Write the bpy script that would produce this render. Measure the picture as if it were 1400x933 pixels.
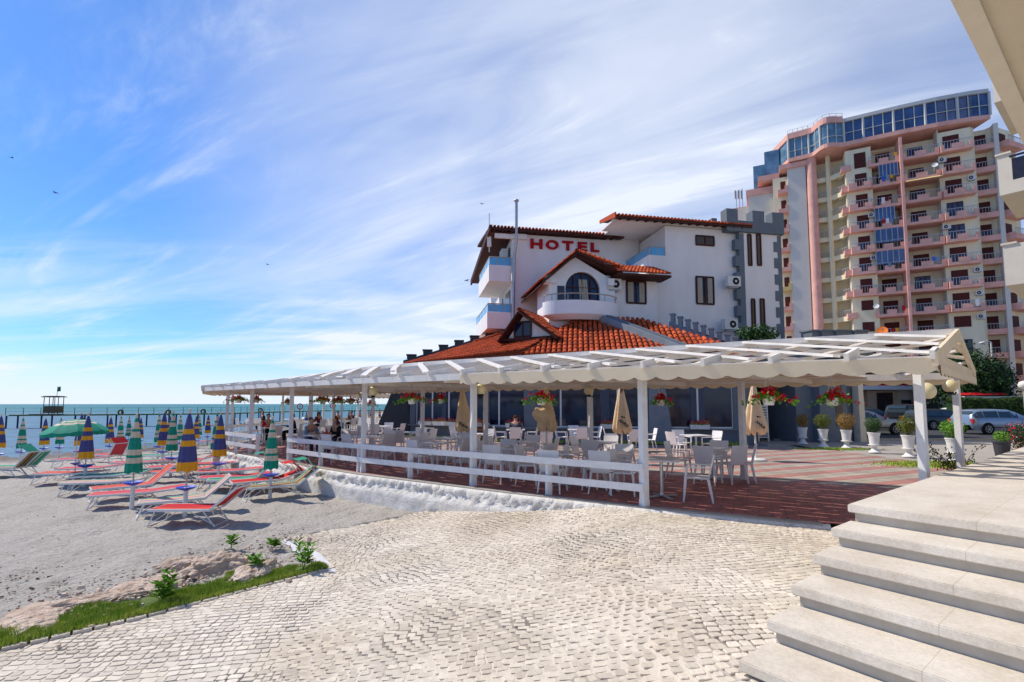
import bpy, bmesh, math, random
from mathutils import Vector, Matrix, noise
from math import sin, cos, pi, radians, hypot, atan2
random.seed(7)
R = random.Random(11)
sc = bpy.context.scene
for o in list(bpy.data.objects): bpy.data.objects.remove(o)
col = sc.collection
# ---------------- camera
CH = 1.8; PITCH = radians(4.2); FPX = 680.0; PY = 552.5-FPX*math.tan(PITCH)
cd = bpy.data.cameras.new("camera"); cam = bpy.data.objects.new("camera", cd); col.objects.link(cam)
cam.location = (0, 0, CH); cam.rotation_euler = (radians(90)+PITCH, 0, 0)
cd.sensor_width = 36; cd.lens = 36*FPX/1400; cd.shift_y = (PY-466.5)/1400; cd.clip_start = .05; cd.clip_end = 20000
sc.camera = cam
# ---------------- light
SUN_EL = radians(50); SUN_DIR = Vector((-.92, .39, 0)).normalized()
sun_az = atan2(SUN_DIR.x, SUN_DIR.y)           # clockwise from +Y
w = bpy.data.worlds.new("World"); sc.world = w; w.use_nodes = True
nt = w.node_tree; nt.nodes.clear()
def N(t, **k):
    n = nt.nodes.new(t)
    for a, b in k.items(): setattr(n, a, b)
    return n
def L(a, b): nt.links.new(a, b)
out = N('ShaderNodeOutputWorld'); bg = N('ShaderNodeBackground'); L(bg.outputs[0], out.inputs[0])
bg.inputs[1].default_value = 0.15
sky = N('ShaderNodeTexSky', sky_type='NISHITA'); sky.sun_disc = False
sky.sun_elevation = SUN_EL; sky.sun_rotation = sun_az
sky.air_density = 1.0; sky.dust_density = .3; sky.ozone_density = 3.0; sky.altitude = 0
tc = N('ShaderNodeTexCoord')
def mth(op, a, b=None, c=None, clamp=False):
    n = N('ShaderNodeMath', operation=op, use_clamp=clamp)
    for i, v in enumerate((a, b, c)):
        if v is None: continue
        if isinstance(v, (int, float)): n.inputs[i].default_value = v
        else: L(v, n.inputs[i])
    return n.outputs[0]
def mrange(v, a, b, c=0., d=1., t='SMOOTHSTEP'):
    n = N('ShaderNodeMapRange', interpolation_type=t); L(v, n.inputs[0])
    for i, q in enumerate((a, b, c, d)): n.inputs[1+i].default_value = q
    return n.outputs[0]
sep = N('ShaderNodeSeparateXYZ'); L(tc.outputs['Generated'], sep.inputs[0])
dx, dy, dz = sep.outputs
den = mth('ADD', mth('MAXIMUM', dz, 0.0), .16)
cmb = N('ShaderNodeCombineXYZ'); L(mth('DIVIDE', dx, den), cmb.inputs[0]); L(mth('DIVIDE', dy, den), cmb.inputs[1])
def skynoise(rot, scl, ns, det, rough, dist, off=(0, 0, 0)):
    mp = N('ShaderNodeMapping', vector_type='TEXTURE'); L(cmb.outputs[0], mp.inputs[0]); mp.inputs['Rotation'].default_value = (0, 0, radians(rot))
    mp.inputs['Scale'].default_value = scl; mp.inputs['Location'].default_value = off
    n = N('ShaderNodeTexNoise'); L(mp.outputs[0], n.inputs[0]); n.inputs['Scale'].default_value = ns
    n.inputs['Detail'].default_value = det; n.inputs['Roughness'].default_value = rough; n.inputs['Distortion'].default_value = dist
    return n.outputs[0]
def dirmask(x, y, a, b):
    bb = (PY-y)/FPX; v = Vector(((x-700)/FPX, cos(PITCH)-bb*sin(PITCH), sin(PITCH)+bb*cos(PITCH))).normalized()
    n = N('ShaderNodeVectorMath', operation='DOT_PRODUCT'); L(tc.outputs['Generated'], n.inputs[0]); n.inputs[1].default_value = v
    return mrange(n.outputs['Value'], cos(radians(a)), cos(radians(b)))
big = skynoise(-26, (2.2, 1, 1), 1.3, 4, .55, .6, (3.1, 1.7, 0))
wisp = skynoise(-27, (4.2, 1, 1), 2.4, 9, .62, .9, (.4, 5.2, 0))
fine = skynoise(-22, (3.2, 1, 1), 6.5, 8, .65, .8, (2.2, .3, 0))
flat = skynoise(8, (5, 1, 1), 1.9, 8, .6, .7, (1.2, 2.3, 0))
veil = mth('MAXIMUM', dirmask(790, 290, 44, 4), mth('MULTIPLY', dirmask(1150, 40, 42, 4), .62))
veil = mth('MULTIPLY', veil, mrange(mth('ADD', mth('MULTIPLY', big, .6), mth('MULTIPLY', wisp, .4)), .18, .62))
streak = mth('MULTIPLY', mrange(wisp, .47, .72), mrange(fine, .25, .7))
streak = mth('MULTIPLY', streak, mrange(big, .3, .62, .15, 1.0))
low = mth('MULTIPLY', mrange(dz, .34, .06), mrange(flat, .40, .66, .1, 1.0))
hor = mrange(dz, .11, .0, 0, .85)
fac = mth('ADD', mth('MULTIPLY', veil, .8), mth('MULTIPLY', streak, .68))
fac = mth('ADD', fac, mth('MULTIPLY', low, .6))
fac = mth('MINIMUM', mth('MAXIMUM', fac, hor), .95)
tint = N('ShaderNodeMix', data_type='RGBA', blend_type='MULTIPLY'); tint.inputs[0].default_value = 1
L(sky.outputs[0], tint.inputs[6]); tint.inputs[7].default_value = (.28, .47, .72, 1)
mx = N('ShaderNodeMix', data_type='RGBA'); L(fac, mx.inputs[0]); L(tint.outputs[2], mx.inputs[6])
mx.inputs[7].default_value = (4.0, 4.3, 4.85, 1)
L(mx.outputs[2], bg.inputs[0])
sl = bpy.data.lights.new("sun", 'SUN'); sl.energy = 3.05; sl.angle = radians(.5); sl.color = (1, .92, .80)
so = bpy.data.objects.new("sun", sl); col.objects.link(so)
sv = Vector((SUN_DIR.x*cos(SUN_EL), SUN_DIR.y*cos(SUN_EL), sin(SUN_EL)))
so.rotation_euler = (-sv).to_track_quat('-Z', 'Y').to_euler(); so.location = (-30, 20, 40)
sc.view_settings.view_transform = 'Standard'; sc.view_settings.look = 'None'
sc.view_settings.exposure = 0.58; sc.view_settings.gamma = 1; sc.view_settings.use_curve_mapping = False
sc.render.engine = 'CYCLES'

# ---------------- measuring: rays of the photographing camera met with real heights and walls
def ray(x, y):
    a = (x-700)/FPX; b = (PY-y)/FPX
    return a, cos(PITCH)-b*sin(PITCH), sin(PITCH)+b*cos(PITCH)
def G(x, y, z=0.):
    a, Y, Z = ray(x, y); t = (z-CH)/Z; return Vector((a*t, Y*t, z))
def D(x, y, d):
    a, Y, Z = ray(x, y); t = d/Y; return Vector((a*t, d, CH+Z*t))
# ---------------- materials
M = {}
def mat(name, c, rough=.7, var=0., vs=3., bump=0., bs=20., metal=0., spec=None, c2=None, island=0., trans=0., coat=0., alpha=1., det=4, bdist=.02, stretch=None):
    m = bpy.data.materials.new(name); m.use_nodes = True; t = m.node_tree; b = t.nodes['Principled BSDF']
    b.inputs['Roughness'].default_value = rough; b.inputs['Metallic'].default_value = metal
    b.inputs['Specular IOR Level'].default_value = spec if spec is not None else (.5 if rough < .45 else .18); b.inputs['Coat Weight'].default_value = coat
    b.inputs['Alpha'].default_value = alpha
    if trans: b.inputs['Transmission Weight'].default_value = trans
    tcn = t.nodes.new('ShaderNodeTexCoord'); vec = tcn.outputs['Object']
    if stretch:
        mp = t.nodes.new('ShaderNodeMapping'); mp.inputs['Scale'].default_value = stretch; t.links.new(vec, mp.inputs[0]); vec = mp.outputs[0]
    last = None
    if var or c2:
        n = t.nodes.new('ShaderNodeTexNoise'); n.inputs['Scale'].default_value = vs; n.inputs['Detail'].default_value = det
        n.inputs['Roughness'].default_value = .65
        t.links.new(vec, n.inputs[0])
        r = t.nodes.new('ShaderNodeMapRange'); t.links.new(n.outputs[0], r.inputs[0]); r.inputs[1].default_value = .3; r.inputs[2].default_value = .7
        x = t.nodes.new('ShaderNodeMix'); x.data_type = 'RGBA'; t.links.new(r.outputs[0], x.inputs[0])
        a2 = c2 if c2 else tuple(v*(1+var) for v in c)
        a1 = c if c2 else tuple(v*(1-var) for v in c)
        x.inputs[6].default_value = (*a1, 1); x.inputs[7].default_value = (*a2, 1); last = x.outputs[2]
    if island:
        g = t.nodes.new('ShaderNodeNewGeometry')
        r = t.nodes.new('ShaderNodeMapRange'); t.links.new(g.outputs['Random Per Island'], r.inputs[0]); r.inputs[3].default_value = 1-island; r.inputs[4].default_value = 1+island
        x = t.nodes.new('ShaderNodeVectorMath'); x.operation = 'SCALE'; t.links.new(r.outputs[0], x.inputs['Scale'])
        if last: t.links.new(last, x.inputs[0])
        else: x.inputs[0].default_value = c
        last = x.outputs[0]
    if last: t.links.new(last, b.inputs['Base Color'])
    else: b.inputs['Base Color'].default_value = (*c, 1)
    if bump:
        n = t.nodes.new('ShaderNodeTexNoise'); n.inputs['Scale'].default_value = bs; n.inputs['Detail'].default_value = 5
        t.links.new(vec, n.inputs[0])
        bp = t.nodes.new('ShaderNodeBump'); bp.inputs['Strength'].default_value = bump; bp.inputs['Distance'].default_value = bdist
        t.links.new(n.outputs[0], bp.inputs['Height']); t.links.new(bp.outputs[0], b.inputs['Normal'])
    M[name] = m; return m
mat('white_paint', (.78,.74,.68), .5, .07, 5, .15, 40)
mat('rail_paint', (.74,.73,.72), .5, .08, 5, .15, 40)
mat('cream_valance', (.74,.62,.44), .7, .06, 2, .1, 30)
mat('plank', (.58,.48,.36), .75, .12, 3, .2, 30)
mat('chair_plastic', (.82,.78,.75), .5, .03, 8)
mat('table_plastic', (.74,.7,.66), .4, .03, 8)
mat('steel', (.55,.55,.55), .35, metal=.9)
mat('frame_white', (.7,.7,.68), .45, .05, 8)
mat('red_cloth', (.52,.012,.02), .75, .12, 14)
mat('pink_cloth', (.56,.06,.08), .8, .12, 14)
mat('orange_cloth', (.8,.2,.03), .75, .1, 14)
mat('dark_red_cloth', (.25,.01,.03), .8, .1, 14)
mat('green_cloth', (.012,.26,.17), .75, .12, 14)
mat('cream_cloth', (.62,.52,.38), .8, .1, 14)
mat('purple_cloth', (.07,.08,.22), .8, .15, 10)
mat('yellow_cloth', (.72,.34,.02), .8, .1, 10)
mat('blue_cloth', (.05,.12,.45), .75, .1, 14)
mat('blue_plastic', (.03,.06,.5), .4)
mat('brolly_cream', (.78,.56,.33), .8, .12, 5, .3, 14)
mat('ink', (.02,.02,.04), .7)
mat('concrete', (.36,.33,.29), .9, .15, 2, .3, 30)
mat('asphalt', (.055,.055,.06), .9, .15, 2, .3, 60)
mat('grey_wall', (.15,.175,.2), .85, .08, 1.2, .2, 30)
mat('grey_light', (.22,.25,.28), .85, .12, 2, .3, 25)
mat('grey_dark', (.055,.065,.075), .85, .1, 2, .2, 30)
mat('door_dark', (.02,.022,.02), .6, .1, 3)
mat('hotel_wall', (.80,.75,.72), .9, .07, .9, .25, 40, det=9, stretch=(1,1,.35))
mat('hotel_white', (.82,.80,.78), .85, .05, 1, .2, 40)
mat('brown_wood', (.07,.022,.016), .7, .2, 6)
mat('tile', (.56,.085,.02), .8, c2=(.36,.075,.03), vs=1.1, island=.34, det=9)
mat('tile_dark', (.2,.05,.025), .85, .35, 4, island=.3)
mat('sign_red', (.42,.0,.006), .5)
mat('window_glass', (.008,.018,.05), .08, .5, .9, spec=.45)
mat('window_dark', (.03,.025,.03), .15, .4, 2)
mat('blue_glass', (.10,.38,.62), .12, .1, 1, spec=.8)
mat('curtain', (.42,.36,.28), .9, .1, 6)
mat('metal_pipe', (.42,.42,.43), .4, .1, 5, metal=.6)
mat('ac_white', (.68,.66,.62), .5, .04, 4)
mat('black', (.012,.012,.014), .5)
mat('apt_cream', (.82,.72,.50), .9, .11, .5, .2, 20, det=8, stretch=(1,1,.3))
mat('apt_yellow', (.80,.70,.46), .9, .06, .5)
mat('apt_pink', (.74,.39,.31), .85, .16, .9, det=8)
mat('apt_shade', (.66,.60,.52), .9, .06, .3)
mat('apt_beige', (.55,.50,.42), .9, .06, .4)
mat('apt_roofmetal', (.55,.54,.5), .6, .05, 1)
mat('apt_glass', (.05,.09,.2), .08, .5, .6, spec=.8)
mat('apt_glass2', (.12,.22,.3), .08, .5, .5, spec=.8)
mat('shutter', (.09,.022,.018), .7, .2, 8)
mat('apt_window', (.03,.05,.1), .15, .6, 1.5)
mat('rail_grey', (.4,.4,.42), .5)
mat('travertine', (.60,.55,.48), .5, c2=(.76,.72,.66), vs=2.2, bump=.15, bs=60, bdist=.004, det=9)
mat('stucco', (.62,.54,.40), .9, .05, 1.5, .3, 50)
mat('stucco_pale', (.68,.61,.49), .9, .05, 1.5, .3, 50)
mat('whitewash', (.80,.775,.73), .9, c2=(.60,.565,.50), vs=4, bump=.5, bs=30, bdist=.05, det=8)
mat('whiteblock', (.62,.61,.62), .85, .1, 3, .4, 20)
mat('red_deck', (.1,.018,.016), .55, .25, 3, .2, 30)
mat('rock', (.40,.28,.2), .95, c2=(.64,.53,.44), vs=3.5, bump=1., bs=9, bdist=.12, det=9)
mat('leaf', (.14,.31,.03), .6, .35, 3, island=.45)
mat('leaf_dark', (.022,.055,.014), .6, .4, 1.2, island=.5)
mat('leaf_hedge', (.06,.1,.02), .6, .4, 1.2, island=.5)
mat('leaf_brown', (.32,.19,.05), .8, .3, 6, island=.4)
mat('leaf_olive', (.13,.15,.02), .7, .35, 6, island=.4)
mat('leaf_mid', (.045,.1,.025), .6, .35, 6, island=.4)
mat('grass', (.20,.34,.025), .7, c2=(.46,.50,.10), vs=5, island=.5)
mat('petal_red', (.62,.004,.03), .6, .2, 8, island=.35)
mat('petal_pink', (.6,.05,.12), .6, .2, 8, island=.3)
mat('petal_white', (.8,.7,.7), .6, .1, 8)
mat('bark', (.1,.07,.045), .9, .3, 5, .6, 12)
mat('pot_white', (.78,.75,.7), .5, .05, 5)
mat('pot_grey', (.06,.06,.07), .6)
mat('lamp_cream', (.72,.62,.36), .35, .05, 6)
mat('wood_old', (.14,.10,.06), .85, .3, 3)
mat('pier_green', (.11,.14,.06), .85, .2, 2)
mat('pier_blue', (.03,.05,.12), .7)
mat('ring_red', (.6,.05,.04), .6)
mat('flag_green', (.02,.2,.07), .7)
mat('car_silver', (.22,.3,.4), .25, metal=.35, coat=.6)
mat('car_black', (.008,.01,.014), .35, coat=.15)
mat('car_grey', (.32,.31,.29), .3, metal=.3, coat=.5)
mat('car_white', (.7,.7,.7), .3, coat=.5)
mat('car_green', (.01,.02,.018), .35, coat=.15)
mat('car_glass', (.025,.045,.055), .05, spec=.9)
mat('tyre', (.015,.015,.016), .8)
mat('rim', (.5,.5,.5), .35, metal=.7)
mat('tail_red', (.5,.01,.01), .3)
mat('headlight', (.7,.72,.75), .15)
mat('skin', (.5,.27,.18), .6)
mat('hair_dark', (.02,.013,.01), .7); mat('hair_auburn', (.11,.03,.015), .65)
mat('cl_blue', (.17,.25,.36), .85, .1, 20); mat('cl_black', (.015,.014,.016), .85); mat('cl_red', (.45,.02,.03), .85)
mat('cl_navy', (.02,.03,.07), .85); mat('cl_jeans', (.04,.06,.12), .9); mat('cl_maroon', (.16,.02,.03), .85); mat('cl_grey', (.05,.055,.07), .85, .8, 30)
mat('brick_orange', (.42,.13,.03), .8, .2, 6)
mat('shop_wall', (.5,.46,.42), .9, .08, 1); mat('shop_beige', (.42,.31,.22), .9, .08, 1); mat('shop_white', (.62,.63,.68), .8, .05, 1)
mat('yellow_sign', (.7,.6,.05), .6)
mat('steel_lamp', (.5,.5,.5), .4, metal=.5)
# ---------------- mesh building
class MB:
    def __init__(s): s.v = []; s.f = []; s.m = []
    def face(s, pts, mi=0):
        b = len(s.v); s.v += [tuple(p) for p in pts]; s.f.append(tuple(range(b, b+len(pts)))); s.m.append(mi)
    def grid(s, rows, mi=0, closed=False):
        b = len(s.v); n = len(rows[0])
        for r in rows: s.v += [tuple(p) for p in r]
        for i in range(len(rows)-1):
            for j in range(n if closed else n-1):
                k = (j+1) % n
                s.f.append((b+i*n+j, b+i*n+k, b+(i+1)*n+k, b+(i+1)*n+j)); s.m.append(mi[i] if isinstance(mi, (list, tuple)) else mi)
    def box(s, c, size, rz=0., mi=0, top=1., tilt=None):
        hx, hy, hz = size[0]/2, size[1]/2, size[2]/2; b = len(s.v); q = Matrix.Rotation(rz, 3, 'Z')
        if tilt: q = q @ tilt
        for z, k in ((-hz, 1), (hz, top)):
            for x, y in ((-hx,-hy),(hx,-hy),(hx,hy),(-hx,hy)):
                s.v.append(tuple(q @ Vector((x*k, y*k, z)) + Vector(c)))
        for f in ((3,2,1,0),(4,5,6,7),(0,1,5,4),(1,2,6,5),(2,3,7,6),(3,0,4,7)): s.f.append(tuple(b+i for i in f)); s.m.append(mi)
    def bar(s, p, q, wd, ht=None, mi=0, up=(0,0,1)):
        p = Vector(p); q = Vector(q); ht = ht or wd; d = (q-p).normalized(); up = Vector(up)
        if abs(d.dot(up)) > .98: up = Vector((0, 1, 0))
        sd = d.cross(up).normalized(); u = sd.cross(d); b = len(s.v)
        for e in (p, q):
            for x, z in ((-1,-1),(1,-1),(1,1),(-1,1)): s.v.append(tuple(e + sd*x*wd/2 + u*z*ht/2))
        for f in ((3,2,1,0),(4,5,6,7),(0,1,5,4),(1,2,6,5),(2,3,7,6),(3,0,4,7)): s.f.append(tuple(b+i for i in f)); s.m.append(mi)
    def tube(s, pts, r, n=8, mi=0, cap=True):
        pts = [Vector(p) for p in pts]; rr = r if isinstance(r, (list, tuple)) else [r]*len(pts); rows = []
        for i, p in enumerate(pts):
            d = (pts[min(i+1, len(pts)-1)]-pts[max(i-1, 0)])
            d = d.normalized() if d.length > 1e-6 else Vector((0,0,1))
            up = Vector((0,0,1)) if abs(d.z) < .9 else Vector((0,1,0)); sd = d.cross(up).normalized(); u = sd.cross(d)
            rows.append([p+(sd*cos(2*pi*k/n)+u*sin(2*pi*k/n))*rr[i] for k in range(n)])
        s.grid(rows, mi, True)
        if cap: s.face(rows[0][::-1], mi); s.face(rows[-1], mi)
    def lathe(s, c, prof, n=20, mi=0):
        c = Vector(c); s.grid([[c+Vector((r*cos(2*pi*k/n), r*sin(2*pi*k/n), z)) for k in range(n)] for r, z in prof], mi, True)
    def prism(s, poly, vec, mi=0):
        vec = Vector(vec); a = [Vector(p) for p in poly]; b = [p+vec for p in a]; n = len(a)
        s.face(a[::-1], mi); s.face(b, mi)
        for i in range(n): s.face([a[i], a[(i+1) % n], b[(i+1) % n], b[i]], mi)
    def build(s, name, mats, parent=None, loc=None, smooth=False):
        me = bpy.data.meshes.new(name); me.from_pydata(s.v, [], s.f)
        if isinstance(mats, str): mats = [mats]
        for q in mats: me.materials.append(M[q])
        if len(mats) > 1: me.polygons.foreach_set('material_index', s.m)
        if smooth: me.polygons.foreach_set('use_smooth', [True]*len(me.polygons))
        me.update()
        o = bpy.data.objects.new(name, me); col.objects.link(o)
        if parent: o.parent = parent
        if loc is not None: o.location = loc
        return o
def tag(o, label=None, cat=None, group=None, kind=None):
    if label: o['label'] = label
    if cat: o['category'] = cat
    if group: o['group'] = group
    if kind: o['kind'] = kind
    return o
def thing(name, label, cat, loc=(0,0,0), rz=0., group=None):
    o = bpy.data.objects.new(name, None); col.objects.link(o); o.location = loc; o.rotation_euler = (0, 0, rz); o.empty_display_size = .2
    return tag(o, label, cat, group)
def kids(o): return [c for c in bpy.data.objects if c.parent == o]
TREE = {}
def copy_tree(o, parent=None):
    c = o.copy(); col.objects.link(c); c.parent = parent
    if o.name not in TREE: TREE[o.name] = kids(o)
    for ch in TREE[o.name]: copy_tree(ch, c)
    return c
def struct(o): o['kind'] = 'structure'; return o
def fbm(x, y, s=1., o=4, z=0.):
    return noise.fractal(Vector((x*s, y*s, z)), 1.0, 2.0, o)
def lerp(a, b, t): return a+(b-a)*t
def smooth01(t): t = max(0, min(1, t)); return t*t*(3-2*t)
def text_mesh(txt, size, depth, bold=0., align='CENTER'):
    cu = bpy.data.curves.new('t', 'FONT'); cu.body = txt; cu.size = size; cu.extrude = depth; cu.offset = bold; cu.align_x = align; cu.resolution_u = 4
    o = bpy.data.objects.new('t', cu); col.objects.link(o); bpy.context.view_layer.update()
    me = bpy.data.meshes.new_from_object(o.evaluated_get(bpy.context.evaluated_depsgraph_get()))
    bpy.data.objects.remove(o); return me
# ---------------- the land
SHORE = [(-150,-60),(-75,-10),(-45,14),(-30,29.7),(-26.5,35),(-25.5,42),(-27,58),(-34,85),(-48,150),(-90,400)]
def shore_d(x, y):     # signed distance, positive on land
    best = 1e9; sg = 1
    for (x0,y0),(x1,y1) in zip(SHORE, SHORE[1:]):
        ex, ey = x1-x0, y1-y0; t = max(0, min(1, ((x-x0)*ex+(y-y0)*ey)/(ex*ex+ey*ey)))
        px, py = x0+ex*t, y0+ey*t; d = hypot(x-px, y-py)
        if d < best: best = d; sg = -1 if (ex*(y-py)-ey*(x-px)) > 0 else 1
    return best*sg
SEA = -1.15
def sand_z(x, y):
    s = shore_d(x, y)
    if s < 0: return SEA-.02+s*.12
    return SEA-.02 + (SEA*-1-.62)*smooth01(s/22) + .0
def sand_hit(px, py, dz=0.):
    z = -.7
    for _ in range(12): p = G(px, py, z+dz); z = sand_z(p.x, p.y)
    return Vector((p.x, p.y, z))
def cob_z(x, y):
    t = max(0, 2-x); return -.05-.135*t*smooth01(t/1.2) if t < 4.3 else -.05-.135*4.3
# ================= SETTING: ground, sand, sea, cobbles, deck
mb = MB(); mb.face([(-6000,-3000,SEA),(3000,-3000,SEA),(3000,9000,SEA),(-6000,9000,SEA)])
sea = struct(mb.build('sea', 'whiteblock'))
def special(name, build):
    m = bpy.data.materials.new(name); m.use_nodes = True; t = m.node_tree; b = t.nodes['Principled BSDF']
    def n(tp, **k):
        q = t.nodes.new(tp)
        for a, v in k.items():
            if a in q.inputs: q.inputs[a].default_value = v
            else: setattr(q, a, v)
        return q
    build(t, b, n, t.links.new); M[name] = m; return m
def _sea(t, b, n, l):
    tcn = n('ShaderNodeTexCoord'); mp = n('ShaderNodeMapping'); mp.inputs['Scale'].default_value = (.35, 1, 1); l(tcn.outputs['Object'], mp.inputs[0])
    a = n('ShaderNodeTexNoise', Scale=1.3, Detail=6.); l(mp.outputs[0], a.inputs[0])
    c = n('ShaderNodeTexNoise', Scale=.05, Detail=3.); l(mp.outputs[0], c.inputs[0])
    g = n('ShaderNodeNewGeometry'); s = n('ShaderNodeSeparateXYZ'); l(g.outputs['Position'], s.inputs[0])
    r = n('ShaderNodeMapRange'); l(s.outputs[1], r.inputs[0]); r.inputs[1].default_value = 60; r.inputs[2].default_value = 260
    ad = n('ShaderNodeMath', operation='ADD'); l(r.outputs[0], ad.inputs[0]); mm = n('ShaderNodeMath', operation='MULTIPLY_ADD'); l(c.outputs[0], mm.inputs[0]); mm.inputs[1].default_value = .9; mm.inputs[2].default_value = -.45
    l(mm.outputs[0], ad.inputs[1]); ad.use_clamp = True
    x = n('ShaderNodeMix', data_type='RGBA'); l(ad.outputs[0], x.inputs[0]); x.inputs[6].default_value = (.10,.195,.285,1); x.inputs[7].default_value = (.05,.205,.24,1)
    w = n('ShaderNodeMapRange'); l(a.outputs[0], w.inputs[0]); w.inputs[1].default_value = .35; w.inputs[2].default_value = .7; w.inputs[3].default_value = .75; w.inputs[4].default_value = 1.25
    v = n('ShaderNodeVectorMath', operation='SCALE'); l(x.outputs[2], v.inputs[0]); l(w.outputs[0], v.inputs['Scale'])
    l(v.outputs[0], b.inputs['Base Color']); b.inputs['Roughness'].default_value = .6; b.inputs['Specular IOR Level'].default_value = .1
    bp = n('ShaderNodeBump', Strength=.6, Distance=.25); l(a.outputs[0], bp.inputs['Height']); l(bp.outputs[0], b.inputs['Normal'])
special('sea', _sea); sea.data.materials.clear(); sea.data.materials.append(M['sea'])
def _sand(t, b, n, l):
    tcn = n('ShaderNodeTexCoord')
    a = n('ShaderNodeTexNoise', Scale=1.1, Detail=9., Roughness=.7); l(tcn.outputs['Object'], a.inputs[0])
    f = n('ShaderNodeTexNoise', Scale=26., Detail=8., Roughness=.8); l(tcn.outputs['Object'], f.inputs[0])
    p = n('ShaderNodeTexVoronoi', Scale=11.); l(tcn.outputs['Object'], p.inputs[0])
    x = n('ShaderNodeMix', data_type='RGBA'); l(a.outputs[0], x.inputs[0]); x.inputs[6].default_value = (.37,.34,.30,1); x.inputs[7].default_value = (.56,.52,.465,1)
    r = n('ShaderNodeMapRange'); l(f.outputs[0], r.inputs[0]); r.inputs[1].default_value = .25; r.inputs[2].default_value = .75; r.inputs[3].default_value = .55; r.inputs[4].default_value = 1.32
    v = n('ShaderNodeVectorMath', operation='SCALE'); l(x.outputs[2], v.inputs[0]); l(r.outputs[0], v.inputs['Scale'])
    # seaweed and pebbles: dark specks where a broad noise allows
    sp = n('ShaderNodeTexVoronoi', Scale=5.); l(tcn.outputs['Object'], sp.inputs[0])
    s1 = n('ShaderNodeMapRange'); l(sp.outputs['Distance'], s1.inputs[0]); s1.inputs[1].default_value = .10; s1.inputs[2].default_value = .2; s1.inputs[3].default_value = 1; s1.inputs[4].default_value = 0
    s2 = n('ShaderNodeTexNoise', Scale=.8, Detail=3.); l(tcn.outputs['Object'], s2.inputs[0])
    s3 = n('ShaderNodeMapRange'); l(s2.outputs[0], s3.inputs[0]); s3.inputs[1].default_value = .5; s3.inputs[2].default_value = .62
    ml = n('ShaderNodeMath', operation='MULTIPLY'); l(s1.outputs[0], ml.inputs[0]); l(s3.outputs[0], ml.inputs[1])
    # damp strip by the water
    g = n('ShaderNodeNewGeometry'); s = n('ShaderNodeSeparateXYZ'); l(g.outputs['Position'], s.inputs[0])
    wr = n('ShaderNodeMapRange'); l(s.outputs[2], wr.inputs[0]); wr.inputs[1].default_value = SEA+.2; wr.inputs[2].default_value = SEA+.05; wr.inputs[3].default_value = 0; wr.inputs[4].default_value = .8
    y = n('ShaderNodeMix', data_type='RGBA'); l(ml.outputs[0], y.inputs[0]); l(v.outputs[0], y.inputs[6]); y.inputs[7].default_value = (.3,.25,.2,1)
    z = n('ShaderNodeMix', data_type='RGBA'); l(wr.outputs[0], z.inputs[0]); l(y.outputs[2], z.inputs[6]); z.inputs[7].default_value = (.13,.10,.08,1)
    l(z.outputs[2], b.inputs['Base Color']); b.inputs['Roughness'].default_value = .95; b.inputs['Specular IOR Level'].default_value = .15
    bp = n('ShaderNodeBump', Strength=.9, Distance=.03); l(f.outputs[0], bp.inputs['Height'])
    bq = n('ShaderNodeBump', Strength=.5, Distance=.04); l(p.outputs[0], bq.inputs['Height']); l(bp.outputs[0], bq.inputs['Normal']); l(bq.outputs[0], b.inputs['Normal'])
special('sand', _sand)
CPOLY = None
GE = [G(0,886,-.62), G(200,838,-.6), G(330,803,-.58), G(448,771,-.56)]
GE = [Vector((p.x, p.y, 0)) for p in GE]
S1 = G(385,735,-.58); S2 = G(570,701,-.6)
WB = [(-1.9,11.0)]
dirg = (GE[0]-GE[-1]).normalized()
poly = [GE[0]+dirg*9, *GE, Vector((G(408,742,-.6).x, G(408,742,-.6).y,0)), Vector((S1.x,S1.y,0)), Vector((S2.x,S2.y,0)), Vector((-1.75,11.15,0)), Vector((2.0,8.98,0)), Vector((4.66,7.6,0)), Vector((6,6.9,0)), Vector((9,-6,0)), Vector((-12,-6,0))]
CP = [(p.x, p.y) for p in poly]
def inside(x, y, P):
    c = False; j = len(P)-1
    for i in range(len(P)):
        if (P[i][1] > y) != (P[j][1] > y) and x < (P[j][0]-P[i][0])*(y-P[i][1])/(P[j][1]-P[i][1])+P[i][0]: c = not c
        j = i
    return c
rows = []; NA = 380
r = .8
while r < 420:
    row = []
    for j in range(NA+1):
        a = radians(-125+j*150/NA); x = r*sin(a); y = r*cos(a)
        z = sand_z(x, y)
        k = 1 if r < 60 else 0
        if k:
            z += .030*fbm(x, y, .9, 3)+.045*fbm(x, y, 3.1, 4, 4.)
            dd = noise.voronoi(Vector((x*1.9, y*1.9, 0)))[0][0]
            z -= .08*max(0, .42-dd)/.42*(.5+.5*noise.noise(Vector((x*.5, y*.5, 9))))
        if r < 16 and inside(x, y, CP): z -= .3
        row.append((x, y, z))
    rows.append(row); r *= 1.0125 if r < 30 else 1.04
mb = MB(); mb.grid(rows); beach = struct(mb.build('sandy_beach', 'sand', smooth=True))
# ------- solid ground to the horizon on the land side (below everything)
mb = MB(); mb.face([(x, y, -.1) for x, y, z in [(-3.2,20,-.06),(-6,40,-.06),(-14,70,-.06),(-30,140,-.06),(-60,400,-.06),(-60,6000,-.06),(6000,6000,-.06),(6000,-400,-.06),(2.6,-400,-.06),(2.6,9.0,-.06)]])
land = struct(mb.build('ground', 'concrete'))
FRONT = [(9.3,5.9),(6.15,7.3),(4.66,7.62),(2.33,8.85),(-.1,10.35),(-.9,10.9),(-3.94,13.0),(-7.0,15.6),(-9.4,17.9),(-11.6,19.9)]
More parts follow.
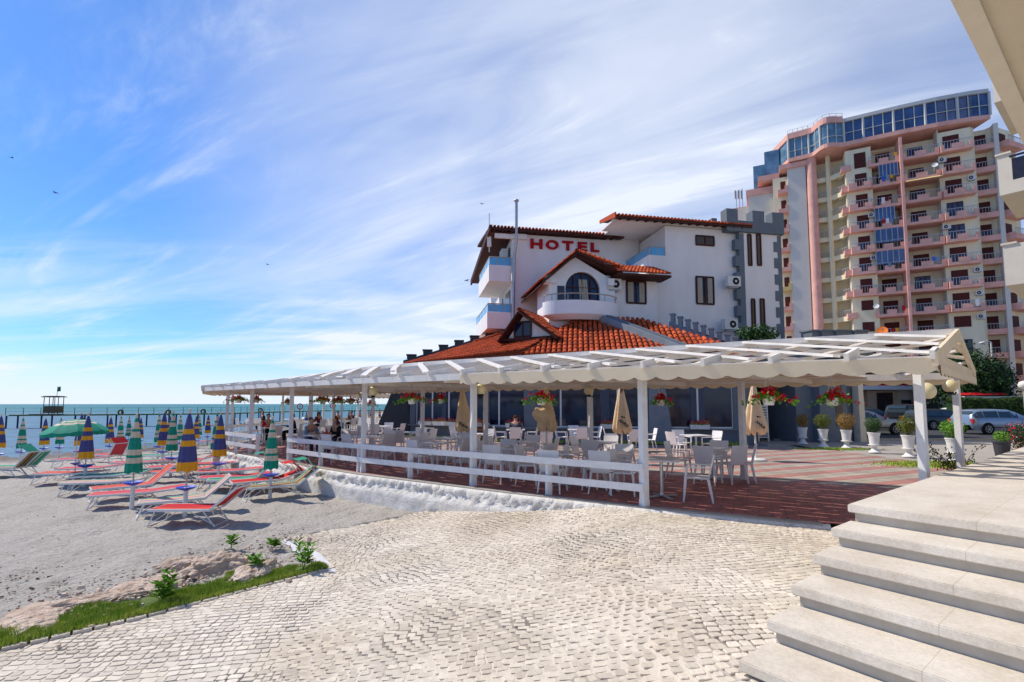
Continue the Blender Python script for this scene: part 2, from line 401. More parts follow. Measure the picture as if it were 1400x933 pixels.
# ------- cobbled ramp: mortar sheet + real stones
mb = MB(); st = .16; nx = int(22/st); ny = int(18.4/st)
vid = {}
def cv(i, j):
    if (i, j) not in vid:
        x = -12.5+i*st; y = -6.2+j*st; vid[(i,j)] = len(mb.v); mb.v.append((x, y, cob_z(x, y)-.004+.012*fbm(x, y, .5, 2)))
    return vid[(i, j)]
for i in range(nx):
    for j in range(ny):
        x = -12.5+(i+.5)*st; y = -6.2+(j+.5)*st
        if inside(x, y, CP): mb.f.append((cv(i,j), cv(i+1,j), cv(i+1,j+1), cv(i,j+1))); mb.m.append(0)
def _mortar(t, b, n, l):
    tcn = n('ShaderNodeTexCoord'); a = n('ShaderNodeTexNoise', Scale=.75, Detail=5., Roughness=.65); l(tcn.outputs['Object'], a.inputs[0])
    r = n('ShaderNodeMapRange'); l(a.outputs[0], r.inputs[0]); r.inputs[1].default_value = .48; r.inputs[2].default_value = .6
    x = n('ShaderNodeMix', data_type='RGBA'); l(r.outputs[0], x.inputs[0]); x.inputs[6].default_value = (.60,.53,.44,1); x.inputs[7].default_value = (.2,.17,.14,1)
    l(x.outputs[2], b.inputs['Base Color']); b.inputs['Roughness'].default_value = .95
    f = n('ShaderNodeTexNoise', Scale=60., Detail=4.); l(tcn.outputs['Object'], f.inputs[0]); bp = n('ShaderNodeBump', Strength=.6, Distance=.01); l(f.outputs[0], bp.inputs['Height']); l(bp.outputs[0], b.inputs['Normal'])
special('mortar', _mortar)
def _cob(t, b, n, l):
    tcn = n('ShaderNodeTexCoord'); a = n('ShaderNodeTexNoise', Scale=.6, Detail=5., Roughness=.6); l(tcn.outputs['Object'], a.inputs[0])
    x = n('ShaderNodeMix', data_type='RGBA')
    r = n('ShaderNodeMapRange'); l(a.outputs[0], r.inputs[0]); r.inputs[1].default_value = .35; r.inputs[2].default_value = .65; l(r.outputs[0], x.inputs[0])
    x.inputs[6].default_value = (.60,.52,.41,1); x.inputs[7].default_value = (.76,.69,.585,1)
    g = n('ShaderNodeNewGeometry'); q = n('ShaderNodeMapRange'); l(g.outputs['Random Per Island'], q.inputs[0]); q.inputs[3].default_value = .80; q.inputs[4].default_value = 1.06
    f = n('ShaderNodeTexNoise', Scale=22., Detail=7., Roughness=.7); l(tcn.outputs['Object'], f.inputs[0])
    q2 = n('ShaderNodeMapRange'); l(f.outputs[0], q2.inputs[0]); q2.inputs[1].default_value = .25; q2.inputs[2].default_value = .75; q2.inputs[3].default_value = .84; q2.inputs[4].default_value = 1.12
    m1 = n('ShaderNodeMath', operation='MULTIPLY'); l(q.outputs[0], m1.inputs[0]); l(q2.outputs[0], m1.inputs[1])
    v = n('ShaderNodeVectorMath', operation='SCALE'); l(x.outputs[2], v.inputs[0]); l(m1.outputs[0], v.inputs['Scale']); l(v.outputs[0], b.inputs['Base Color'])
    b.inputs['Roughness'].default_value = .85; b.inputs['Specular IOR Level'].default_value = .25
    bp = n('ShaderNodeBump', Strength=.7, Distance=.012); l(f.outputs[0], bp.inputs['Height']); l(bp.outputs[0], b.inputs['Normal'])
special('cobble', _cob)
mb.m = [0]*len(mb.f)
rq = random.Random(3); rot = radians(9); cr, sr = cos(rot), sin(rot)
ry = -6.; row_i = 0
while ry < 14:
    rh = rq.uniform(.065, .10); rx = -14.+rq.random()*.1
    while rx < 11:
        wd = rq.uniform(.07, .15); cx = rx+wd/2; cy = ry+rh/2
        X = cx*cr-cy*sr+.10*noise.noise(Vector((cx*.6, cy*.6, 0))); Y = cx*sr+cy*cr+.16*noise.noise(Vector((cx*.5, cy*.5, 5)))
        rx += wd
        if X*X+Y*Y > 13.5**2 or Y < -1.2 or not inside(X+.2*noise.noise(Vector((X*2.3, Y*2.3, 11))), Y+.2*noise.noise(Vector((X*2.3, Y*2.3, 17))), CP): continue
        gap = .001+.004*rq.random() + .011*smooth01((fbm(X, Y, .75, 3)-.05)*3.)
        hx, hy = wd/2-gap*.5, rh/2-gap*.5; z0 = cob_z(X, Y)+.012*fbm(X, Y, .5, 2)
        h = .001+.0035*rq.random()+.006*smooth01(fbm(X, Y, .7, 3, 3)*3); a0 = rot+rq.uniform(-.14,.14); ca, sa = cos(a0), sin(a0)
        tx, ty = rq.uniform(-.05,.05), rq.uniform(-.05,.05); b0 = len(mb.v)
        sh = [(-1,-.75),(-.8,-1),(.7,-1),(1,-.7),(1,.7),(.75,1),(-.8,1),(-1,.65)]
        sh = [(u*(1-.16*rq.random()), q*(1-.16*rq.random())) for u, q in sh]
        for k, zz in ((1., -.02), (1., h*.55), (.86, h)):
            for u, q in sh:
                px, py = u*hx*k, q*hy*k; mb.v.append((X+px*ca-py*sa, Y+px*sa+py*ca, z0+zz+px*tx+py*ty))
        for i in range(8):
            k = (i+1) % 8; mb.f += [(b0+i, b0+k, b0+8+k, b0+8+i), (b0+8+i, b0+8+k, b0+16+k, b0+16+i)]; mb.m += [1, 1]
        mb.f.append(tuple(range(b0+16, b0+24))); mb.m.append(1)
    ry += rh; row_i += 1
# larger pale edging stones along the grass
for i in range(3):
    pa_, pb_ = GE[i], GE[i+1]; Lq = (pb_-pa_).length; k = 0.
    while k < Lq:
        ln_ = rq.uniform(.13, .22); c = pa_.lerp(pb_, min(1, (k+ln_/2)/Lq)); dr_ = (pb_-pa_).normalized(); c = c+Vector((dr_.y, -dr_.x, 0))*.02; b0 = len(mb.v)
        mb.box((c.x, c.y, cob_z(c.x, c.y)+.0), (ln_-.015, .11, .05), atan2(dr_.y, dr_.x)+rq.uniform(-.05,.05), 1, .93); k += ln_
struct(mb.build('cobbled_ramp', ['mortar','cobble']))
# concrete kerb lip between ramp and beach (pale strip)
mb = MB(); kp = [G(452,772,-.52), G(430,752,-.56), G(408,742,-.57), G(385,735,-.58)]
rows = []
for i, p in enumerate(kp):
    for_ = Vector((-.55, .18, 0)); rows.append([(p.x+.1, p.y, cob_z(p.x, p.y)+.012), (p.x, p.y, cob_z(p.x, p.y)+.014), (p.x-.28, p.y+.1, cob_z(p.x, p.y)-.05), (p.x-.55, p.y+.2, -.72)])
mb.grid(rows); struct(mb.build('path_edge', 'whiteblock', smooth=True))
# ------- red deck under the pergola
BACK = [(11.1,9.3),(9.28,10.22),(5.57,12.09),(2.2,13.8),(-.8,15.3),(-3.2,17.4),(-5.6,20.2),(-8.6,23.2)]
def strip_sheet(name, A, B, za, zb, mname, th=None):
    mb = MB(); n = 24
    def samp(P, t):
        ls = [hypot(P[i+1][0]-P[i][0], P[i+1][1]-P[i][1]) for i in range(len(P)-1)]; d = t*sum(ls)
        for i, q in enumerate(ls):
            if d <= q+1e-9: return (lerp(P[i][0], P[i+1][0], d/q), lerp(P[i][1], P[i+1][1], d/q))
            d -= q
        return P[-1]
    mb.grid([[(*samp(A, i/n), za), (*samp(B, i/n), zb)] for i in range(n+1)]); return mb.build(name, mname)
def _deck(t, b, n, l):
    tcn = n('ShaderNodeTexCoord'); mp = n('ShaderNodeMapping'); mp.inputs['Rotation'].default_value = (0,0,radians(26)); l(tcn.outputs['Object'], mp.inputs[0])
    k = n('ShaderNodeTexBrick', Scale=1.); k.inputs['Brick Width'].default_value = .4; k.inputs['Row Height'].default_value = .2; k.inputs['Mortar Size'].default_value = .012
    k.inputs['Color1'].default_value = (.36,.125,.105,1); k.inputs['Color2'].default_value = (.29,.095,.08,1); k.inputs['Mortar'].default_value = (.12,.07,.06,1); l(mp.outputs[0], k.inputs[0])
    a = n('ShaderNodeTexNoise', Scale=2.5, Detail=7., Roughness=.7); l(tcn.outputs['Object'], a.inputs[0])
    r = n('ShaderNodeMapRange'); l(a.outputs[0], r.inputs[0]); r.inputs[1].default_value = .3; r.inputs[2].default_value = .7; r.inputs[3].default_value = .7; r.inputs[4].default_value = 1.35
    v = n('ShaderNodeVectorMath', operation='SCALE'); l(k.outputs[0], v.inputs[0]); l(r.outputs[0], v.inputs['Scale']); l(v.outputs[0], b.inputs['Base Color'])
    b.inputs['Roughness'].default_value = .6
special('deck_tiles', _deck)
struct(strip_sheet('terrace_floor', FRONT, BACK, 0., 0., 'deck_tiles'))
def _pave(t, b, n, l):
    tcn = n('ShaderNodeTexCoord'); mp = n('ShaderNodeMapping'); mp.inputs['Rotation'].default_value = (0,0,radians(-24)); l(tcn.outputs['Object'], mp.inputs[0])
    s = n('ShaderNodeSeparateXYZ'); l(mp.outputs[0], s.inputs[0])
    w = n('ShaderNodeMath', operation='MULTIPLY'); l(s.outputs[1], w.inputs[0]); w.inputs[1].default_value = 1/.9
    f = n('ShaderNodeMath', operation='FRACT'); l(w.outputs[0], f.inputs[0]); g = n('ShaderNodeMath', operation='GREATER_THAN'); l(f.outputs[0], g.inputs[0]); g.inputs[1].default_value = .58
    a = n('ShaderNodeTexNoise', Scale=1.1, Detail=7., Roughness=.7); l(tcn.outputs['Object'], a.inputs[0])
    x = n('ShaderNodeMix', data_type='RGBA'); l(g.outputs[0], x.inputs[0]); x.inputs[6].default_value = (.42,.36,.29,1); x.inputs[7].default_value = (.44,.20,.17,1)
    k = n('ShaderNodeTexBrick', Scale=1.); k.inputs['Brick Width'].default_value = .45; k.inputs['Row Height'].default_value = .3; k.inputs['Mortar Size'].default_value = .014
    k.inputs['Color1'].default_value = (1,1,1,1); k.inputs['Color2'].default_value = (.84,.84,.84,1); k.inputs['Mortar'].default_value = (.5,.48,.46,1); l(mp.outputs[0], k.inputs[0])
    m2 = n('ShaderNodeMix', data_type='RGBA', blend_type='MULTIPLY'); m2.inputs[0].default_value = 1; l(x.outputs[2], m2.inputs[6]); l(k.outputs[0], m2.inputs[7])
    r = n('ShaderNodeMapRange'); l(a.outputs[0], r.inputs[0]); r.inputs[1].default_value = .3; r.inputs[2].default_value = .7; r.inputs[3].default_value = .72; r.inputs[4].default_value = 1.2
    v = n('ShaderNodeVectorMath', operation='SCALE'); l(m2.outputs[2], v.inputs[0]); l(r.outputs[0], v.inputs['Scale']); l(v.outputs[0], b.inputs['Base Color']); b.inputs['Roughness'].default_value = .85
special('striped_paving', _pave)
far = [(12.6,13.6),(12.6,19.6),(9.5,21.6),(3,22.5),(-2,24.2),(-6.5,27.6),(-9.5,34),(-13.5,27)]
mb = MB(); pts = [*BACK, (-11.6,19.9), (-13.5,27), (-9.5,34), (-6.5,27.6), (-2,24.2), (3,22.5), (9.5,21.6), (12.6,19.6), (12.9,13.4)]
mb.face([(x, y, -.004) for x, y in pts][::-1]); struct(mb.build('striped_paving', 'striped_paving'))
mb = MB(); c = [(12.5,12),(60,20),(75,60),(14,60),(13.2,23)]
mb.face([(x, y, -.03) for x, y in [(11.5,9),(14,9),(60,14),(70,26.5),(12.9,24.9)]]); struct(mb.build('parking_apron', 'concrete'))
mb = MB(); mb.face([(12.5,25.6,-.022),(70,27.5,-.022),(80,60,-.022),(10,52,-.022)]); struct(mb.build('asphalt_road', 'asphalt'))
mb = MB(); mb.prism([(13,24.9,-.03),(60,26.3,-.03),(60,26.6,-.03),(13,25.2,-.03)], (0,0,.09)); struct(mb.build('kerb', 'concrete'))
# deck retaining wall body under the terrace (whitewashed rubble)
def smp(P, d):
    for i in range(len(P)-1):
        q = hypot(P[i+1][0]-P[i][0], P[i+1][1]-P[i][1])
        if d <= q or i == len(P)-2:
            t = d/q; ux, uy = (P[i+1][0]-P[i][0])/q, (P[i+1][1]-P[i][1])/q
            return (lerp(P[i][0], P[i+1][0], t), lerp(P[i][1], P[i+1][1], t)), (ux, uy)
        d -= q
WL = [(4.75,7.57),(2.33,8.85),(-.1,10.35),(-.9,10.9),(-3.94,13.0),(-7.0,15.6),(-9.4,17.9),(-11.6,19.9),(-13.7,27),(-10,36)]
tot = sum(hypot(WL[i+1][0]-WL[i][0], WL[i+1][1]-WL[i][1]) for i in range(len(WL)-1))
rows = []; d = 0
while d < tot:
    (x, y), (ux, uy) = smp(WL, d); nxx, nyy = uy, -ux      # outward (towards camera / sea)
    if nxx*(-1)+nyy*(-1) < 0: nxx, nyy = -nxx, -nyy
    row = [(x-nxx*.12, y-nyy*.12, -.006), (x+nxx*.10, y+nyy*.10, -.012)]
    for k in range(1, 16):
        t = k/15; z = -.02-t*.85; off = .10+.05*t+(.13 if z < -.22 else 0)*smooth01((-.22-z)/.1)
        s = 5.5 if z > -.28 else 3.6
        vv = noise.voronoi(Vector((d*s, z*s*1.6, 0)))[0]
        lump = max(0, (vv[1]-vv[0]))
        off += (.075 if z > -.28 else .0)*smooth01(lump/.25) + .02*fbm(d, z, 2.3, 4)+.012*fbm(d, z, 9, 3, 2.)
        row.append((x+nxx*off, y+nyy*off, z+.012*noise.noise(Vector((d*3, z*5, 2)))))
    rows.append(row); d += .06 if d < 22 else .3
mb = MB(); mb.grid(rows); wob = mb.build('retaining_wall', 'whitewash'); tag(wob, 'whitewashed rubble stone retaining wall below the restaurant terrace rail', 'wall')
for p in wob.data.polygons: p.use_smooth = True
mb = MB(); n_ = 120
for k in range(n_):
    (x0, y0), u0 = smp(FRONT[2:], path_l*k/n_ if False else k*.17); (x1, y1), u1 = smp(FRONT[2:], (k+1)*.17); mb.bar((x0, y0, -.012), (x1, y1, -.012), .16, .045)
struct(mb.build('terrace_kerb', 'concrete'))
# white masonry block at the beach entrance
p0 = G(326,640,-.68); p1 = G(384,632,-.66)
e = Vector((p1.x-p0.x, p1.y-p0.y, 0)).normalized(); q = Vector((-e.y, e.x, 0))
if q.y < 0: q = -q
mb = MB(); a = Vector((p0.x, p0.y, -.85)); bq = Vector((p1.x, p1.y, -.85))
mb.prism([a, bq, bq+q*1.5, a+q*1.5+e*.15], (0, 0, .55)); mb.prism([a+e*.1+Vector((0,0,.553)), bq+Vector((0,0,.553)), bq+q*1.5+Vector((0,0,.553)), a+q*1.4+e*.25+Vector((0,0,.553))], (0, 0, .06))
tag(mb.build('entrance_block', 'whiteblock'), 'low white plastered block at the beach entrance of the terrace', 'wall')
# steps of the pier side paving hidden; rocks beside the grass
def rock(c, sx, sy, sz, seed, lab):
    bm = bmesh.new(); bmesh.ops.create_icosphere(bm, subdivisions=4, radius=1)
    for v in bm.verts:
        p = v.co.copy(); vv = noise.voronoi(p*1.3+Vector((seed*3.1, 0, 0)))[0]
        ce = noise.voronoi(p*2.2+Vector((seed*5, 0, 0)))[1][0]; p = p*(1+.13*noise.noise(ce*3.7))
        k = 1+.22*noise.fractal(p*1.5+Vector((seed, 0, 0)), 1, 2, 6)+.4*min(vv[1]-vv[0], .5)+.06*noise.fractal(p*6, 1, 2, 4)
        v.co = Vector((p.x*sx*k, p.y*sy*k, p.z*sz*k))
    me = bpy.data.meshes.new('rock'); bm.to_mesh(me); bm.free(); me.materials.append(M['rock'])
    o = bpy.data.objects.new('rock', me); col.objects.link(o); o.location = c; o.rotation_euler = (0, 0, seed*1.1)
    for pl in me.polygons: pl.use_smooth = False
    tag(o, lab, 'rock')
rk = [((300,775),.42,.3,.2,1.,'pinkish brown boulder with the sheer broken face, behind the grass strip'),
      ((225,795),.36,.24,.07,2.,'low pale pink rock slab in the middle of the rock line'),
      ((120,822),.5,.18,.08,3.4,'long low brown rock nearest the sand on the left'),
      ((350,782),.42,.24,.14,4.2,'pale grey rock between boulder and small weed'),
      ((45,846),.5,.25,.08,5.,'flat grey rock at the far left end of the grass strip'),
      ((250,770),.32,.2,.1,6.3,'rounded sandy pink rock left of the big boulder'),
      ((175,806),.36,.2,.08,7.3,'orange tinted flat rock beside the longest rock')]
for (px, py), sx, sy, sz, sd, lab in rk:
    p = G(px, py, -.6); rock((p.x, p.y, -.63), sx, sy, sz, sd, lab)
# grass strip along the ramp
mb = MB(); rg = random.Random(5)
gl = [GE[0]+dirg*2]+list(GE); tl = []
for _ in range(42000):
    i = rg.choices(range(4), weights=[1.2, 1, 1, 1.])[0]; t = rg.random(); p = gl[i].lerp(gl[i+1], t)
    k = (i+t)/4; wdt = (.42+.42*sin(pi*min(1,k*1.1)))*(.75+.5*noise.noise(Vector((p.x*2, p.y*2, 0)))) ; wdt = max(.14, wdt*(1.25+.5*noise.noise(Vector((p.x*6, p.y*6, 3)))))
    o = rg.random()**1.1*wdt; perp = Vector((-dirg.y, dirg.x, 0)); perp = perp if perp.dot(Vector((-.3, 1, 0))) > 0 else -perp
    q = p+perp*(o-.03); h = rg.uniform(.012, .05)*(1.1-.4*o/wdt)*(1+.5*noise.noise(Vector((q.x*5, q.y*5, 3))))
    if noise.noise(Vector((q.x*3.1, q.y*3.1, 7))) < -.18+.5*(o/wdt-.75): continue
    a = rg.uniform(0, 6.28); s = rg.uniform(.003, .007); ln = rg.uniform(-.03, .03)
    b = Vector((cos(a), sin(a), 0))*s; z = -.60
    mb.face([Vector((q.x, q.y, z-.02))-b, Vector((q.x, q.y, z-.02))+b, Vector((q.x+ln, q.y+rg.uniform(-.03,.03), z+h+.012))])
# turf mound under the blades
tag(mb.build('grass_strip', 'grass'), 'bright green grass strip growing along the edge of the cobbled ramp', 'grass', kind='stuff')
mb = MB(); rows = []
for i in range(60):
    t = i/59*4; ii = min(3, int(t)); p = gl[ii].lerp(gl[ii+1], t-ii); perp = Vector((-dirg.y, dirg.x, 0)); perp = perp if perp.dot(Vector((-.3, 1, 0))) > 0 else -perp
    wq = .5+.4*sin(pi*min(1,t/3.7))+.12*noise.noise(Vector((i*.3, 0, 0)))
    rows.append([(p.x-perp.x*.05, p.y-perp.y*.05, -.66), (p.x, p.y, -.605), (p.x+perp.x*wq*.6, p.y+perp.y*wq*.6, -.60), (p.x+perp.x*wq, p.y+perp.y*wq, -.68)])
mb.grid(rows); mat('turf', (.10,.14,.04), .95, .4, 12); struct(mb.build('turf_bank', 'turf', smooth=True))
def weed(px, py, h, n, lab, seed):
    rr = random.Random(seed); p = G(px, py, -.6); r = thing('weed_plant', lab, 'plant', (p.x, p.y, -.62)); s = MB(); f = MB()
    for k in range(n):
        a = rr.uniform(0, 6.28); ln = rr.uniform(.02, .12)*h*3; hh = h*rr.uniform(.7, 1.3); top = Vector((cos(a)*ln, sin(a)*ln, hh)); s.tube([(0,0,0), top*.5+Vector((0,0,.02)), top], [.006,.005,.003], 5)
        for q in range(11):
            t = .3+.7*q/8; c = top*t; b = q*2.4+rr.random(); le = .10+.05*rr.random(); dr = Vector((cos(b), sin(b), .35+.5*(t-.3))).normalized(); sd = dr.cross(Vector((0,0,1))).normalized()*le*.3
            f.face([c, c+dr*le*.45+sd*.8+Vector((0,0,.012)), c+dr*le*1.15-Vector((0,0,.015)), c+dr*le*.45-sd*.8+Vector((0,0,.012))])
    s.build('stem', 'leaf', r); f.build('leaves', 'leaf', r)
weed(615,0+802,.26,7,'largest bright leafy weed cluster in the middle of the grass strip',1) if False else None
weed(222,822,.24,7,'largest bright leafy weed cluster in the middle of the grass strip',1)
weed(350,783,.2,4,'small leafy weed in the grass right of the boulder',2)
weed(415,777,.30,5,'tallest leafy weed at the tip of the grass by the kerb',3)
weed(316,748,.14,3,'little weed sprouting from the top of the boulder',4)
weed(375,748,.10,5,'straggly low weed on bare sand behind the boulder',6)
# rubble and gravel between rocks and grass, one loose mass
mb = MB(); rg = random.Random(44)
for _ in range(1000):
    px = rg.uniform(20, 425); base = lerp(862, 745, (px-20)/405); p = G(px, base+rg.gauss(0, 13)-10, -.6)
    s_ = abs(rg.gauss(0, .012))+.005; b0 = len(mb.v); hh = s_*rg.uniform(.5, 1); a = rg.uniform(0, 3)
    mb.box((p.x, p.y, -.605+hh*.3), (s_*2.2, s_*1.5, hh*1.4), a, top=.6)
mat('rubble', (.5,.4,.32), .95, .2, 5, island=.35); tag(mb.build('rubble', 'rubble'), 'loose pale rubble and gravel around the rocks beside the grass', 'gravel', kind='stuff')
# litter and seaweed scraps on the sand as one mass
mb = MB(); rg = random.Random(8)
for _ in range(420):
    if rg.random() < .6: px, py = rg.gauss(25, 60), rg.gauss(800, 14)
    else: px, py = rg.uniform(0, 620), rg.uniform(655, 790)
    p = sand_hit(px, max(650, py)) if py < 860 else None
    if p is None or inside(p.x, p.y, CP): continue
    s = rg.uniform(.004, .014)*(1 if rg.random() < .9 else 1.8); a = rg.uniform(0, 3); mb.box((p.x, p.y, p.z+.012), (s*rg.uniform(1, 3), s, s*.6), a)
mat('seaweed', (.09,.045,.03), .95, .4, 4, island=.5); tag(mb.build('beach_debris', 'seaweed'), 'brown seaweed scraps and pebbles scattered over the sand', 'seaweed', kind='stuff')
# ================= stone staircase and platform
def _trav(t, b, n, l):
    tcn = n('ShaderNodeTexCoord'); mp = n('ShaderNodeMapping'); mp.inputs['Rotation'].default_value = (0,0,radians(52.2)); l(tcn.outputs['Object'], mp.inputs[0])
    k = n('ShaderNodeTexBrick', Scale=1.); k.inputs['Brick Width'].default_value = 1.9; k.inputs['Row Height'].default_value = 30.; k.inputs['Mortar Size'].default_value = .0035; k.inputs['Mortar Smooth'].default_value = .3
    k.inputs['Color1'].default_value = (1,1,1,1); k.inputs['Color2'].default_value = (.92,.91,.9,1); k.inputs['Mortar'].default_value = (.78,.74,.68,1); l(mp.outputs[0], k.inputs[0])
    a = n('ShaderNodeTexNoise', Scale=1.6, Detail=10., Roughness=.72); l(tcn.outputs['Object'], a.inputs[0])
    r = n('ShaderNodeMapRange'); l(a.outputs[0], r.inputs[0]); r.inputs[1].default_value = .3; r.inputs[2].default_value = .68
    x = n('ShaderNodeMix', data_type='RGBA'); l(r.outputs[0], x.inputs[0]); x.inputs[6].default_value = (.58,.51,.41,1); x.inputs[7].default_value = (.80,.74,.65,1)
    f = n('ShaderNodeTexNoise', Scale=38., Detail=6., Roughness=.8); l(tcn.outputs['Object'], f.inputs[0])
    q = n('ShaderNodeMapRange'); l(f.outputs[0], q.inputs[0]); q.inputs[1].default_value = .3; q.inputs[2].default_value = .6; q.inputs[3].default_value = .8; q.inputs[4].default_value = 1.04
    v = n('ShaderNodeVectorMath', operation='SCALE'); l(x.outputs[2], v.inputs[0]); l(q.outputs[0], v.inputs['Scale'])
    st = n('ShaderNodeTexVoronoi', Scale=2.3); l(tcn.outputs['Object'], st.inputs[0]); s1 = n('ShaderNodeMapRange'); l(st.outputs['Distance'], s1.inputs[0]); s1.inputs[1].default_value = .02; s1.inputs[2].default_value = .05; s1.inputs[3].default_value = .55; s1.inputs[4].default_value = 0
    y = n('ShaderNodeMix', data_type='RGBA'); l(s1.outputs[0], y.inputs[0]); l(v.outputs[0], y.inputs[6]); y.inputs[7].default_value = (.3,.2,.13,1)
    m2 = n('ShaderNodeMix', data_type='RGBA', blend_type='MULTIPLY'); m2.inputs[0].default_value = 1; l(y.outputs[2], m2.inputs[6]); l(k.outputs[0], m2.inputs[7]); l(m2.outputs[2], b.inputs['Base Color'])
    b.inputs['Roughness'].default_value = .55; b.inputs['Specular IOR Level'].default_value = .3
    bp = n('ShaderNodeBump', Strength=.35, Distance=.004); l(f.outputs[0], bp.inputs['Height']); l(bp.outputs[0], b.inputs['Normal'])
special('travertine', _trav)
e1 = Vector((.79,.613,0)).normalized(); e2 = Vector((e1.y,-e1.x,0))     # e1: along platform side, e2: along step edge to the right
C0 = Vector((3.22,4.86,0)); stp = thing('stone_staircase', 'broad cream stone steps rising right to the raised platform', 'staircase')
def slab(name, off, z, depth, side, length=16, th=.075, back=0.):
    s = C0-e1*off+e2*(-side); bm = bmesh.new()
    pts = [s, s+e2*length, s+e2*length+e1*depth, s+e1*depth]
    vs = [bm.verts.new((p.x, p.y, zz)) for zz in (z-th, z) for p in pts]
    for f in ((3,2,1,0),(4,5,6,7),(0,1,5,4),(1,2,6,5),(2,3,7,6),(3,0,4,7)): bm.faces.new([vs[i] for i in f])
    bmesh.ops.bevel(bm, geom=bm.edges[:], offset=.008, segments=2, affect='EDGES')
    me = bpy.data.meshes.new(name); bm.to_mesh(me); bm.free(); me.materials.append(M['travertine']); o = bpy.data.objects.new(name, me); col.objects.link(o); o.parent = stp; return o
slab('platform_slab', 0, .84, 14, 0, 16)
for k in range(1, 8): slab('step_tread', .42*k, .84-.16*k, .47, 0.0)
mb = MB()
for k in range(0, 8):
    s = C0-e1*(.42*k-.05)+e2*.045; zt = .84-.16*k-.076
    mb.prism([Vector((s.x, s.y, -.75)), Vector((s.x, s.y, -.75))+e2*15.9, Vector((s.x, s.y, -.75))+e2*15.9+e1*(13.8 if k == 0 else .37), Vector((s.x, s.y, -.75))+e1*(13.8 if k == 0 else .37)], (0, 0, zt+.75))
mat('riser', (.58,.53,.45), .7, c2=(.44,.39,.32), vs=4, bump=.2, bs=50, bdist=.005, det=8)  # same stone as the treads, with the risers' shade put into a darker colour
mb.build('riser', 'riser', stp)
mb = MB(); a = C0+e1*10.3+e2*.3; mb.prism([Vector((a.x,a.y,.842)), Vector((a.x,a.y,.842))+e2*9, Vector((a.x,a.y,.842))+e2*9+e1*3.6, Vector((a.x,a.y,.842))+e1*3.6], (0,0,.02)); mat('paving_grey',(.30,.27,.24),.85,.12,3); mb.build('paved_panel','paving_grey',stp)
# ================= PERGOLA over the terrace
def off_line(P, o):      # offset a polyline to its left (positive = away from camera)
    res = []
    for i in range(len(P)):
        a = Vector(P[max(0, i-1)]); b = Vector(P[min(len(P)-1, i+1)]); d = (b-a).normalized(); n = Vector((d.y, -d.x)) if d.x < 0 else Vector((-d.y, d.x))
        if n.y < 0: n = -n
        res.append((P[i][0]+n.x*o, P[i][1]+n.y*o))
    return res
def path_len(P): return sum(hypot(P[i+1][0]-P[i][0], P[i+1][1]-P[i][1]) for i in range(len(P)-1))
def at(P, t):
    d = max(0, min(1, t))*path_len(P); (x, y), u = smp(P, d); return Vector((x, y, 0))
FE = [(5.75,6.75),(2.33,8.5),(-.95,10.55),(-3.98,12.7),(-7.05,15.25),(-9.5,17.5),(-12.2,19.8)]       # front eave
BE = [(9.45,10.2),(5.75,12.45),(2.4,14.2),(-.6,15.6),(-2.9,17.7),(-5.4,20.4),(-8.5,23.6)]        # back eave
RD = [(7.55,8.4),(4.1,10.25),(.8,12.2),(-2.2,14.1),(-4.9,16.4),(-7.3,18.9),(-9.9,21.0)]
RDz = [2.98,2.96,2.93,2.92,2.92,2.88,2.72]
EZ = 2.43
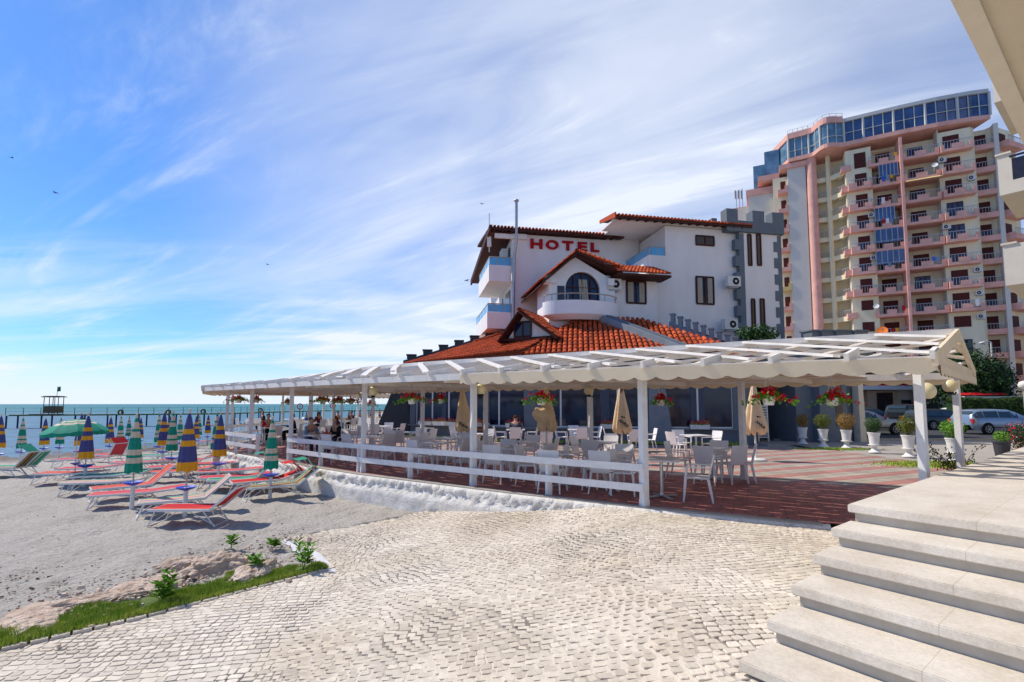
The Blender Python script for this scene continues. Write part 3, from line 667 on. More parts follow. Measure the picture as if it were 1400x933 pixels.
def wing(root, FE, BE, RD, RDz, n, valance=True):
    def f(t): p = at(FE, t); return Vector((p.x, p.y, EZ))
    def b(t): p = at(BE, t); return Vector((p.x, p.y, EZ))
    def r(t):
        p = at(RD, t); k = t*(len(RDz)-1); i = min(int(k), len(RDz)-2); return Vector((p.x, p.y, lerp(RDz[i], RDz[i+1], k-i)))
    wd = .15; ht = .04
    for side, q in (('front', f), ('back', b)):
        mb = MB()
        for k in range(-3, n+3):
            for sg in (1, -1):
                # each diagonal board runs from eave to ridge, crossing two bays
                t0, t1 = (k/n, (k+3)/n) if sg > 0 else ((k+3)/n, k/n)
                pts = []
                for j in range(7):
                    u = j/6; t = lerp(t0, t1, u)
                    if -1e-6 <= t <= 1+1e-6: pts.append(q(t).lerp(r(t), u)+Vector((0,0,.02 if sg > 0 else -.012)))
                for j in range(len(pts)-1): mb.bar(pts[j]+Vector((0,0,.05 if sg > 0 else 0)), pts[j+1]+Vector((0,0,.05 if sg > 0 else 0)), wd if sg > 0 else .13, ht)
        mb.build('lattice', 'white_paint', root)
    mb = MB()
    for k in range(24): mb.bar(r(k/24)+Vector((0,0,.03)), r((k+1)/24)+Vector((0,0,.03)), .09, .13)
    mb.build('ridge_beam', 'white_paint', root)
    # eave fascia with scalloped lower edge
    for q, s_ in ((f, 1), (b, -1)):
        mb = MB(); P = FE if q is f else BE; Ln = path_len(P); m = int(Ln/.045); top = []; bot = []
        if q is f and valance: m = int(m*.352)
        for i in range(m+1):
            t = i/m*(.352 if q is f and valance else 1); p = q(t); ph = t*Ln/.37
            zb = EZ-.17-.062*abs(sin(pi*ph))**.8
            top.append(p+Vector((0,0,-.0))); bot.append(Vector((p.x, p.y, zb)))
        d = [(top[min(i+1, m)]-top[max(i-1, 0)]).normalized().cross(Vector((0,0,1)))*.014 for i in range(m+1)]
        sh = .062 if s_ > 0 else -.062
        top = [a+e.normalized()*-sh for a, e in zip(top, d)]; bot = [a+e.normalized()*-sh for a, e in zip(bot, d)]
        mb.grid([[a+e for a, e in zip(bot, d)], [a+e for a, e in zip(top, d)], [a-e for a, e in zip(top, d)], [a-e for a, e in zip(bot, d)], [a+e for a, e in zip(bot, d)]])
        mb.build('scalloped_fascia', 'cream_valance', root)
        mb = MB()
        for k in range(20): mb.bar(q(k/20)+Vector((0,0,-.05)), q((k+1)/20)+Vector((0,0,-.05)), .1, .14)
        mb.build('eave_beam', 'white_paint', root)
    # rafter feet standing proud of the fascia, in pairs
    m = int(path_len(FE)/.95)
    for i in range(m+1):
        t = i/m; a = f(t); c = r(t); dd = (a-c).normalized(); a2 = a+dd*.13+Vector((0,0,.06)); mb = MB(); mb.bar(a2, a2-dd*(.62 if i % 2 else .36), .06, .12); mb.build('rafter_end', 'white_paint', root)
    # tie planks between the eaves: the shading ceiling
    mb = MB(); nn = 15
    for k in range(nn):
        u = (k+.5)/nn; ws = .235 if valance else .15
        for j in range(2 if valance else 0, 26):
            a, c = f(j/26).lerp(b(j/26), u), f((j+1)/26).lerp(b((j+1)/26), u)
            w_ = (f(j/26)-b(j/26)).length/nn*.84
            a.z = c.z = 2.37+.004*(k % 3); mb.bar(a, c, w_, .018)
    mb.build('ceiling_planks', 'plank', root)
    mb = MB(); m = int(path_len(FE)/2.6)
    for i in range(m+1): t = i/m; a, c = f(t), b(t); mb.bar(a+Vector((0,0,-.1)), c+Vector((0,0,-.1)), .07, .12)
    mb.build('cross_beam', 'white_paint', root)
    # gable ends
    for t in (0., 1.):
        a, c, p = f(t), b(t), r(t); mb = MB(); o = (f(0)-f(.03)).normalized()*.03 if t == 0 else (f(1)-f(.97)).normalized()*.03
        for x in (a, c): mb.bar(x+o+(x-p).normalized()*.12, p+o, .045, .19)
        mb.bar(a+o*.5+Vector((0,0,-.02)), c+o*.5+Vector((0,0,-.03)), .045, .15); k1, k2 = a.lerp(p, .62), c.lerp(p, .62); mb.bar(k1, k2, .05, .09)
        Ln = (a-c).length; m = 60; top = [a.lerp(c, i/m)+o*1.6+Vector((0,0,-.1)) for i in range(m+1)]; bot = [x+Vector((0,0,-.1-.05*abs(sin(pi*Ln*i/m/.37)))) for i, x in enumerate(top)]
        mb.grid([bot, top]); mb.grid([[x+o*.6 for x in bot], [x+o*.6 for x in top]]); mb.build('gable_end', 'cream_valance', root)
def post(root, x, y, z0=0., z1=2.36, s=.118): mb = MB(); mb.box((x, y, (z0+z1)/2), (s, s, z1-z0), .5); mb.box((x, y, z0+.06), (s+.012, s+.012, .12), .5); return mb.build('post', 'rail_paint', root)
pg = thing('pergola', 'white timber pergola with diagonal lattice roof and scalloped fascia over the near terrace', 'pergola')
wing(pg, FE, BE, RD, RDz, 20)
PF = [(6.03,7.37),(2.33,8.9),(-.86,11.15),(-3.94,13.3),(-7.0,15.85),(-9.5,18.2),(-11.4,20.0)]
PB = [(9.1,10.2),(5.57,12.09),(2.15,13.75),(-.8,15.15),(-3.1,17.3),(-5.6,20.1),(-8.3,23.2)]
for x, y in PF+PB: post(pg, x, y, s=.104 if x > 5.6 else .118)
pw = thing('pergola', 'farther white pergola wing on the sea side of the terrace, behind the blue slanted wall', 'pergola')
FE2 = [(-12.6,20.4),(-14.6,24.5),(-14.3,29),(-11.5,36)]; BE2 = [(-9.2,22.6),(-10.4,25.2),(-10.2,28.6),(-7.5,35)]; RD2 = [(-10.9,21.6),(-12.5,24.9),(-12.3,28.8),(-9.5,35.5)]
wing(pw, FE2, BE2, RD2, [2.72,2.85,2.9,2.9], 8)
for x, y in [(-12.1,21.6),(-13.9,24.8),(-14,27),(-13.6,29.6),(-12.3,32.6),(-11,35.6),(-9.8,24.2),(-10.6,26.4),(-10,29.3),(-8.9,32)]: post(pw, x, y, s=.11)
# ---- railings along the terrace edge
def railing(P, lab, inner=None, posts=True, gaps=()):
    t = thing('railing', lab, 'railing'); Ln = path_len(P)
    for z, nm in ((.68, 'top_rail'), (.33, 'lower_rail')):
        mb = MB(); n = max(2, int(Ln/1.1))
        for k in range(n): mb.bar(at(P, k/n)+Vector((0,0,z)), at(P, (k+1)/n)+Vector((0,0,z)), .035, .13)
        mb.build(nm, 'rail_paint', t)
    m = max(1, round(Ln/1.85))
    for k in range(m+1):
        p = at(P, k/m); mb = MB(); mb.box((p.x+.03, p.y+.06, .37), (.11, .09, .74), .5); mb.build('rail_post', 'rail_paint', t)
    return t
def shift(P, o): return [(x+.48*o, y+.88*o) for x, y in P]
railing([(2.3,8.83),(-.86,11.05),(-3.94,13.2),(-7.1,15.85)], 'long white two-board railing between the near terrace posts above the white stone wall')
railing([(-8.75,17.15),(-10.2,18.4),(-11.5,19.7),(-12.9,22),(-14.1,25),(-13.8,29.5),(-11.2,35.5)], 'curved white railing at the left end of the terrace beyond the beach entrance')
# ---- lamps
def lamp(x, y, z, lab, sx=1):
    t = thing('globe_lamp', lab, 'lamp', (x, y, z), 0, 'round cream lamps on the pergola posts'); mb = MB(); mb.lathe((0,0,0), [(.001,-.13)]+[(.13*cos(a), .13*sin(a)) for a in [radians(k*15) for k in range(-5, 6)]]+[(.001,.13)], 16); mb.build('globe', 'lamp_cream', t, smooth=True)
    mb = MB(); mb.lathe((0,0,-.15), [(.001,-.03),(.05,-.02),(.055,.03),(.001,.035)], 12); mb.tube([(0,0,-.16),(-.1*sx,.02,-.17),(-.14*sx,.03,-.12)], .015, 6); mb.build('lamp_holder', 'black', t)
for (px, py, d, lab, s) in [(1266,535,7.6,'cream globe lamp on the pergola post beside the platform',1),(1299,528,10.0,'cream globe lamp on the back post at the gable end',-1),(658,532,11.3,'cream globe lamp beside the second post from the entrance steps',1),(805,534,13.5,'cream globe lamp on the back post near the folded lettered parasol',-1),(510,535,13.4,'cream globe lamp on the middle front post above the seated couple',1),(495,541,19.,'cream globe lamp at the back eave beside the slanted blue wall',1)]:
    p = D(px, py, d); lamp(p.x, p.y, p.z, lab, s)
# ---- hanging baskets
def basket(px, py, d, w_, lab, seed, c='petal_red', pot=True, tail=1):
    p = D(px, py, d); t = thing('hanging_basket', lab, 'flower basket', (p.x, p.y, p.z), 0, 'hanging flower baskets under the pergola'); r = random.Random(seed)
    mb = MB(); mb.lathe((0,0,0), [(.001,-.09),(.075,-.09),(.105,.02),(.11,.05),(.1,.05),(.07,-.02),(.001,-.02)], 14); mb.build('pot', 'pot_white', t)
    mb = MB(); top = (0, 0, 2.33-p.z)
    for k in range(3): a = k*2.1; mb.tube([(.1*cos(a), .1*sin(a), .05), top], .004, 4)
    mb.build('hanger', 'steel', t)
    lf = MB(); fl = MB()
    def sp():
        a = r.uniform(0, 6.28); rad = min(1.15, abs(r.gauss(0, .5)))*w_/2; z = .12-.5*(rad/(w_/2))**1.5*.25*tail+r.gauss(0, .035); return Vector((cos(a)*rad*1.15, sin(a)*rad*.6, z))
    for _ in range(420):
        c0 = sp()+Vector((0,0,-.03)); s = r.uniform(.018, .034); n1 = Vector((r.gauss(0,1), r.gauss(0,1), r.gauss(0,1))).normalized(); n2 = n1.orthogonal().normalized(); n3 = n1.cross(n2)
        lf.face([c0+n2*s, c0+n3*s, c0-n2*s, c0-n3*s])
    for _ in range(26):
        c0 = sp()+Vector((0,-.03,.02)); 
        for _ in range(14):
            c1 = c0+Vector((r.gauss(0,.022), r.gauss(0,.022), r.gauss(0,.02))); s = r.uniform(.012,.022); n1 = Vector((r.gauss(0,1), r.gauss(0,1), r.gauss(0,1))).normalized(); n2 = n1.orthogonal().normalized(); n3 = n1.cross(n2)
            fl.face([c1+n2*s, c1+n3*s, c1-n2*s, c1-n3*s])
    lf.build('leaves', 'leaf', t); fl.build('petals', c, t)
for i, a in enumerate([(1051,547,8.4,.72,'brightest red geranium basket hanging by the dark doorway'),(1138,548,8.9,.62,'red geranium basket hanging before the grey wall slit window'),(740,548,10.5,.62,'crimson geranium basket in front of the knotted parasol'),(903,550,11.8,.45,'small crimson basket against the dark window right of the thick front post'),(563,548,12.6,.7,'bright red trailing basket just right of the slanted blue wall'),(603,548,15.2,.42,'small basket hanging left of the leaning parasol'),(327,548,19.2,.9,'broad red basket at the far left corner of the pergola'),(351,548,21.,.5,'small dark red basket right of the corner one at the left'),(441,549,17.,.8,'green and red basket above the seated couple'),(463,549,20.,.62,'dark red basket hanging in the middle of the left bunch'),(480,550,20.5,.7,'dark crimson basket nearest the left of the tall middle post'),(508,553,22.,.45,'small reddish basket right of the tall middle post'),(394,551,24.,.5,'tiny dark basket silhouetted against the sea behind the entrance')]):
    basket(*a[:4], a[4], 30+i)
# ================= tables and chairs
def make_chair():
    t = thing('terrace_chair', 'white plastic armchair', 'chair', group='white chairs on the terrace')
    def bev(name, pts, mt='chair_plastic', be=.012):
        bm = bmesh.new(); vs = [bm.verts.new(p) for p in pts]
        for f in ((3,2,1,0),(4,5,6,7),(0,1,5,4),(1,2,6,5),(2,3,7,6),(3,0,4,7)): bm.faces.new([vs[i] for i in f])
        bmesh.ops.bevel(bm, geom=bm.edges[:], offset=be, segments=2, affect='EDGES'); me = bpy.data.meshes.new(name); bm.to_mesh(me); bm.free(); me.materials.append(M[mt])
        o = bpy.data.objects.new(name, me); col.objects.link(o); o.parent = t; return o
    # faces -Y (front); back at +Y
    bev('seat', [(-.22,-.23,.42),(.22,-.23,.42),(.2,.2,.41),(-.2,.2,.41),(-.23,-.235,.45),(.23,-.235,.45),(.205,.21,.44),(-.205,.21,.44)])
    rows = []
    for k in range(7):
        u = k/6; z = .44+.43*u; y = .2+.09*u; w_ = .205+.03*u if u < .9 else .225
        rows.append([(x*w_, y+.025*(1-x*x)*u, z) for x in (-1,-.6,-.2,.2,.6,1)])
    mb = MB(); back = [[(x, y+.018, z) for x, y, z in r] for r in rows]; mb.grid(rows); mb.grid([r[::-1] for r in back])
    mb.grid([rows[-1], back[-1]]); mb.grid([[r[0] for r in back], [r[0] for r in rows]]); mb.grid([[r[-1] for r in rows], [r[-1] for r in back]]); mb.build('backrest', 'chair_plastic', t)
    for sx in (-1, 1):
        for yy, yb in ((-.2,-.24),(.19,.27)):
            mb = MB(); mb.grid([[(sx*.2+a*.02*k, yt+b*.022*k, z) for a, b in ((-1,-1),(1,-1),(1,1),(-1,1))] for z, k, yt in ((.43,1,yy),(0,.62,yb))], closed=True); mb.v = [(x+(sx*.035 if z < .01 else 0), y, z) for x, y, z in mb.v]; mb.build('leg', 'chair_plastic', t)
        mb = MB(); mb.bar((sx*.225,.24,.64), (sx*.245,-.18,.635), .045, .022); mb.bar((sx*.245,-.18,.64), (sx*.225,-.2,.43), .026, .035, up=(0,1,0)); mb.build('armrest', 'chair_plastic', t)
    return t
def make_table():
    t = thing('terrace_table', 'square white table', 'table', group='square white tables on the terrace')
    bm = bmesh.new(); bmesh.ops.create_cube(bm, size=1); [setattr(v, 'co', Vector((v.co.x*.78, v.co.y*.78, .73+v.co.z*.03))) for v in bm.verts]; bmesh.ops.bevel(bm, geom=bm.edges[:], offset=.01, segments=2, affect='EDGES')
    me = bpy.data.meshes.new('tabletop'); bm.to_mesh(me); bm.free(); me.materials.append(M['table_plastic']); o = bpy.data.objects.new('tabletop', me); col.objects.link(o); o.parent = t
    mb = MB(); mb.lathe((0,0,0), [(.045,.04),(.04,.1),(.032,.7),(.06,.715)], 12); mb.build('pedestal', 'steel', t)
    mb = MB()
    for k in range(4): a = k*pi/2+pi/4; mb.bar((0,0,.04), (.33*cos(a), .33*sin(a), .018), .06, .025)
    mb.build('foot', 'steel', t); return t
chair0 = make_chair(); table0 = make_table(); used_c = [0]; used_t = [0]
SIDE = {'n': 'near', 'f': 'far', 'l': 'left', 'r': 'right'}
def chair(x, y, rz, lab):
    c = chair0 if not used_c[0] else copy_tree(chair0); used_c[0] += 1; c.location = (x, y, 0); c.rotation_euler = (0, 0, rz); c['label'] = lab; return c
rt = random.Random(21)
TB = [  # floor pixel, rotation, which chairs, description
 (905,680,-25,'lr','the table behind the thickest near post'),(975,656,-28,'nflr','the table beside the thick back post'),
 (952,625,10,'flr','the sunny table before the curtained window'),(822,641,-22,'nflr','the table left of the thickest near post'),
 (770,665,-30,'nlr','the table at the rightmost rail section'),(712,640,-25,'nflr','the table behind the centre front post'),
 (655,622,-15,'nfl','the table under the leaning parasol'),(598,642,-28,'nlr','the rail side table, centre left'),
 (560,618,-20,'nflr','the table before the flower boxes'),(705,612,-5,'flr','the table of the stooping person'),
 (790,612,0,'nflr','the table before the wide window'),(522,604,-10,'nflr','the table near the slanted wall foot'),
 (505,628,-35,'nfr','the table by the tall middle post'),(863,617,5,'nlr','the table behind the lettered parasol'),
 (470,612,-30,'flr','the table right behind the couple'),(436,625,-40,'','the dining table of the seated couple'),
 (372,607,-45,'nlr','the table behind the entrance gap'),(345,590,-45,'lnr','the table of the party by the sea'),
 (425,593,-30,'nfl','the middle sea side table'),(470,590,-30,'nr','the small sea side table'),
 (838,667,-26,'lnf','the front table nearest the cobbles'),(700,654,-30,'lrn','the front table before the centre'),(612,631,-30,'lrf','the narrow gap table, centre left'),(742,600,0,'lnr','the table under the knotted parasol'),
 (545,588,-20,'nlr','the farthest table, slanted wall side'),(500,586,-20,'lnr','the far table facing beach umbrellas'),
 (395,588,-40,'fr','the far table behind the umbrella')]
TPOS = {}
for px, py, rz, ch, ds in TB:
    p = G(px, py, 0); rz = radians(rz+rt.uniform(-6, 6)); t = table0 if not used_t[0] else copy_tree(table0); used_t[0] += 1
    t.location = (p.x, p.y, 0); t.rotation_euler = (0, 0, rz); t['label'] = 'square white table: '+ds.replace('the ', '', 1); TPOS[ds] = (p, rz)
    for c in ch:
        a = {'n': -pi/2, 'f': pi/2, 'l': pi, 'r': 0}[c]; dd = .62+rt.uniform(-.04, .16); b = rz+a
        chair(p.x+dd*cos(b)+rt.uniform(-.06,.06), p.y+dd*sin(b), b-pi/2+rt.uniform(-.22,.22), 'white chair on the %s side of %s' % (SIDE[c], ds))
for px, py, rz, lab in [(1000,660,200,'lone white chair leaning against the back post right of the tables'),(626,612,60,'single white chair turned sideways under the pergola centre'),(588,604,100,'single white chair below the pink flower boxes'),(745,622,190,'single white chair turned away behind the knotted parasol'),(455,632,150,'single white chair close to the rail behind the woman')]:
    p = G(px, py, 0); chair(p.x, p.y, radians(rz), lab)
# ================= people
def skinned(name, joints, edges, radii, mt, parent, sub=2, root=0):
    me = bpy.data.meshes.new(name); me.from_pydata(joints, edges, []); o = bpy.data.objects.new(name, me); col.objects.link(o)
    md = o.modifiers.new('s', 'SKIN'); s2 = o.modifiers.new('u', 'SUBSURF'); s2.levels = sub; s2.render_levels = sub
    for i, r in enumerate(radii): me.skin_vertices[0].data[i].radius = (r, r) if isinstance(r, float) else r
    me.skin_vertices[0].data[root].use_root = True
    bpy.context.view_layer.update(); m2 = bpy.data.meshes.new_from_object(o.evaluated_get(bpy.context.evaluated_depsgraph_get()))
    bpy.data.objects.remove(o); m2.materials.clear(); m2.materials.append(M[mt]); m2.polygons.foreach_set('use_smooth', [True]*len(m2.polygons))
    q = bpy.data.objects.new(name, m2); col.objects.link(q); q.parent = parent; return q
def join_mesh(o, mbx):      # append a second shell to an object's mesh
    bm = bmesh.new(); bm.from_mesh(o.data); tmp = bpy.data.meshes.new('x'); tmp.from_pydata(mbx.v, [], mbx.f); bm.from_mesh(tmp); bm.to_mesh(o.data); bm.free()
def seated(x, y, face, top, legs_c, hair, lab, long_hair=False, lean=.1, seat=.45, hands='table', head=True):
    t = thing('person', lab, 'person', (x, y, 0), face, 'people sitting on the terrace')
    S = seat+.09; f = -1       # figure faces local -Y
    J = [(0,0,S),(0,-lean*.5,S+.28),(0,-lean,S+.47),(0,-lean-.01,S+.56),(0,-lean-.04,S+.66),(0,-lean-.045,S+.76)]
    E = [(0,1),(1,2),(2,3),(3,4),(4,5)]; Rr = [(.15,.11),(.135,.1),(.15,.085),.05,.085,.075]
    hy = -.44 if hands == 'table' else -.3; hz = .80 if hands == 'table' else .95
    for sx in (-1, 1):
        b = len(J); J += [(sx*.19,-lean,S+.45),(sx*.23,-lean-.06,S+.2),(sx*.12,hy,hz),(sx*.085,hy-.07,hz+.02)]; E += [(2,b),(b,b+1),(b+1,b+2),(b+2,b+3)]; Rr += [.058,.045,.032,.03]
        for k in range(4):
            c = len(J); ox = (k-1.5)*.018; J += [(sx*.085+ox, hy-.1, hz+.025),(sx*.085+ox, hy-.135, hz+.01),(sx*.085+ox,hy-.15,hz-.01)]; E += [(b+3,c),(c,c+1),(c+1,c+2)]; Rr += [.0095,.009,.008]
        c = len(J); J += [(sx*.055, hy-.06, hz+.03),(sx*.045, hy-.09, hz+.03)]; E += [(b+3,c),(c,c+1)]; Rr += [.011,.009]
        b = len(J); J += [(sx*.09,-.05,S),(sx*.12,-.46,S-.02),(sx*.12,-.44,.12),(sx*.12,-.46,.05),(sx*.12,-.6,.035)]; E += [(0,b),(b,b+1),(b+1,b+2),(b+2,b+3),(b+3,b+4)]; Rr += [.085,.06,.04,.04,.032]
    body = skinned('body', J, E, Rr, 'skin', t)
    # nose, ears as raised points on the head
    hb = MB(); hc = Vector((0,-lean-.045,S+.70)); hb.face([hc+Vector((-.014,-.082,-.015)), hc+Vector((.014,-.082,-.015)), hc+Vector((0,-.108,-.012)), hc+Vector((0,-.08,.03))])
    for sx in (-1, 1): hb.box(hc+Vector((sx*.082,.0,0)), (.014,.03,.055))
    hb.face([hc+Vector((-.03,-.083,.02)), hc+Vector((-.012,-.085,.02)), hc+Vector((-.012,-.084,.03)), hc+Vector((-.03,-.082,.03))]); join_mesh(body, hb)
    # clothing: slightly thicker shells
    J2 = J[:3]; E2 = [(0,1),(1,2)]; R2 = [(.165,.125),(.15,.115),(.155,.095)]
    for sx in (-1, 1): b = len(J2); J2 += [(sx*.19,-lean,S+.455),(sx*.23,-lean-.06,S+.2),(sx*.125,hy+.04,hz)]; E2 += [(2,b),(b,b+1),(b+1,b+2)]; R2 += [.07,.058,.046]
    skinned('sweater', J2, E2, R2, top, t)
    J3 = [(0,.0,S-.01)]; E3 = []; R3 = [(.16,.12)]
    for sx in (-1, 1): b = len(J3); J3 += [(sx*.09,-.05,S-.01),(sx*.12,-.47,S-.02),(sx*.12,-.44,.12)]; E3 += [(0,b),(b,b+1),(b+1,b+2)]; R3 += [.095,.073,.055]
    skinned('trousers', J3, E3, R3, legs_c, t)
    J4 = [(0,-lean+.0,S+.80),(0,-lean+.03,S+.73),(0,-lean+.04,S+.66)]; E4 = [(0,1),(1,2)]; R4 = [(.07,.055),(.096,.075),(.08,.05)]
    if long_hair:
        for sx in (-1, 1): b = len(J4); J4 += [(sx*.075,-lean-.01,S+.72),(sx*.09,-lean-.01,S+.58),(sx*.085,-lean-.02,S+.46)]; E4 += [(1,b),(b,b+1),(b+1,b+2)]; R4 += [.038,.04,.025]
    skinned('hair', J4, E4, R4, hair, t)
    return t
def seat_at(ds, side, top, legs_c, hair, lab, dist=.72, with_chair=True, **k):
    p, rz = TPOS[ds]; a = rz+{'n': -pi/2, 'f': pi/2, 'l': pi, 'r': 0}[side]; x, y = p.x+dist*cos(a), p.y+dist*sin(a)
    if with_chair: chair(x+.02*cos(a), y+.02*sin(a), a-pi/2, ' '.join(('white chair under the '+lab).replace(',', '').split()[:15]))
    return seated(x, y, a-pi/2, top, legs_c, hair, lab, **k)
couple = 'the dining table of the seated couple'
seat_at(couple, 'l', 'cl_blue', 'cl_navy', 'hair_dark', 'person in a pale blue sweater with short dark hair, leaning over a meal', lean=.2)
seat_at(couple, 'f', 'cl_black', 'cl_jeans', 'hair_auburn', 'person with long auburn hair and a black jacket, eating', lean=.08, long_hair=True)
party = 'the table of the party by the sea'
seat_at(party, 'f', 'cl_black', 'cl_navy', 'hair_dark', 'person in black with dark hair seated by the corner post, back of the party', long_hair=True)
seat_at('the table behind the entrance gap', 'l', 'cl_red', 'cl_black', 'hair_dark', 'person in a red jacket at the sea side party', dist=.95)
seat_at('the table behind the entrance gap', 'f', 'cl_black', 'cl_black', 'hair_dark', 'person in black holding hands on the table opposite the red jacket', dist=.95)
seat_at('the middle sea side table', 'r', 'cl_maroon', 'cl_black', 'hair_auburn', 'person in maroon with red hair, far side of the terrace', long_hair=True)
seat_at('the small sea side table', 'l', 'cl_black', 'cl_navy', 'hair_dark', 'person in a dark top with a dark cap of hair, farthest row')
seat_at('the small sea side table', 'f', 'cl_grey', 'cl_black', 'hair_dark', 'person in dark grey standing out against the sea by the post')
seat_at('the table of the stooping person', 'n', 'cl_grey', 'cl_black', 'hair_auburn', 'person in a grey checked shirt stooping over the table, brown hair', lean=.34, dist=.6)
# things on the couple's table
p, rz = TPOS[couple]
mb = MB(); mb.lathe((0,0,0), [(.001,0),(.09,.004),(.12,.02),(.125,.022),(.09,.012),(.001,.008)], 18); o = mb.build('dinner_plate', 'pot_white'); o.location = (p.x-.15, p.y+.05, .746); tag(o, 'white dinner plate before the blue sweater', 'plate')
o = mb.build('dinner_plate', 'pot_white'); o.location = (p.x+.12, p.y+.16, .746); tag(o, 'white dinner plate before the auburn haired diner', 'plate')
mb = MB(); mb.lathe((0,0,0), [(.03,0),(.032,.14),(.013,.2),(.013,.26),(.001,.26)], 12); o = mb.build('bottle', 'petal_red'); o.location = (p.x+.28, p.y-.1, .746); tag(o, 'red sauce bottle on the couple table', 'bottle')
mb = MB()
for k in range(5): mb.face([(0,0,.02),(.09*cos(k*1.25),.09*sin(k*1.25),.1+.03*(k % 2)),(.07*cos(k*1.25+.7),.07*sin(k*1.25+.7),.16),(.02,.01,.12)])
o = mb.build('napkin', 'pot_white'); o.location = (p.x+.05, p.y+.02, .75); tag(o, 'crumpled white napkin on the couple table', 'napkin')
# ================= folded cream parasols on the terrace
def folded(px, py_top, py_bot, d, z0, lab, style, base=True, wide=.23, lean=0.):
    top = D(px, py_top, d); bot = D(px, py_bot, d); t = thing('folded_parasol', lab, 'parasol', (top.x, top.y, z0), 0, 'folded cream parasols on the terrace')
    H = top.z-z0; h = bot.z-z0; ln = H-h; mb = MB(); rows = []; n = 48
    for i in range(22):
        u = i/21; z = H-.03-ln*u; rr = (.06+(wide-.06)*min(1, u*1.12)) if u < .9 else wide*(1-.45*((u-.9)/.1)**2)
        row = []
        for k in range(n):
            a = 2*pi*k/n; pl = 1+.20*cos(6*a+u*.7)*min(1, u*2)+.07*sin(11*a+3*u); dz = -.06*cos(6*a)*(u > .9)
            row.append((rr*pl*cos(a)+lean*u, rr*pl*sin(a)*.8, z+dz))
        rows.append(row)
    mb.grid(rows, 0, True); c = mb.build('canopy', 'brolly_cream', t, smooth=True)
    if style == 'tied':
        mb = MB(); rows = []
        for i in range(14):
            u = i/13; z = h+.1+.5*(1-u); rr = .17+.10*sin(pi*u)+(.02 if u < .5 else -.10*(u-.5)); rows.append([(rr*(1+.17*cos(5*k*2*pi/30+u*5))*cos(k*2*pi/30)-.12+.1*u, rr*(1+.17*sin(4*k*2*pi/30))*sin(k*2*pi/30)-.05, z) for k in range(30)])
        mb.grid(rows, 0, True); mb.build('canopy_fold', 'brolly_cream', t, smooth=True)
    mb = MB(); mb.tube([(0,0,.04),(0,0,H)], .028, 10); mb.build('pole', 'pot_white', t)
    if base: mb = MB(); mb.lathe((0,0,0), [(.001,.0),(.3,.0),(.3,.045),(.27,.07),(.05,.085),(.045,.25),(.001,.25)], 28); mb.build('base', 'pot_white', t)
    def put(txt, size, cz, rotd, dep_r, flip=False):
        me = text_mesh(txt, size, .002, .004); me.name = 'lettering'; me.materials.clear(); me.materials.append(M['ink'])
        ca, sa = cos(radians(rotd)), sin(radians(rotd))
        for v in me.vertices:
            x, y = v.co.x, v.co.y
            if flip: x = -x
            X = x*ca-y*sa; Z = x*sa+y*ca; u = (H-.03-(cz+Z))/ln; rr = wide*(1.24)*min(1, max(.3, u*1.12)); th = X/rr
            v.co = (rr*sin(th)+lean*u, -rr*cos(th)*.86-.012+v.co.z, cz+Z)
        o = bpy.data.objects.new('lettering', me); col.objects.link(o); o.parent = t
    if style == 'ELBAR_R': put('ELBAR', .12, h+.22, -35, 0, True); put('Birra', .06, h+.42, -8, 0); put('P', .2, h+1.15, 0, 0)
    if style == 'ELBAR': put('ELBAR', .12, h+.24, -40, 0, True); put('Birra', .06, h+.5, -4, 0)
    if style == 'LEAN': put('ELBAR', .11, h+.12, -32, 0)
    return t
folded(849,527,590,15.2,0,'folded cream parasol with black ELBAR lettering reversed along its hem, centre','ELBAR_R',wide=.25)
folded(1030,524,592,16.,0,'folded cream parasol behind the back post, on a round white base','ELBAR',wide=.33)
folded(747,530,587,13.9,0,'folded cream parasol knotted into a bulge at its hem','tied',wide=.24)
folded(632,532,588,15.6,0,'slanting folded cream parasol left of the centre front post','LEAN',wide=.24,lean=.06)
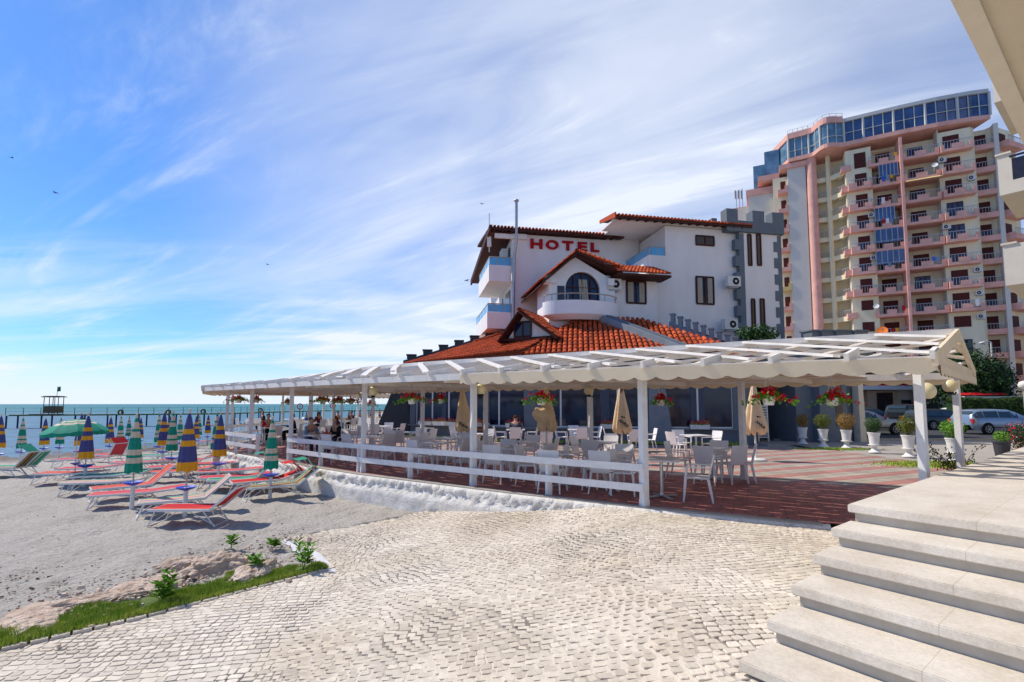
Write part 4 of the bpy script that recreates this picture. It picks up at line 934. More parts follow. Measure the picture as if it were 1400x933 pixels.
# ================= beach umbrellas
def brolly(px, d, kind, lab, hh=2.28, ln=1.25, wd=.28, tray=True, rot=0., px_y=None):
    a, Y, Z = ray(px, 570); x = a/Y*d; z0 = sand_z(x, d)
    t = thing('beach_umbrella', lab, 'umbrella', (x, d, z0), rot, 'closed beach umbrellas on the sand'); H = hh; mb = MB(); rows = []; mi = []; n = 48
    if kind == 'p': bands = [(0,.27,0),(.27,.36,1),(.36,.47,0),(.47,.57,1),(.57,.84,0),(.84,1.01,1)]; mats = ['purple_cloth','yellow_cloth']
    else: bands = [(0,.07,0),(.07,.2,1),(.2,.25,0),(.25,.36,1),(.36,.58,0),(.58,.68,1),(.68,.73,0),(.73,.83,1),(.83,1.01,0)]; mats = ['green_cloth','cream_cloth']
    us = sorted(set([i/20 for i in range(21)]+[b for _, b, _ in bands[:-1]]))
    for i, u in enumerate(us):
        z = H-.05-ln*u; rr = .022+(wd*.5+.025)*u**.72*(1.0 if u < .95 else .95); sc_ = .05*(u > .97)
        rows.append([(rr*(1+.13*cos(8*k*2*pi/n+u*1.4)*min(1, u*3)+.05*sin(3*k*2*pi/n+d))*cos(k*2*pi/n), rr*(1+.13*cos(8*k*2*pi/n+u*1.4)*min(1, u*3))*sin(k*2*pi/n), z-.02*cos(5*k*2*pi/n+d)*(u > .9)) for k in range(n)])
        if i < len(us)-1: m = (u+us[i+1])/2; mi.append([b[2] for b in bands if b[0] <= m < b[1]][0])
    mb.grid(rows, mi, True); mb.build('canopy', mats, t, smooth=True)
    mb = MB(); mb.tube([(0,0,.6),(0,0,H)], .017, 8); mb.lathe((0,0,H), [(.001,.06),(.02,.05),(.025,.0),(.02,-.04)], 8); mb.build('pole', 'cream_cloth', t)
    mb = MB(); mb.tube([(0,0,-.1),(0,0,.62)], .045, 10); mb.build('pole_sleeve', 'frame_white', t)
    if tray: mb = MB(); mb.lathe((0,0,.6), [(.03,-.05),(.16,.0),(.2,.03),(.2,.04),(.15,.02),(.03,.0)], 20); mb.build('tray', 'blue_plastic', t)
    return t
HB = {259: 2.28}
BU = [(259,11.,'p','purple and yellow closed umbrella, largest and nearest, behind the front red lounger'),(187,11.7,'g','green and cream closed umbrella left of the largest purple one'),
(373,13.,'g','green and cream closed umbrella by the beach entrance block'),(302,15.4,'p','purple umbrella with a white ground sleeve by the white block'),(121,14.9,'p','purple and yellow closed umbrella before the open green parasol'),
(32,21.5,'g','leaning green closed umbrella at the left by the water'),(2,20.,'p','purple umbrella cut by the left edge of the picture'),(63,24.5,'p','purple umbrella at the left tip of the open green parasol'),
(84,25,'g','green umbrella under the left half of the open green parasol'),(112,20.5,'p','purple umbrella behind the pole of the open green parasol'),(152,25,'p','purple umbrella right of the open green parasol'),
(166,27,'g','green umbrella standing below the pier, left of a slimmer one'),(177,33,'g','slim far green umbrella by the water below the pier'),(193,32,'p','far purple umbrella peeping over the tall green one'),
(225,19.5,'p','purple umbrella at the left of the middle cluster'),(218,23,'g','green umbrella half hidden behind the middle cluster'),(233,27,'p','purple umbrella at the back of the middle cluster'),
(237,17,'g','green and cream umbrella in front of the middle cluster'),(247,26,'g','green umbrella at the right of the middle cluster'),(273,34,'g','far green umbrella left of a far purple one near the water'),
(285,35,'p','far purple umbrella between the two largest purple ones'),(269,29,'p','purple umbrella just peeping out behind the largest one'),(297,18.,'g','green umbrella hidden behind the one by the white block'),
(318,44,'p','distant purple umbrella left of the terrace corner posts'),(419,60,'p','distant purple umbrella seen left of the couple'),(477,66,'p','tiny purple umbrella seen over the far railing, first'),(492,62,'p','tiny purple umbrella seen over the far railing, beside the tall post'),
(507,72,'p','tiny purple umbrella seen right of the tall post'),(519,64,'p','tiny purple umbrella nearest the slanted wall'),(402,62,'g','distant green umbrella behind the dark chairs')]
for i, (px, d, k, lab) in enumerate(BU): brolly(px, d, k, lab, rot=i*.7, hh=HB.get(px, 2.12)+.05*sin(i*2.3), wd=.28 if k == 'p' else .235)
# open green umbrella
a, Y, Z = ray(107, 575); x = a/Y*15.6; z0 = sand_z(x, 15.6); t = thing('open_beach_umbrella', 'open green umbrella with cream stripes and a fringe', 'umbrella', (x, 15.6, z0)); t.scale = (.72,.72,.98)
mb = MB(); rows = []; mi = []; us = [0,.12,.3,.42,.5,.62,.72,.9,1.,1.02]; Rr = 1.14
for i, u in enumerate(us):
    drop = .42*u**1.9; z = 2.0-drop-(.10 if i == len(us)-1 else 0)
    rows.append([(Rr*min(u, 1)*(1 if i < len(us)-1 else .99)*cos(k*pi/16)*(1-.03*(k % 4 == 2)*u), Rr*min(u, 1)*sin(k*pi/16), z+(.04*(k % 4 == 0)*u if i < len(us)-1 else .03*(k % 2))) for k in range(32)])
mi = [1,0,1,0,1,0,0,0,0]; mb.grid(rows, mi, True); o = mb.build('canopy', ['green_cloth','cream_cloth'], t, smooth=False); o.rotation_euler = (0, radians(-3), 0)
mb = MB(); mb.tube([(0,0,0),(0,0,2.02)], .02, 8); mb.build('pole', 'frame_white', t); mb = MB(); mb.lathe((0,0,.6), [(.03,-.05),(.2,.03),(.03,.01)], 18); mb.build('tray', 'blue_plastic', t); mb = MB()
for k in range(8): a = k*pi/4; mb.tube([(0,0,1.5),(.6*cos(a),.6*sin(a),1.8)], .007, 4)
mb.build('ribs', 'frame_white', t)
# ================= loungers
LS = {'red': (['red_cloth','orange_cloth','red_cloth'], [(0,.2,0),(.2,.28,1),(.28,1,2)]),
 'redplain': (['pink_cloth','red_cloth','pink_cloth'], [(0,.1,0),(.1,.9,2),(.9,1,1)]),
 'orange': (['orange_cloth','cream_cloth','red_cloth'], [(0,.2,2),(.2,.26,0),(.26,.45,2),(.45,.52,1),(.52,.74,2),(.74,.82,0),(.82,1,2)]),
 'stripe': (['blue_cloth','orange_cloth','cream_cloth','green_cloth'], [(0,.12,3),(.12,.2,2),(.2,.3,1),(.3,.42,2),(.42,.56,0),(.56,.64,2),(.64,.76,1),(.76,.86,2),(.86,1,3)]),
 'greenred': (['green_cloth','orange_cloth','dark_red_cloth'], [(0,.2,0),(.2,.32,1),(.32,.42,0),(.42,.58,2),(.58,.68,0),(.68,.8,1),(.8,1,0)]),
 'green': (['green_cloth','cream_cloth'], [(0,.35,0),(.35,.45,1),(.45,1,0)]),
 'pink': (['pink_cloth','cream_cloth'], [(0,.46,0),(.46,.5,1),(.5,1,0)])}
def lounger(px, py, yaw, st, back, lab, hood=None, sz=.33, L_=1.2):
    p = sand_hit(px, py, sz); t = thing('sun_lounger', lab, 'sun lounger', (p.x, p.y, p.z), radians(yaw), 'sun loungers on the beach')
    ba = radians(back); W = .29; hx = L_/2; bl = .66; bx, bz = hx+bl*cos(ba), sz+bl*sin(ba)
    fr = MB()
    for s in (-1, 1): fr.bar((-hx, s*W, sz), (hx, s*W, sz), .028, .045); fr.bar((hx, s*W, sz), (bx, s*W, bz), .026, .04)
    fr.bar((-hx, -W, sz), (-hx, W, sz), .028, .045); fr.bar((bx, -W, bz), (bx, W, bz), .03, .03); fr.bar((hx,-W,sz-.02),(hx,W,sz-.02),.02); fr.build('frame', 'frame_white', t)
    mats, bd = LS[st]
    def cloth(name, prof):
        mb = MB()
        for a, b, m in bd:
            rows = []
            for i, (x, z) in enumerate(prof):
                sag = -.018*sin(pi*i/(len(prof)-1)); rows.append([(x, -W+.02+(2*W-.04)*q, z+sag*(1-(2*q-1)**2)) for q in (a, (a+b)/2, b)])
            mb.grid(rows, m)
        return mb.build(name, mats, t)
    cloth('seat', [(-hx+L_*i/6, sz+.024) for i in range(7)]); cloth('backrest', [(hx+.01+(bl-.01)*cos(ba)*i/4, sz+.026+bl*sin(ba)*i/4) for i in range(5)])
    for x0, x1 in ((-hx+.12, -hx-.02), (hx-.16, hx+.1)):
        for s in (-1, 1): mb = MB(); mb.tube([(x0, s*(W-.03), sz), (x1, s*(W-.03), .0)], .014, 6); mb.tube([(x0+(.3 if x0 < 0 else -.3), s*(W-.03), sz), (x1, s*(W-.03), .03)], .009, 5); mb.build('leg', 'frame_white', t)
    mb = MB(); mb.bar((-hx-.02,-W+.03,.02),(-hx-.02,W-.03,.02),.02); mb.build('crossbar', 'frame_white', t); mb = MB(); mb.bar((hx+.1,-W+.03,.02),(hx+.1,W-.03,.02),.02); mb.build('crossbar', 'frame_white', t)
    if hood:
        mb = MB(); m2 = LS[hood][0]; c0 = Vector((hx+.2*cos(ba), 0, sz+.2*sin(ba))); up = Vector((-sin(ba-.5), 0, cos(ba-.5)))
        q0 = Vector((bx, 0, bz)); q1 = q0+Vector((-.30, 0, .26)); q2 = q0+Vector((-.55,0,.22)); mb.grid([[v+Vector((0, s*W, 0)) for s in (-1, 0, 1)] for v in (q0+Vector((-.05,0,.02)), q1, q2)])
        mb.build('sunshade', m2[0], t); mb = MB()
        for s in (-1, 1): mb.tube([(q0.x-.1, s*(W+.01), bz-.1), (q1.x, s*(W+.01), q1.z)], .009, 5); mb.tube([(q0.x-.1, s*(W+.01), bz-.1), (q2.x, s*(W+.01), q2.z)], .009, 5)
        mb.build('sunshade_arm', 'frame_white', t)
    return t
LG = [(257,694,1,'red',40,'nearest lounger, bright red with one orange stripe and raised back',None),(236,683,34,'stripe',42,'blue, orange and green striped lounger just behind the nearest red one',None),
(168,674,27,'pink',6,'flat pinkish red lounger in front of the green umbrella',None),(166,665,45,'orange',44,'orange red lounger with a raised back beside the green umbrella',None),
(371,664,36,'greenred',38,'green lounger with orange and maroon stripes and its green shade, nearest the white wall','green'),(350,657,38,'red',18,'bright red lounger with a raised red shade behind the green one','red'),
(300,644,20,'pink',5,'faded pink flat lounger left of the white block, upper of a pair',None),(306,652,20,'redplain',5,'faded red flat lounger, lower of the pair by the white block',None),
(226,645,22,'orange',8,'flat orange lounger left of the largest purple umbrella',None),(232,638,26,'redplain',30,'red lounger with a blue head end behind the largest purple umbrella','blue' if False else None),
(82,647,4,'orange',4,'long flat orange lounger at the left of the group',None),(112,640,16,'pink',8,'long flat pink lounger under the open green umbrella',None),
(125,659,14,'stripe',5,'flat blue and orange striped lounger left of the tall green umbrella',None),(135,650,16,'green',6,'flat green lounger behind the blue striped one',None),
(146,622,-20,'redplain',55,'red lounger with a steep back and red shade right of the open umbrella','red'),(-3,640,14,'greenred',52,'green and orange lounger with a steep back at the left edge','green'),
(14,638,14,'green',50,'green lounger with a steep back beside the striped one at the left edge',None),(206,630,8,'green',5,'flat green lounger right of the middle of the beach, front of its row',None),
(203,623,8,'green',5,'flat pale green lounger, second of its row',None),(232,618,8,'stripe',20,'striped lounger beneath the middle cluster of umbrellas',None),
(100,628,8,'redplain',5,'flat red lounger below the open umbrella pole',None),(170,614,5,'green',5,'flat green lounger before the small group near the water',None),
(120,616,5,'orange',5,'flat orange lounger near the water behind the open umbrella',None),(250,607,5,'redplain',5,'flat red lounger behind the middle cluster near the water',None),
(214,606,5,'green',6,'green lounger near the water left of the middle cluster',None),(285,603,4,'pink',5,'pink lounger near the water between the purple umbrellas',None),
(275,612,5,'stripe',5,'striped lounger behind the largest purple umbrella near the water',None),(250,629,20,'red',12,'red lounger peeping out left of the largest purple umbrella',None),
(300,610,5,'green',5,'green lounger on the far sand left of the terrace corner',None),(318,655,25,'green',45,'green lounger with steep back behind the white block umbrella','green'),(180,632,14,'pink',5,'pink flat lounger in the middle distance behind the tall green umbrella',None),(283,634,15,'redplain',5,'red flat lounger between the two purple umbrellas',None)]
for px, py, yaw, st, back, lab, hood in LG: lounger(px, py, yaw, st, back, lab, hood)
# ================= pier
pr = thing('pier', 'long wooden pier on dark piles out over the sea', 'pier'); PP = [(-60.5,60.5),(-50,65),(-41,70),(-40.5,85),(-39,100),(-20,106)]
Lp = path_len(PP); mb = MB(); n = 60
for k in range(n): a, b = at(PP, k/n), at(PP, (k+1)/n); a.z = b.z = .42; mb.bar(a, b, 1.8, .16)
mb.build('deck', 'pier_green', pr); m = int(Lp/3.2)
for k in range(m+1):
    p = at(PP, k/m); mb = MB(); mb.tube([(p.x,p.y-.7,SEA-1),(p.x,p.y-.7,.4)], .09, 8); mb.tube([(p.x,p.y+.7,SEA-1),(p.x,p.y+.7,.4)], .09, 8); mb.build('pile', 'pier_blue', pr)
for k in range(0, 2*m+1):
    p = at(PP, k/(2*m)); mb = MB(); mb.bar((p.x,p.y-.85,.45),(p.x,p.y-.85,1.35),.045); mb.build('rail_post', 'wood_old', pr)
mb = MB()
for z in (.9,1.3):
    for k in range(40): a, b = at(PP, k/40), at(PP, (k+1)/40); mb.tube([(a.x,a.y-.85,z),(b.x,b.y-.85,z)], .012, 4)
mb.build('rope_rail', 'wood_old', pr)
h = thing('lifeguard_hut', 'small wooden lookout hut with flat roof on the outer end of the pier', 'hut', (-56.6,61.6,.5)); h.scale = (.36,.5,.47)
for x in (-1.9,0,1.9):
    for y in (-1.2,1.2): mb = MB(); mb.bar((x,y,0),(x*.95,y,4.55),.13); mb.build('corner_post', 'wood_old', h)
mb = MB(); mb.box((0,-1.22,1.3),(3.9,.06,1.8)); mb.box((0,1.22,1.3),(3.9,.06,1.8)); mb.box((-1.95,0,1.3),(.06,2.4,1.8)); mb.box((1.95,0,1.3),(.06,2.4,1.8)); mb.build('board_walls', 'wood_old', h)
mb = MB(); mb.box((0,0,4.6),(4.9,3.2,.22)); mb.box((0,0,4.8),(4.2,2.6,.12)); mb.build('roof', 'wood_old', h)
mb = MB(); mb.box((-1.6,-.6,.0),(8,3,.3)); mb.build('platform', 'wood_old', h)
f = thing('green_flag', 'green beach flag flying on a thin pole over the pier hut', 'flag', (-55.9,61.2,2.55)); f.scale = (.5,.5,.48); mb = MB(); mb.tube([(0,0,0),(0,0,2.9)], .05, 6); mb.build('pole', 'wood_old', f)
mb = MB(); mb.grid([[(x, .15*sin(x*4+z), 1.6+z*1.2+.1*x) for x in [-.1-.9*i/6+1.0 for i in range(7)]] for z in (0,.5,1)]); mb.grid([[(x, .15*sin(x*4+z)+.02, 1.6+z*1.2+.1*x) for x in [-.1-.9*i/6+1.0 for i in range(7)]] for z in (0,.5,1)]); mb.build('cloth', 'flag_green', f)
for i, (px, tt) in enumerate([(165,0),(230,0),(278,0),(356,0),(410,1),(455,1)]):
    py = [564,564,563,561,556,555][i]; d = [66,69,71,82,99,101][i]; p = D(px, py, d-1.2); t = thing('life_ring', ['life ring on the pier rail nearest the hut','life ring on the pier rail, second from the hut','life ring on the pier rail above the largest purple umbrella','life ring on the pier rail seen at the terrace corner','red life ring on a pier post, left one','red life ring on a pier post, right one'][i], 'life ring', p, 0, 'life rings on the pier')
    mb = MB(); nn = 20; rr = .30+.22*tt
    mb.grid([[(cos(2*pi*k/nn)*(rr+.1*cos(q*pi/4)), .1*sin(q*pi/4), sin(2*pi*k/nn)*(rr+.1*cos(q*pi/4))) for q in range(9)] for k in range(nn+1)]); mb.build('ring', 'ring_red' if tt else 'wood_old', t, smooth=True)
    mb = MB(); mb.bar((0,.15,-1.9-.0),(0,.15,.3),.08); mb.build('bracket', 'wood_old', t)
# ================= HOTEL
def tiles(root, poly, mname='tile', wt=.21, lc=.40, name='roof_tiles', under=True, upv=None):
    P = [Vector(p) for p in poly]; nrm = Vector((0,0,0))
    for i in range(len(P)): nrm += P[i].cross(P[(i+1) % len(P)])
    nrm.normalize(); nrm = nrm if nrm.z > 0 else -nrm
    up = (Vector(upv) if upv else (Vector((0,0,1))-nrm*nrm.z)).normalized(); ac = up.cross(nrm).normalized(); O = P[0]
    A = [((p-O).dot(ac), (p-O).dot(up)) for p in P]; a0 = min(a for a, b in A); a1 = max(a for a, b in A); mb = MB(); n = int((a1-a0)/wt)+1; rr = random.Random(int(abs(P[0].x)*100))
    if under: mb.face([p-nrm*.01 for p in P], 1)
    for i in range(n):
        ca = a0+(i+.5)*wt; bs = []
        for j in range(len(A)):
            (x0, y0), (x1, y1) = A[j], A[(j+1) % len(A)]
            if (x0-ca)*(x1-ca) < 0: bs.append(lerp(y0, y1, (ca-x0)/(x1-x0)))
        if len(bs) < 2: continue
        lo, hi = min(bs), max(bs); b = lo-.03
        while b < hi:
            e = min(b+lc, hi+.02); rows = []
            for q, dz, k in ((b, .03, 1.06), (e, .006, .9)):
                jx = rr.uniform(-.006,.006); rows.append([O+ac*(ca+jx+wt*.40*k*cos(pi*(1-t/5)))+up*q+nrm*(dz+.085*k*sin(pi*t/5)) for t in range(6)])
            mb.grid(rows); mb.face(rows[0][::-1]+[]); b += lc
    return mb.build(name, [mname, 'tile_dark'], root)
def ridge(root, a, b, r=.12, mname='tile', name='ridge_tiles'):
    a, b = Vector(a), Vector(b); n = max(1, int((b-a).length/.4)); mb = MB()
    for i in range(n):
        p, q = a.lerp(b, i/n), a.lerp(b, (i+1.12)/n); d = (q-p).normalized(); s = d.cross(Vector((0,0,1))).normalized(); u = s.cross(d)
        mb.grid([[c+s*cos(pi*t/6)*r*k+u*sin(pi*t/6)*r*k for t in range(7)] for c, k in ((p, 1.1), (q, .92))])
    return mb.build(name, mname, root)
class Plane:      # a vertical wall plane: s along the wall, n outward, z up
    SX = 1.; SZ = 1.
    def __init__(s, o, ang, sx=1., sz=1.):
        s.SX = sx; s.SZ = sz; s.o = Vector((o[0], o[1], 0)); s.u = Vector((cos(ang), sin(ang), 0)); s.n = Vector((sin(ang), -cos(ang), 0)); s.a = ang
    def p(s, a, z, n=0.): return s.o+s.u*(a*s.SX)+s.n*n+Vector((0,0,z*s.SZ))
    def hit(s, px, py):
        a, Y, Z = ray(px, py); d = Vector((a, Y, 0)); den = d.x*(-s.u.y)+d.y*s.u.x; t = (s.o.x*(-s.u.y)+s.o.y*s.u.x)/den; q = d*t-s.o; return q.dot(s.u)/s.SX, (CH+t*Z)/s.SZ
    def box(s, mb, s0, s1, z0, z1, n0, n1, mi=0): mb.prism([s.p(s0, z0, n0), s.p(s1, z0, n0), s.p(s1, z0, n1), s.p(s0, z0, n1)], (0, 0, (z1-z0)*s.SZ), mi)
def window(pl, root, s0, s1, z0, z1, cols=2, fr='brown_wood', glass='window_glass', n=0., curtain=True, rows=1, t=.06):
    f = MB(); pl.box(f, s0-t*.2, s1+t*.2, z0-.02, z0+t, n-.05, n+.05); pl.box(f, s0-t*.2, s1+t*.2, z1-t, z1+.02, n-.05, n+.045)
    for k in range(cols+1): c = lerp(s0, s1, k/cols); pl.box(f, c-t*.55, c+t*.55, z0+t, z1-t, n-.05, n+.042)
    for k in range(1, rows): c = lerp(z0, z1, k/rows); pl.box(f, s0, s1, c-t*.3, c+t*.3, n-.05, n+.04)
    o = f.build('window', fr, root); g = MB(); g.prism([pl.p(s0, z0, n-.012), pl.p(s1, z0, n-.012), pl.p(s1, z1, n-.012), pl.p(s0, z1, n-.012)], pl.n*.02); g.build('pane', glass, o)
    if curtain:
        c = MB(); m = 14
        for a, b in ((.08,.36),(.66,.93)): c.grid([[pl.p(lerp(s0, s1, lerp(a, b, i/m)), z, n+.013+.006*cos(i*1.9)) for i in range(m+1)] for z in (z0+.08, z1-.08)])
        c.build('curtain', 'curtain', o)
    return o
def ac_unit(pl, root, s, z, n=0., w_=.85, h=.6):
    b = MB(); pl.box(b, s-w_/2, s+w_/2, z-h/2, z+h/2, n+.08, n+.38); o = b.build('air_conditioner', 'ac_white', root); f = MB(); c = pl.p(s+w_*.12, z, n+.385)
    f.face([c+pl.u*(.21*cos(k*pi/9))+Vector((0,0,.21*sin(k*pi/9))) for k in range(18)]); g = f.build('fan_grille', 'black', o)
    f = MB(); f.face([c+pl.n*.006+pl.u*(.07*cos(k*pi/6))+Vector((0,0,.07*sin(k*pi/6))) for k in range(12)]); f.build('fan_hub', 'ac_white', o)
    b = MB(); pl.box(b, s-w_*.35, s+w_*.35, z-h/2-.08, z-h/2-.02, n, n+.34); b.build('bracket', 'rail_grey', o)
ANG = atan2(.196, .981)
ho = thing('hotel_building', 'white hotel with red tiled roofs, brown eaves and a grey corner tower', 'hotel')
KX, KZ = .967, .975; H0 = Plane((0,29.2), ANG, KX, KZ); H1 = Plane((0,25.96), ANG, KX, KZ); H2 = Plane((0,25.25), ANG, KX, KZ)
mb = MB()
H0.box(mb, 0, 8.3, 0, 12.3, -9, 0); H1.box(mb, 8.3, 13.9, 0, 9.5, -12, 0); H1.box(mb, 9.2, 13.9, 9.5, 12.25, -12, -.002)
H1.box(mb, 8.3, 9.2, 9.5, 10.45, -.18, -.002)      # terrace parapet front
mb.build('wall', 'hotel_wall', ho)
mb = MB(); H1.box(mb, 8.12, 8.3, 8.9, 10.45, -3.4, -.01); mb.build('terrace_parapet', 'hotel_white', ho)
mb = MB(); H1.box(mb, 6.9, 9.15, 9.5, 12.6, -6.2, -3.24); mb.build('terrace_back_wall', 'hotel_wall', ho)
# main left roof: eave along the front, falling to the left rear
def hroof(pl, s0, s1, n_e, z_e, n_r, z_r, nm='roof'):
    f = [pl.p(s0, z_e, n_e), pl.p(s1, z_e, n_e), pl.p(s1, z_r, n_r), pl.p(s0, z_r, n_r)]; o = tiles(ho, f, name=nm)
    m = MB(); d = Vector((0,0,-.16)); m.prism([p+d*.2 for p in f], d*.6); m.build('eave_board', 'brown_wood', ho)
    k = int((s1-s0)/.55)
    for i in range(k): c = s0+.3+i*.55; g = MB(); g.bar(pl.p(c, z_e-.16, n_e-.05), pl.p(c, z_e-.16+(z_r-z_e)*.25, lerp(n_e, n_r, .25)), .07, .07); g.build('rafter_tail', 'brown_wood', ho)
    return o
hroof(H0, -1.5, 7.2, .55, 12.45, -5., 13.1)
mb = MB(); q0, q1 = H0.p(-1.5, 12.3, .5), H0.p(-1.5, 12.95, -5); q2 = H0.p(-1.5, 11.3, -8.5)
mb.prism([H0.p(-1.52, 12.55, .6), H0.p(-1.52, 12.2, .6), H0.p(-1.52, 11.2, -9), H0.p(-1.52, 11.6, -9)], H0.u*.12)
mb.prism([H0.p(-1.4, 12.2, .3), H0.p(.0, 12.2, .3), H0.p(.0, 11.3, -8.8), H0.p(-1.4, 11.3, -8.8)], (0,0,.06)); mb.build('bargeboard', 'brown_wood', ho)
mb = MB(); H0.box(mb, -1.1, .9, 11.95, 12.25, .0, .22); mb.build('eave_beam', 'hotel_white', ho)
# right block roof
hroof(H1, 5.95, 14.6, .55, 12.42, -1.7, 12.95)
mb = MB(); H1.box(mb, 5.95, 14.5, 12.3, 12.42, -1.7, .1); H1.box(mb, 6.5, 14.5, 12.43, 13.0, -4.5, -1.75); mb.build('soffit', 'hotel_wall', ho)
mb = MB(); mb.prism([H1.p(5.85, 12.3, .5), H1.p(5.85, 12.62, .5), H1.p(5.85, 13.0, -1.8), H1.p(5.85, 12.8, -1.8)], H1.u*.08); mb.build('bargeboard', 'tile', ho)
# tower with quoins and crenels
T = Plane((0,25.7), ANG, KX, KZ); tw = MB(); T.box(tw, 13.95, 16.7, 0, 12.05, -4.5, 0.05); tw.build('tower_wall', 'hotel_wall', ho)
tm = MB(); T.box(tm, 13.0, 16.9, 12.06, 12.72, -4.6, .22)
for a, b in ((13.0,13.75),(14.75,15.55),(16.1,16.9)): T.box(tm, a, b, 12.72, 13.4, -.35, .22)
for k in range(3): T.box(tm, 13.0, 13.35, 12.72, 13.35, -1.9-1.4*k, -1.2-1.4*k); T.box(tm, 16.55, 16.9, 12.72, 13.35, -1.9-1.4*k, -1.2-1.4*k)
tm.build('battlement', 'grey_wall', ho)
qm = MB()
for s0, s1 in ((13.6,14.2),(16.25,16.75)):
    z = 0
    while z < 11.6: T.box(qm, s0, s1, z, z+.62, -.2, .085); T.box(qm, s0+.27, s1, z+.62, z+1.0, -.2, .08); z += 1.0
T.box(qm, 16.6, 16.78, 0, 12.0, -4.4, .07); qm.build('quoins', 'grey_wall', ho)
for (x0, y0, x1, y1) in [(1021,321,1027,364),(1033,321,1040,364),(1026,409,1032,451),(1038,409,1045,452)]:
    a, z1 = T.hit(x0, y0); b, z0 = T.hit(x1, y1); window(T, ho, a, b, z0, z1, 1, 'brown_wood', 'window_dark', .06, False)
for (x0, y0, x1, y1, pl, c) in [(951,378,976,417,H1,2),(951,322,976,337,H1,2),(856,384,883,416,H2,2),(689,392,697,425,H0,1)]:
    if pl is H0: continue
    a, z1 = pl.hit(x0, y0); b, z0 = pl.hit(x1, y1); window(pl, ho, a, b, z0, z1, c, 'brown_wood', 'window_glass', .02, y1-y0 > 20)
for px, py, pl in [(1001,387,T),(997,445,T),(839,391,H2)]:
    s, z = pl.hit(px, py); ac_unit(pl, ho, s-.15, z, .03)
# HOTEL letters
lt = MB(); me = text_mesh('HOTEL', 1., .05, .03)
xs = [v.co.x for v in me.vertices]; ys = [v.co.y for v in me.vertices]; bpy.data.meshes.remove(me)
s0, zt = H0.hit(725, 326.5); s1, zb = H0.hit(819, 346); cx = [1.17+.48, 0,0,0,0]
for i, chh in enumerate('HOTEL'):
    me = text_mesh(chh, 1., .06, .035); me.materials.clear(); me.materials.append(M['sign_red']); xs = [v.co.x for v in me.vertices]; ys = [v.co.y for v in me.vertices]
    wq = {'H':.78,'O':.82,'T':.72,'E':.62,'L':.56}[chh]; cc = [s0+.38, s0+1.40, s0+2.42, s0+3.40, s1-.30][i]; zl, zh = lerp(11.44, 11.46, i/4), lerp(12.04, 12.04, i/4)
    for v in me.vertices:
        uu = (v.co.x-min(xs))/(max(xs)-min(xs))-.5; vv = (v.co.y-min(ys))/(max(ys)-min(ys)); v.co = H0.p(cc+uu*wq, zl+vv*(zh-zl), .07+v.co.z) if False else H0.p(cc+uu*wq, zl+vv*(zh-zl), .07)+H0.n*(v.co.z)
    o = bpy.data.objects.new('sign_letter', me); col.objects.link(o); o.parent = ho
# stove pipe
mb = MB(); a = D(706,276,28.6); b = D(706,330,28.6); c = D(703,352,28.9); d = D(701,440,29.0); mb.tube([d, c], .1, 12); mb.build('flue_pipe', 'metal_pipe', ho, smooth=True)
mb = MB(); mb.tube([c, b, a], .085, 12); mb.lathe(a, [(.085,0),(.15,.03),(.15,.1),(.001,.16)], 14); mb.build('flue_pipe', 'metal_pipe', ho, smooth=True)
mb = MB(); p = D(669,292,29.3); mb.bar((p.x,p.y,p.z),(p.x,p.y,10.9),.05); mb.box((p.x,p.y,11.6),(.25,.2,.7)); mb.build('antenna', 'pot_white', ho)
# left balconies
def bal(zf, ztop, s0, s1, n0, n1, glass='blue_glass', nm='balcony'):
    o = MB(); H0.box(o, s0, s1, zf-.18, zf-.02, n0, n1); H0.box(o, s0, s1, zf-.02, zf+.82, n1-.12, n1); H0.box(o, s0, s0+.12, zf-.02, zf+.82, n0, n1-.12); q = o.build(nm, 'hotel_wall', ho)
    g = MB(); H0.box(g, s0+.05, s1, zf+.84, zf+1.3, n1-.07, n1-.05); H0.box(g, s0+.05, s0+.07, zf+.84, zf+1.3, n0, n1-.1); g.build('glass_panel', glass, q)
    r = MB(); r.bar(H0.p(s0+.06, zf+1.34, n1-.06), H0.p(s1, zf+1.34, n1-.06), .05); r.bar(H0.p(s0+.06, zf+1.34, n0), H0.p(s0+.06, zf+1.34, n1-.06), .05)
    for k in range(4): c = lerp(s0+.06, s1-.05, k/3); r.bar(H0.p(c, zf+.82, n1-.06), H0.p(c, zf+1.34, n1-.06), .035)
    for k in range(1, 5): c = lerp(n1, n0, k/4); r.bar(H0.p(s0+.06, zf+.82, c), H0.p(s0+.06, zf+1.34, c), .035)
    r.build('handrail', 'curtain', q)
bal(9.45, 10.8, -1.45, -.05, -4.6, .05); bal(6.55, 8, -1.55, -.05, -5.2, .1)
mb = MB(); H0.box(mb, -.05, -.0, 9.55, 11.6, -1.9, -.5); H0.box(mb, -.05, 0, 6.6, 8.9, -1.9, -.5); H0.box(mb, -.05, 0, 6.6, 8.9, -4, -3); mb.build('side_door', 'window_dark', ho)
ac = Plane(H0.p(-.1,0,-.6)[:2], ANG-pi/2); 
mb = MB(); H0.box(mb, -.5, -.08, 11.0, 11.6, -1.6, -.8); mb.build('air_conditioner', 'ac_white', ho)
mb = MB(); H0.box(mb, -2.0, .4, 5.2, 5.5, -3, .5); H0.box(mb, -2.2, -.1, 0, 5.4, -5, .3); mb.build('lower_wing_wall', 'hotel_wall', ho)
tiles(ho, [H0.p(-2.3,5.5,.6), H0.p(.6,6.45,.6), H0.p(.6,6.45,-3), H0.p(-2.3,5.5,-3)], upv=None)
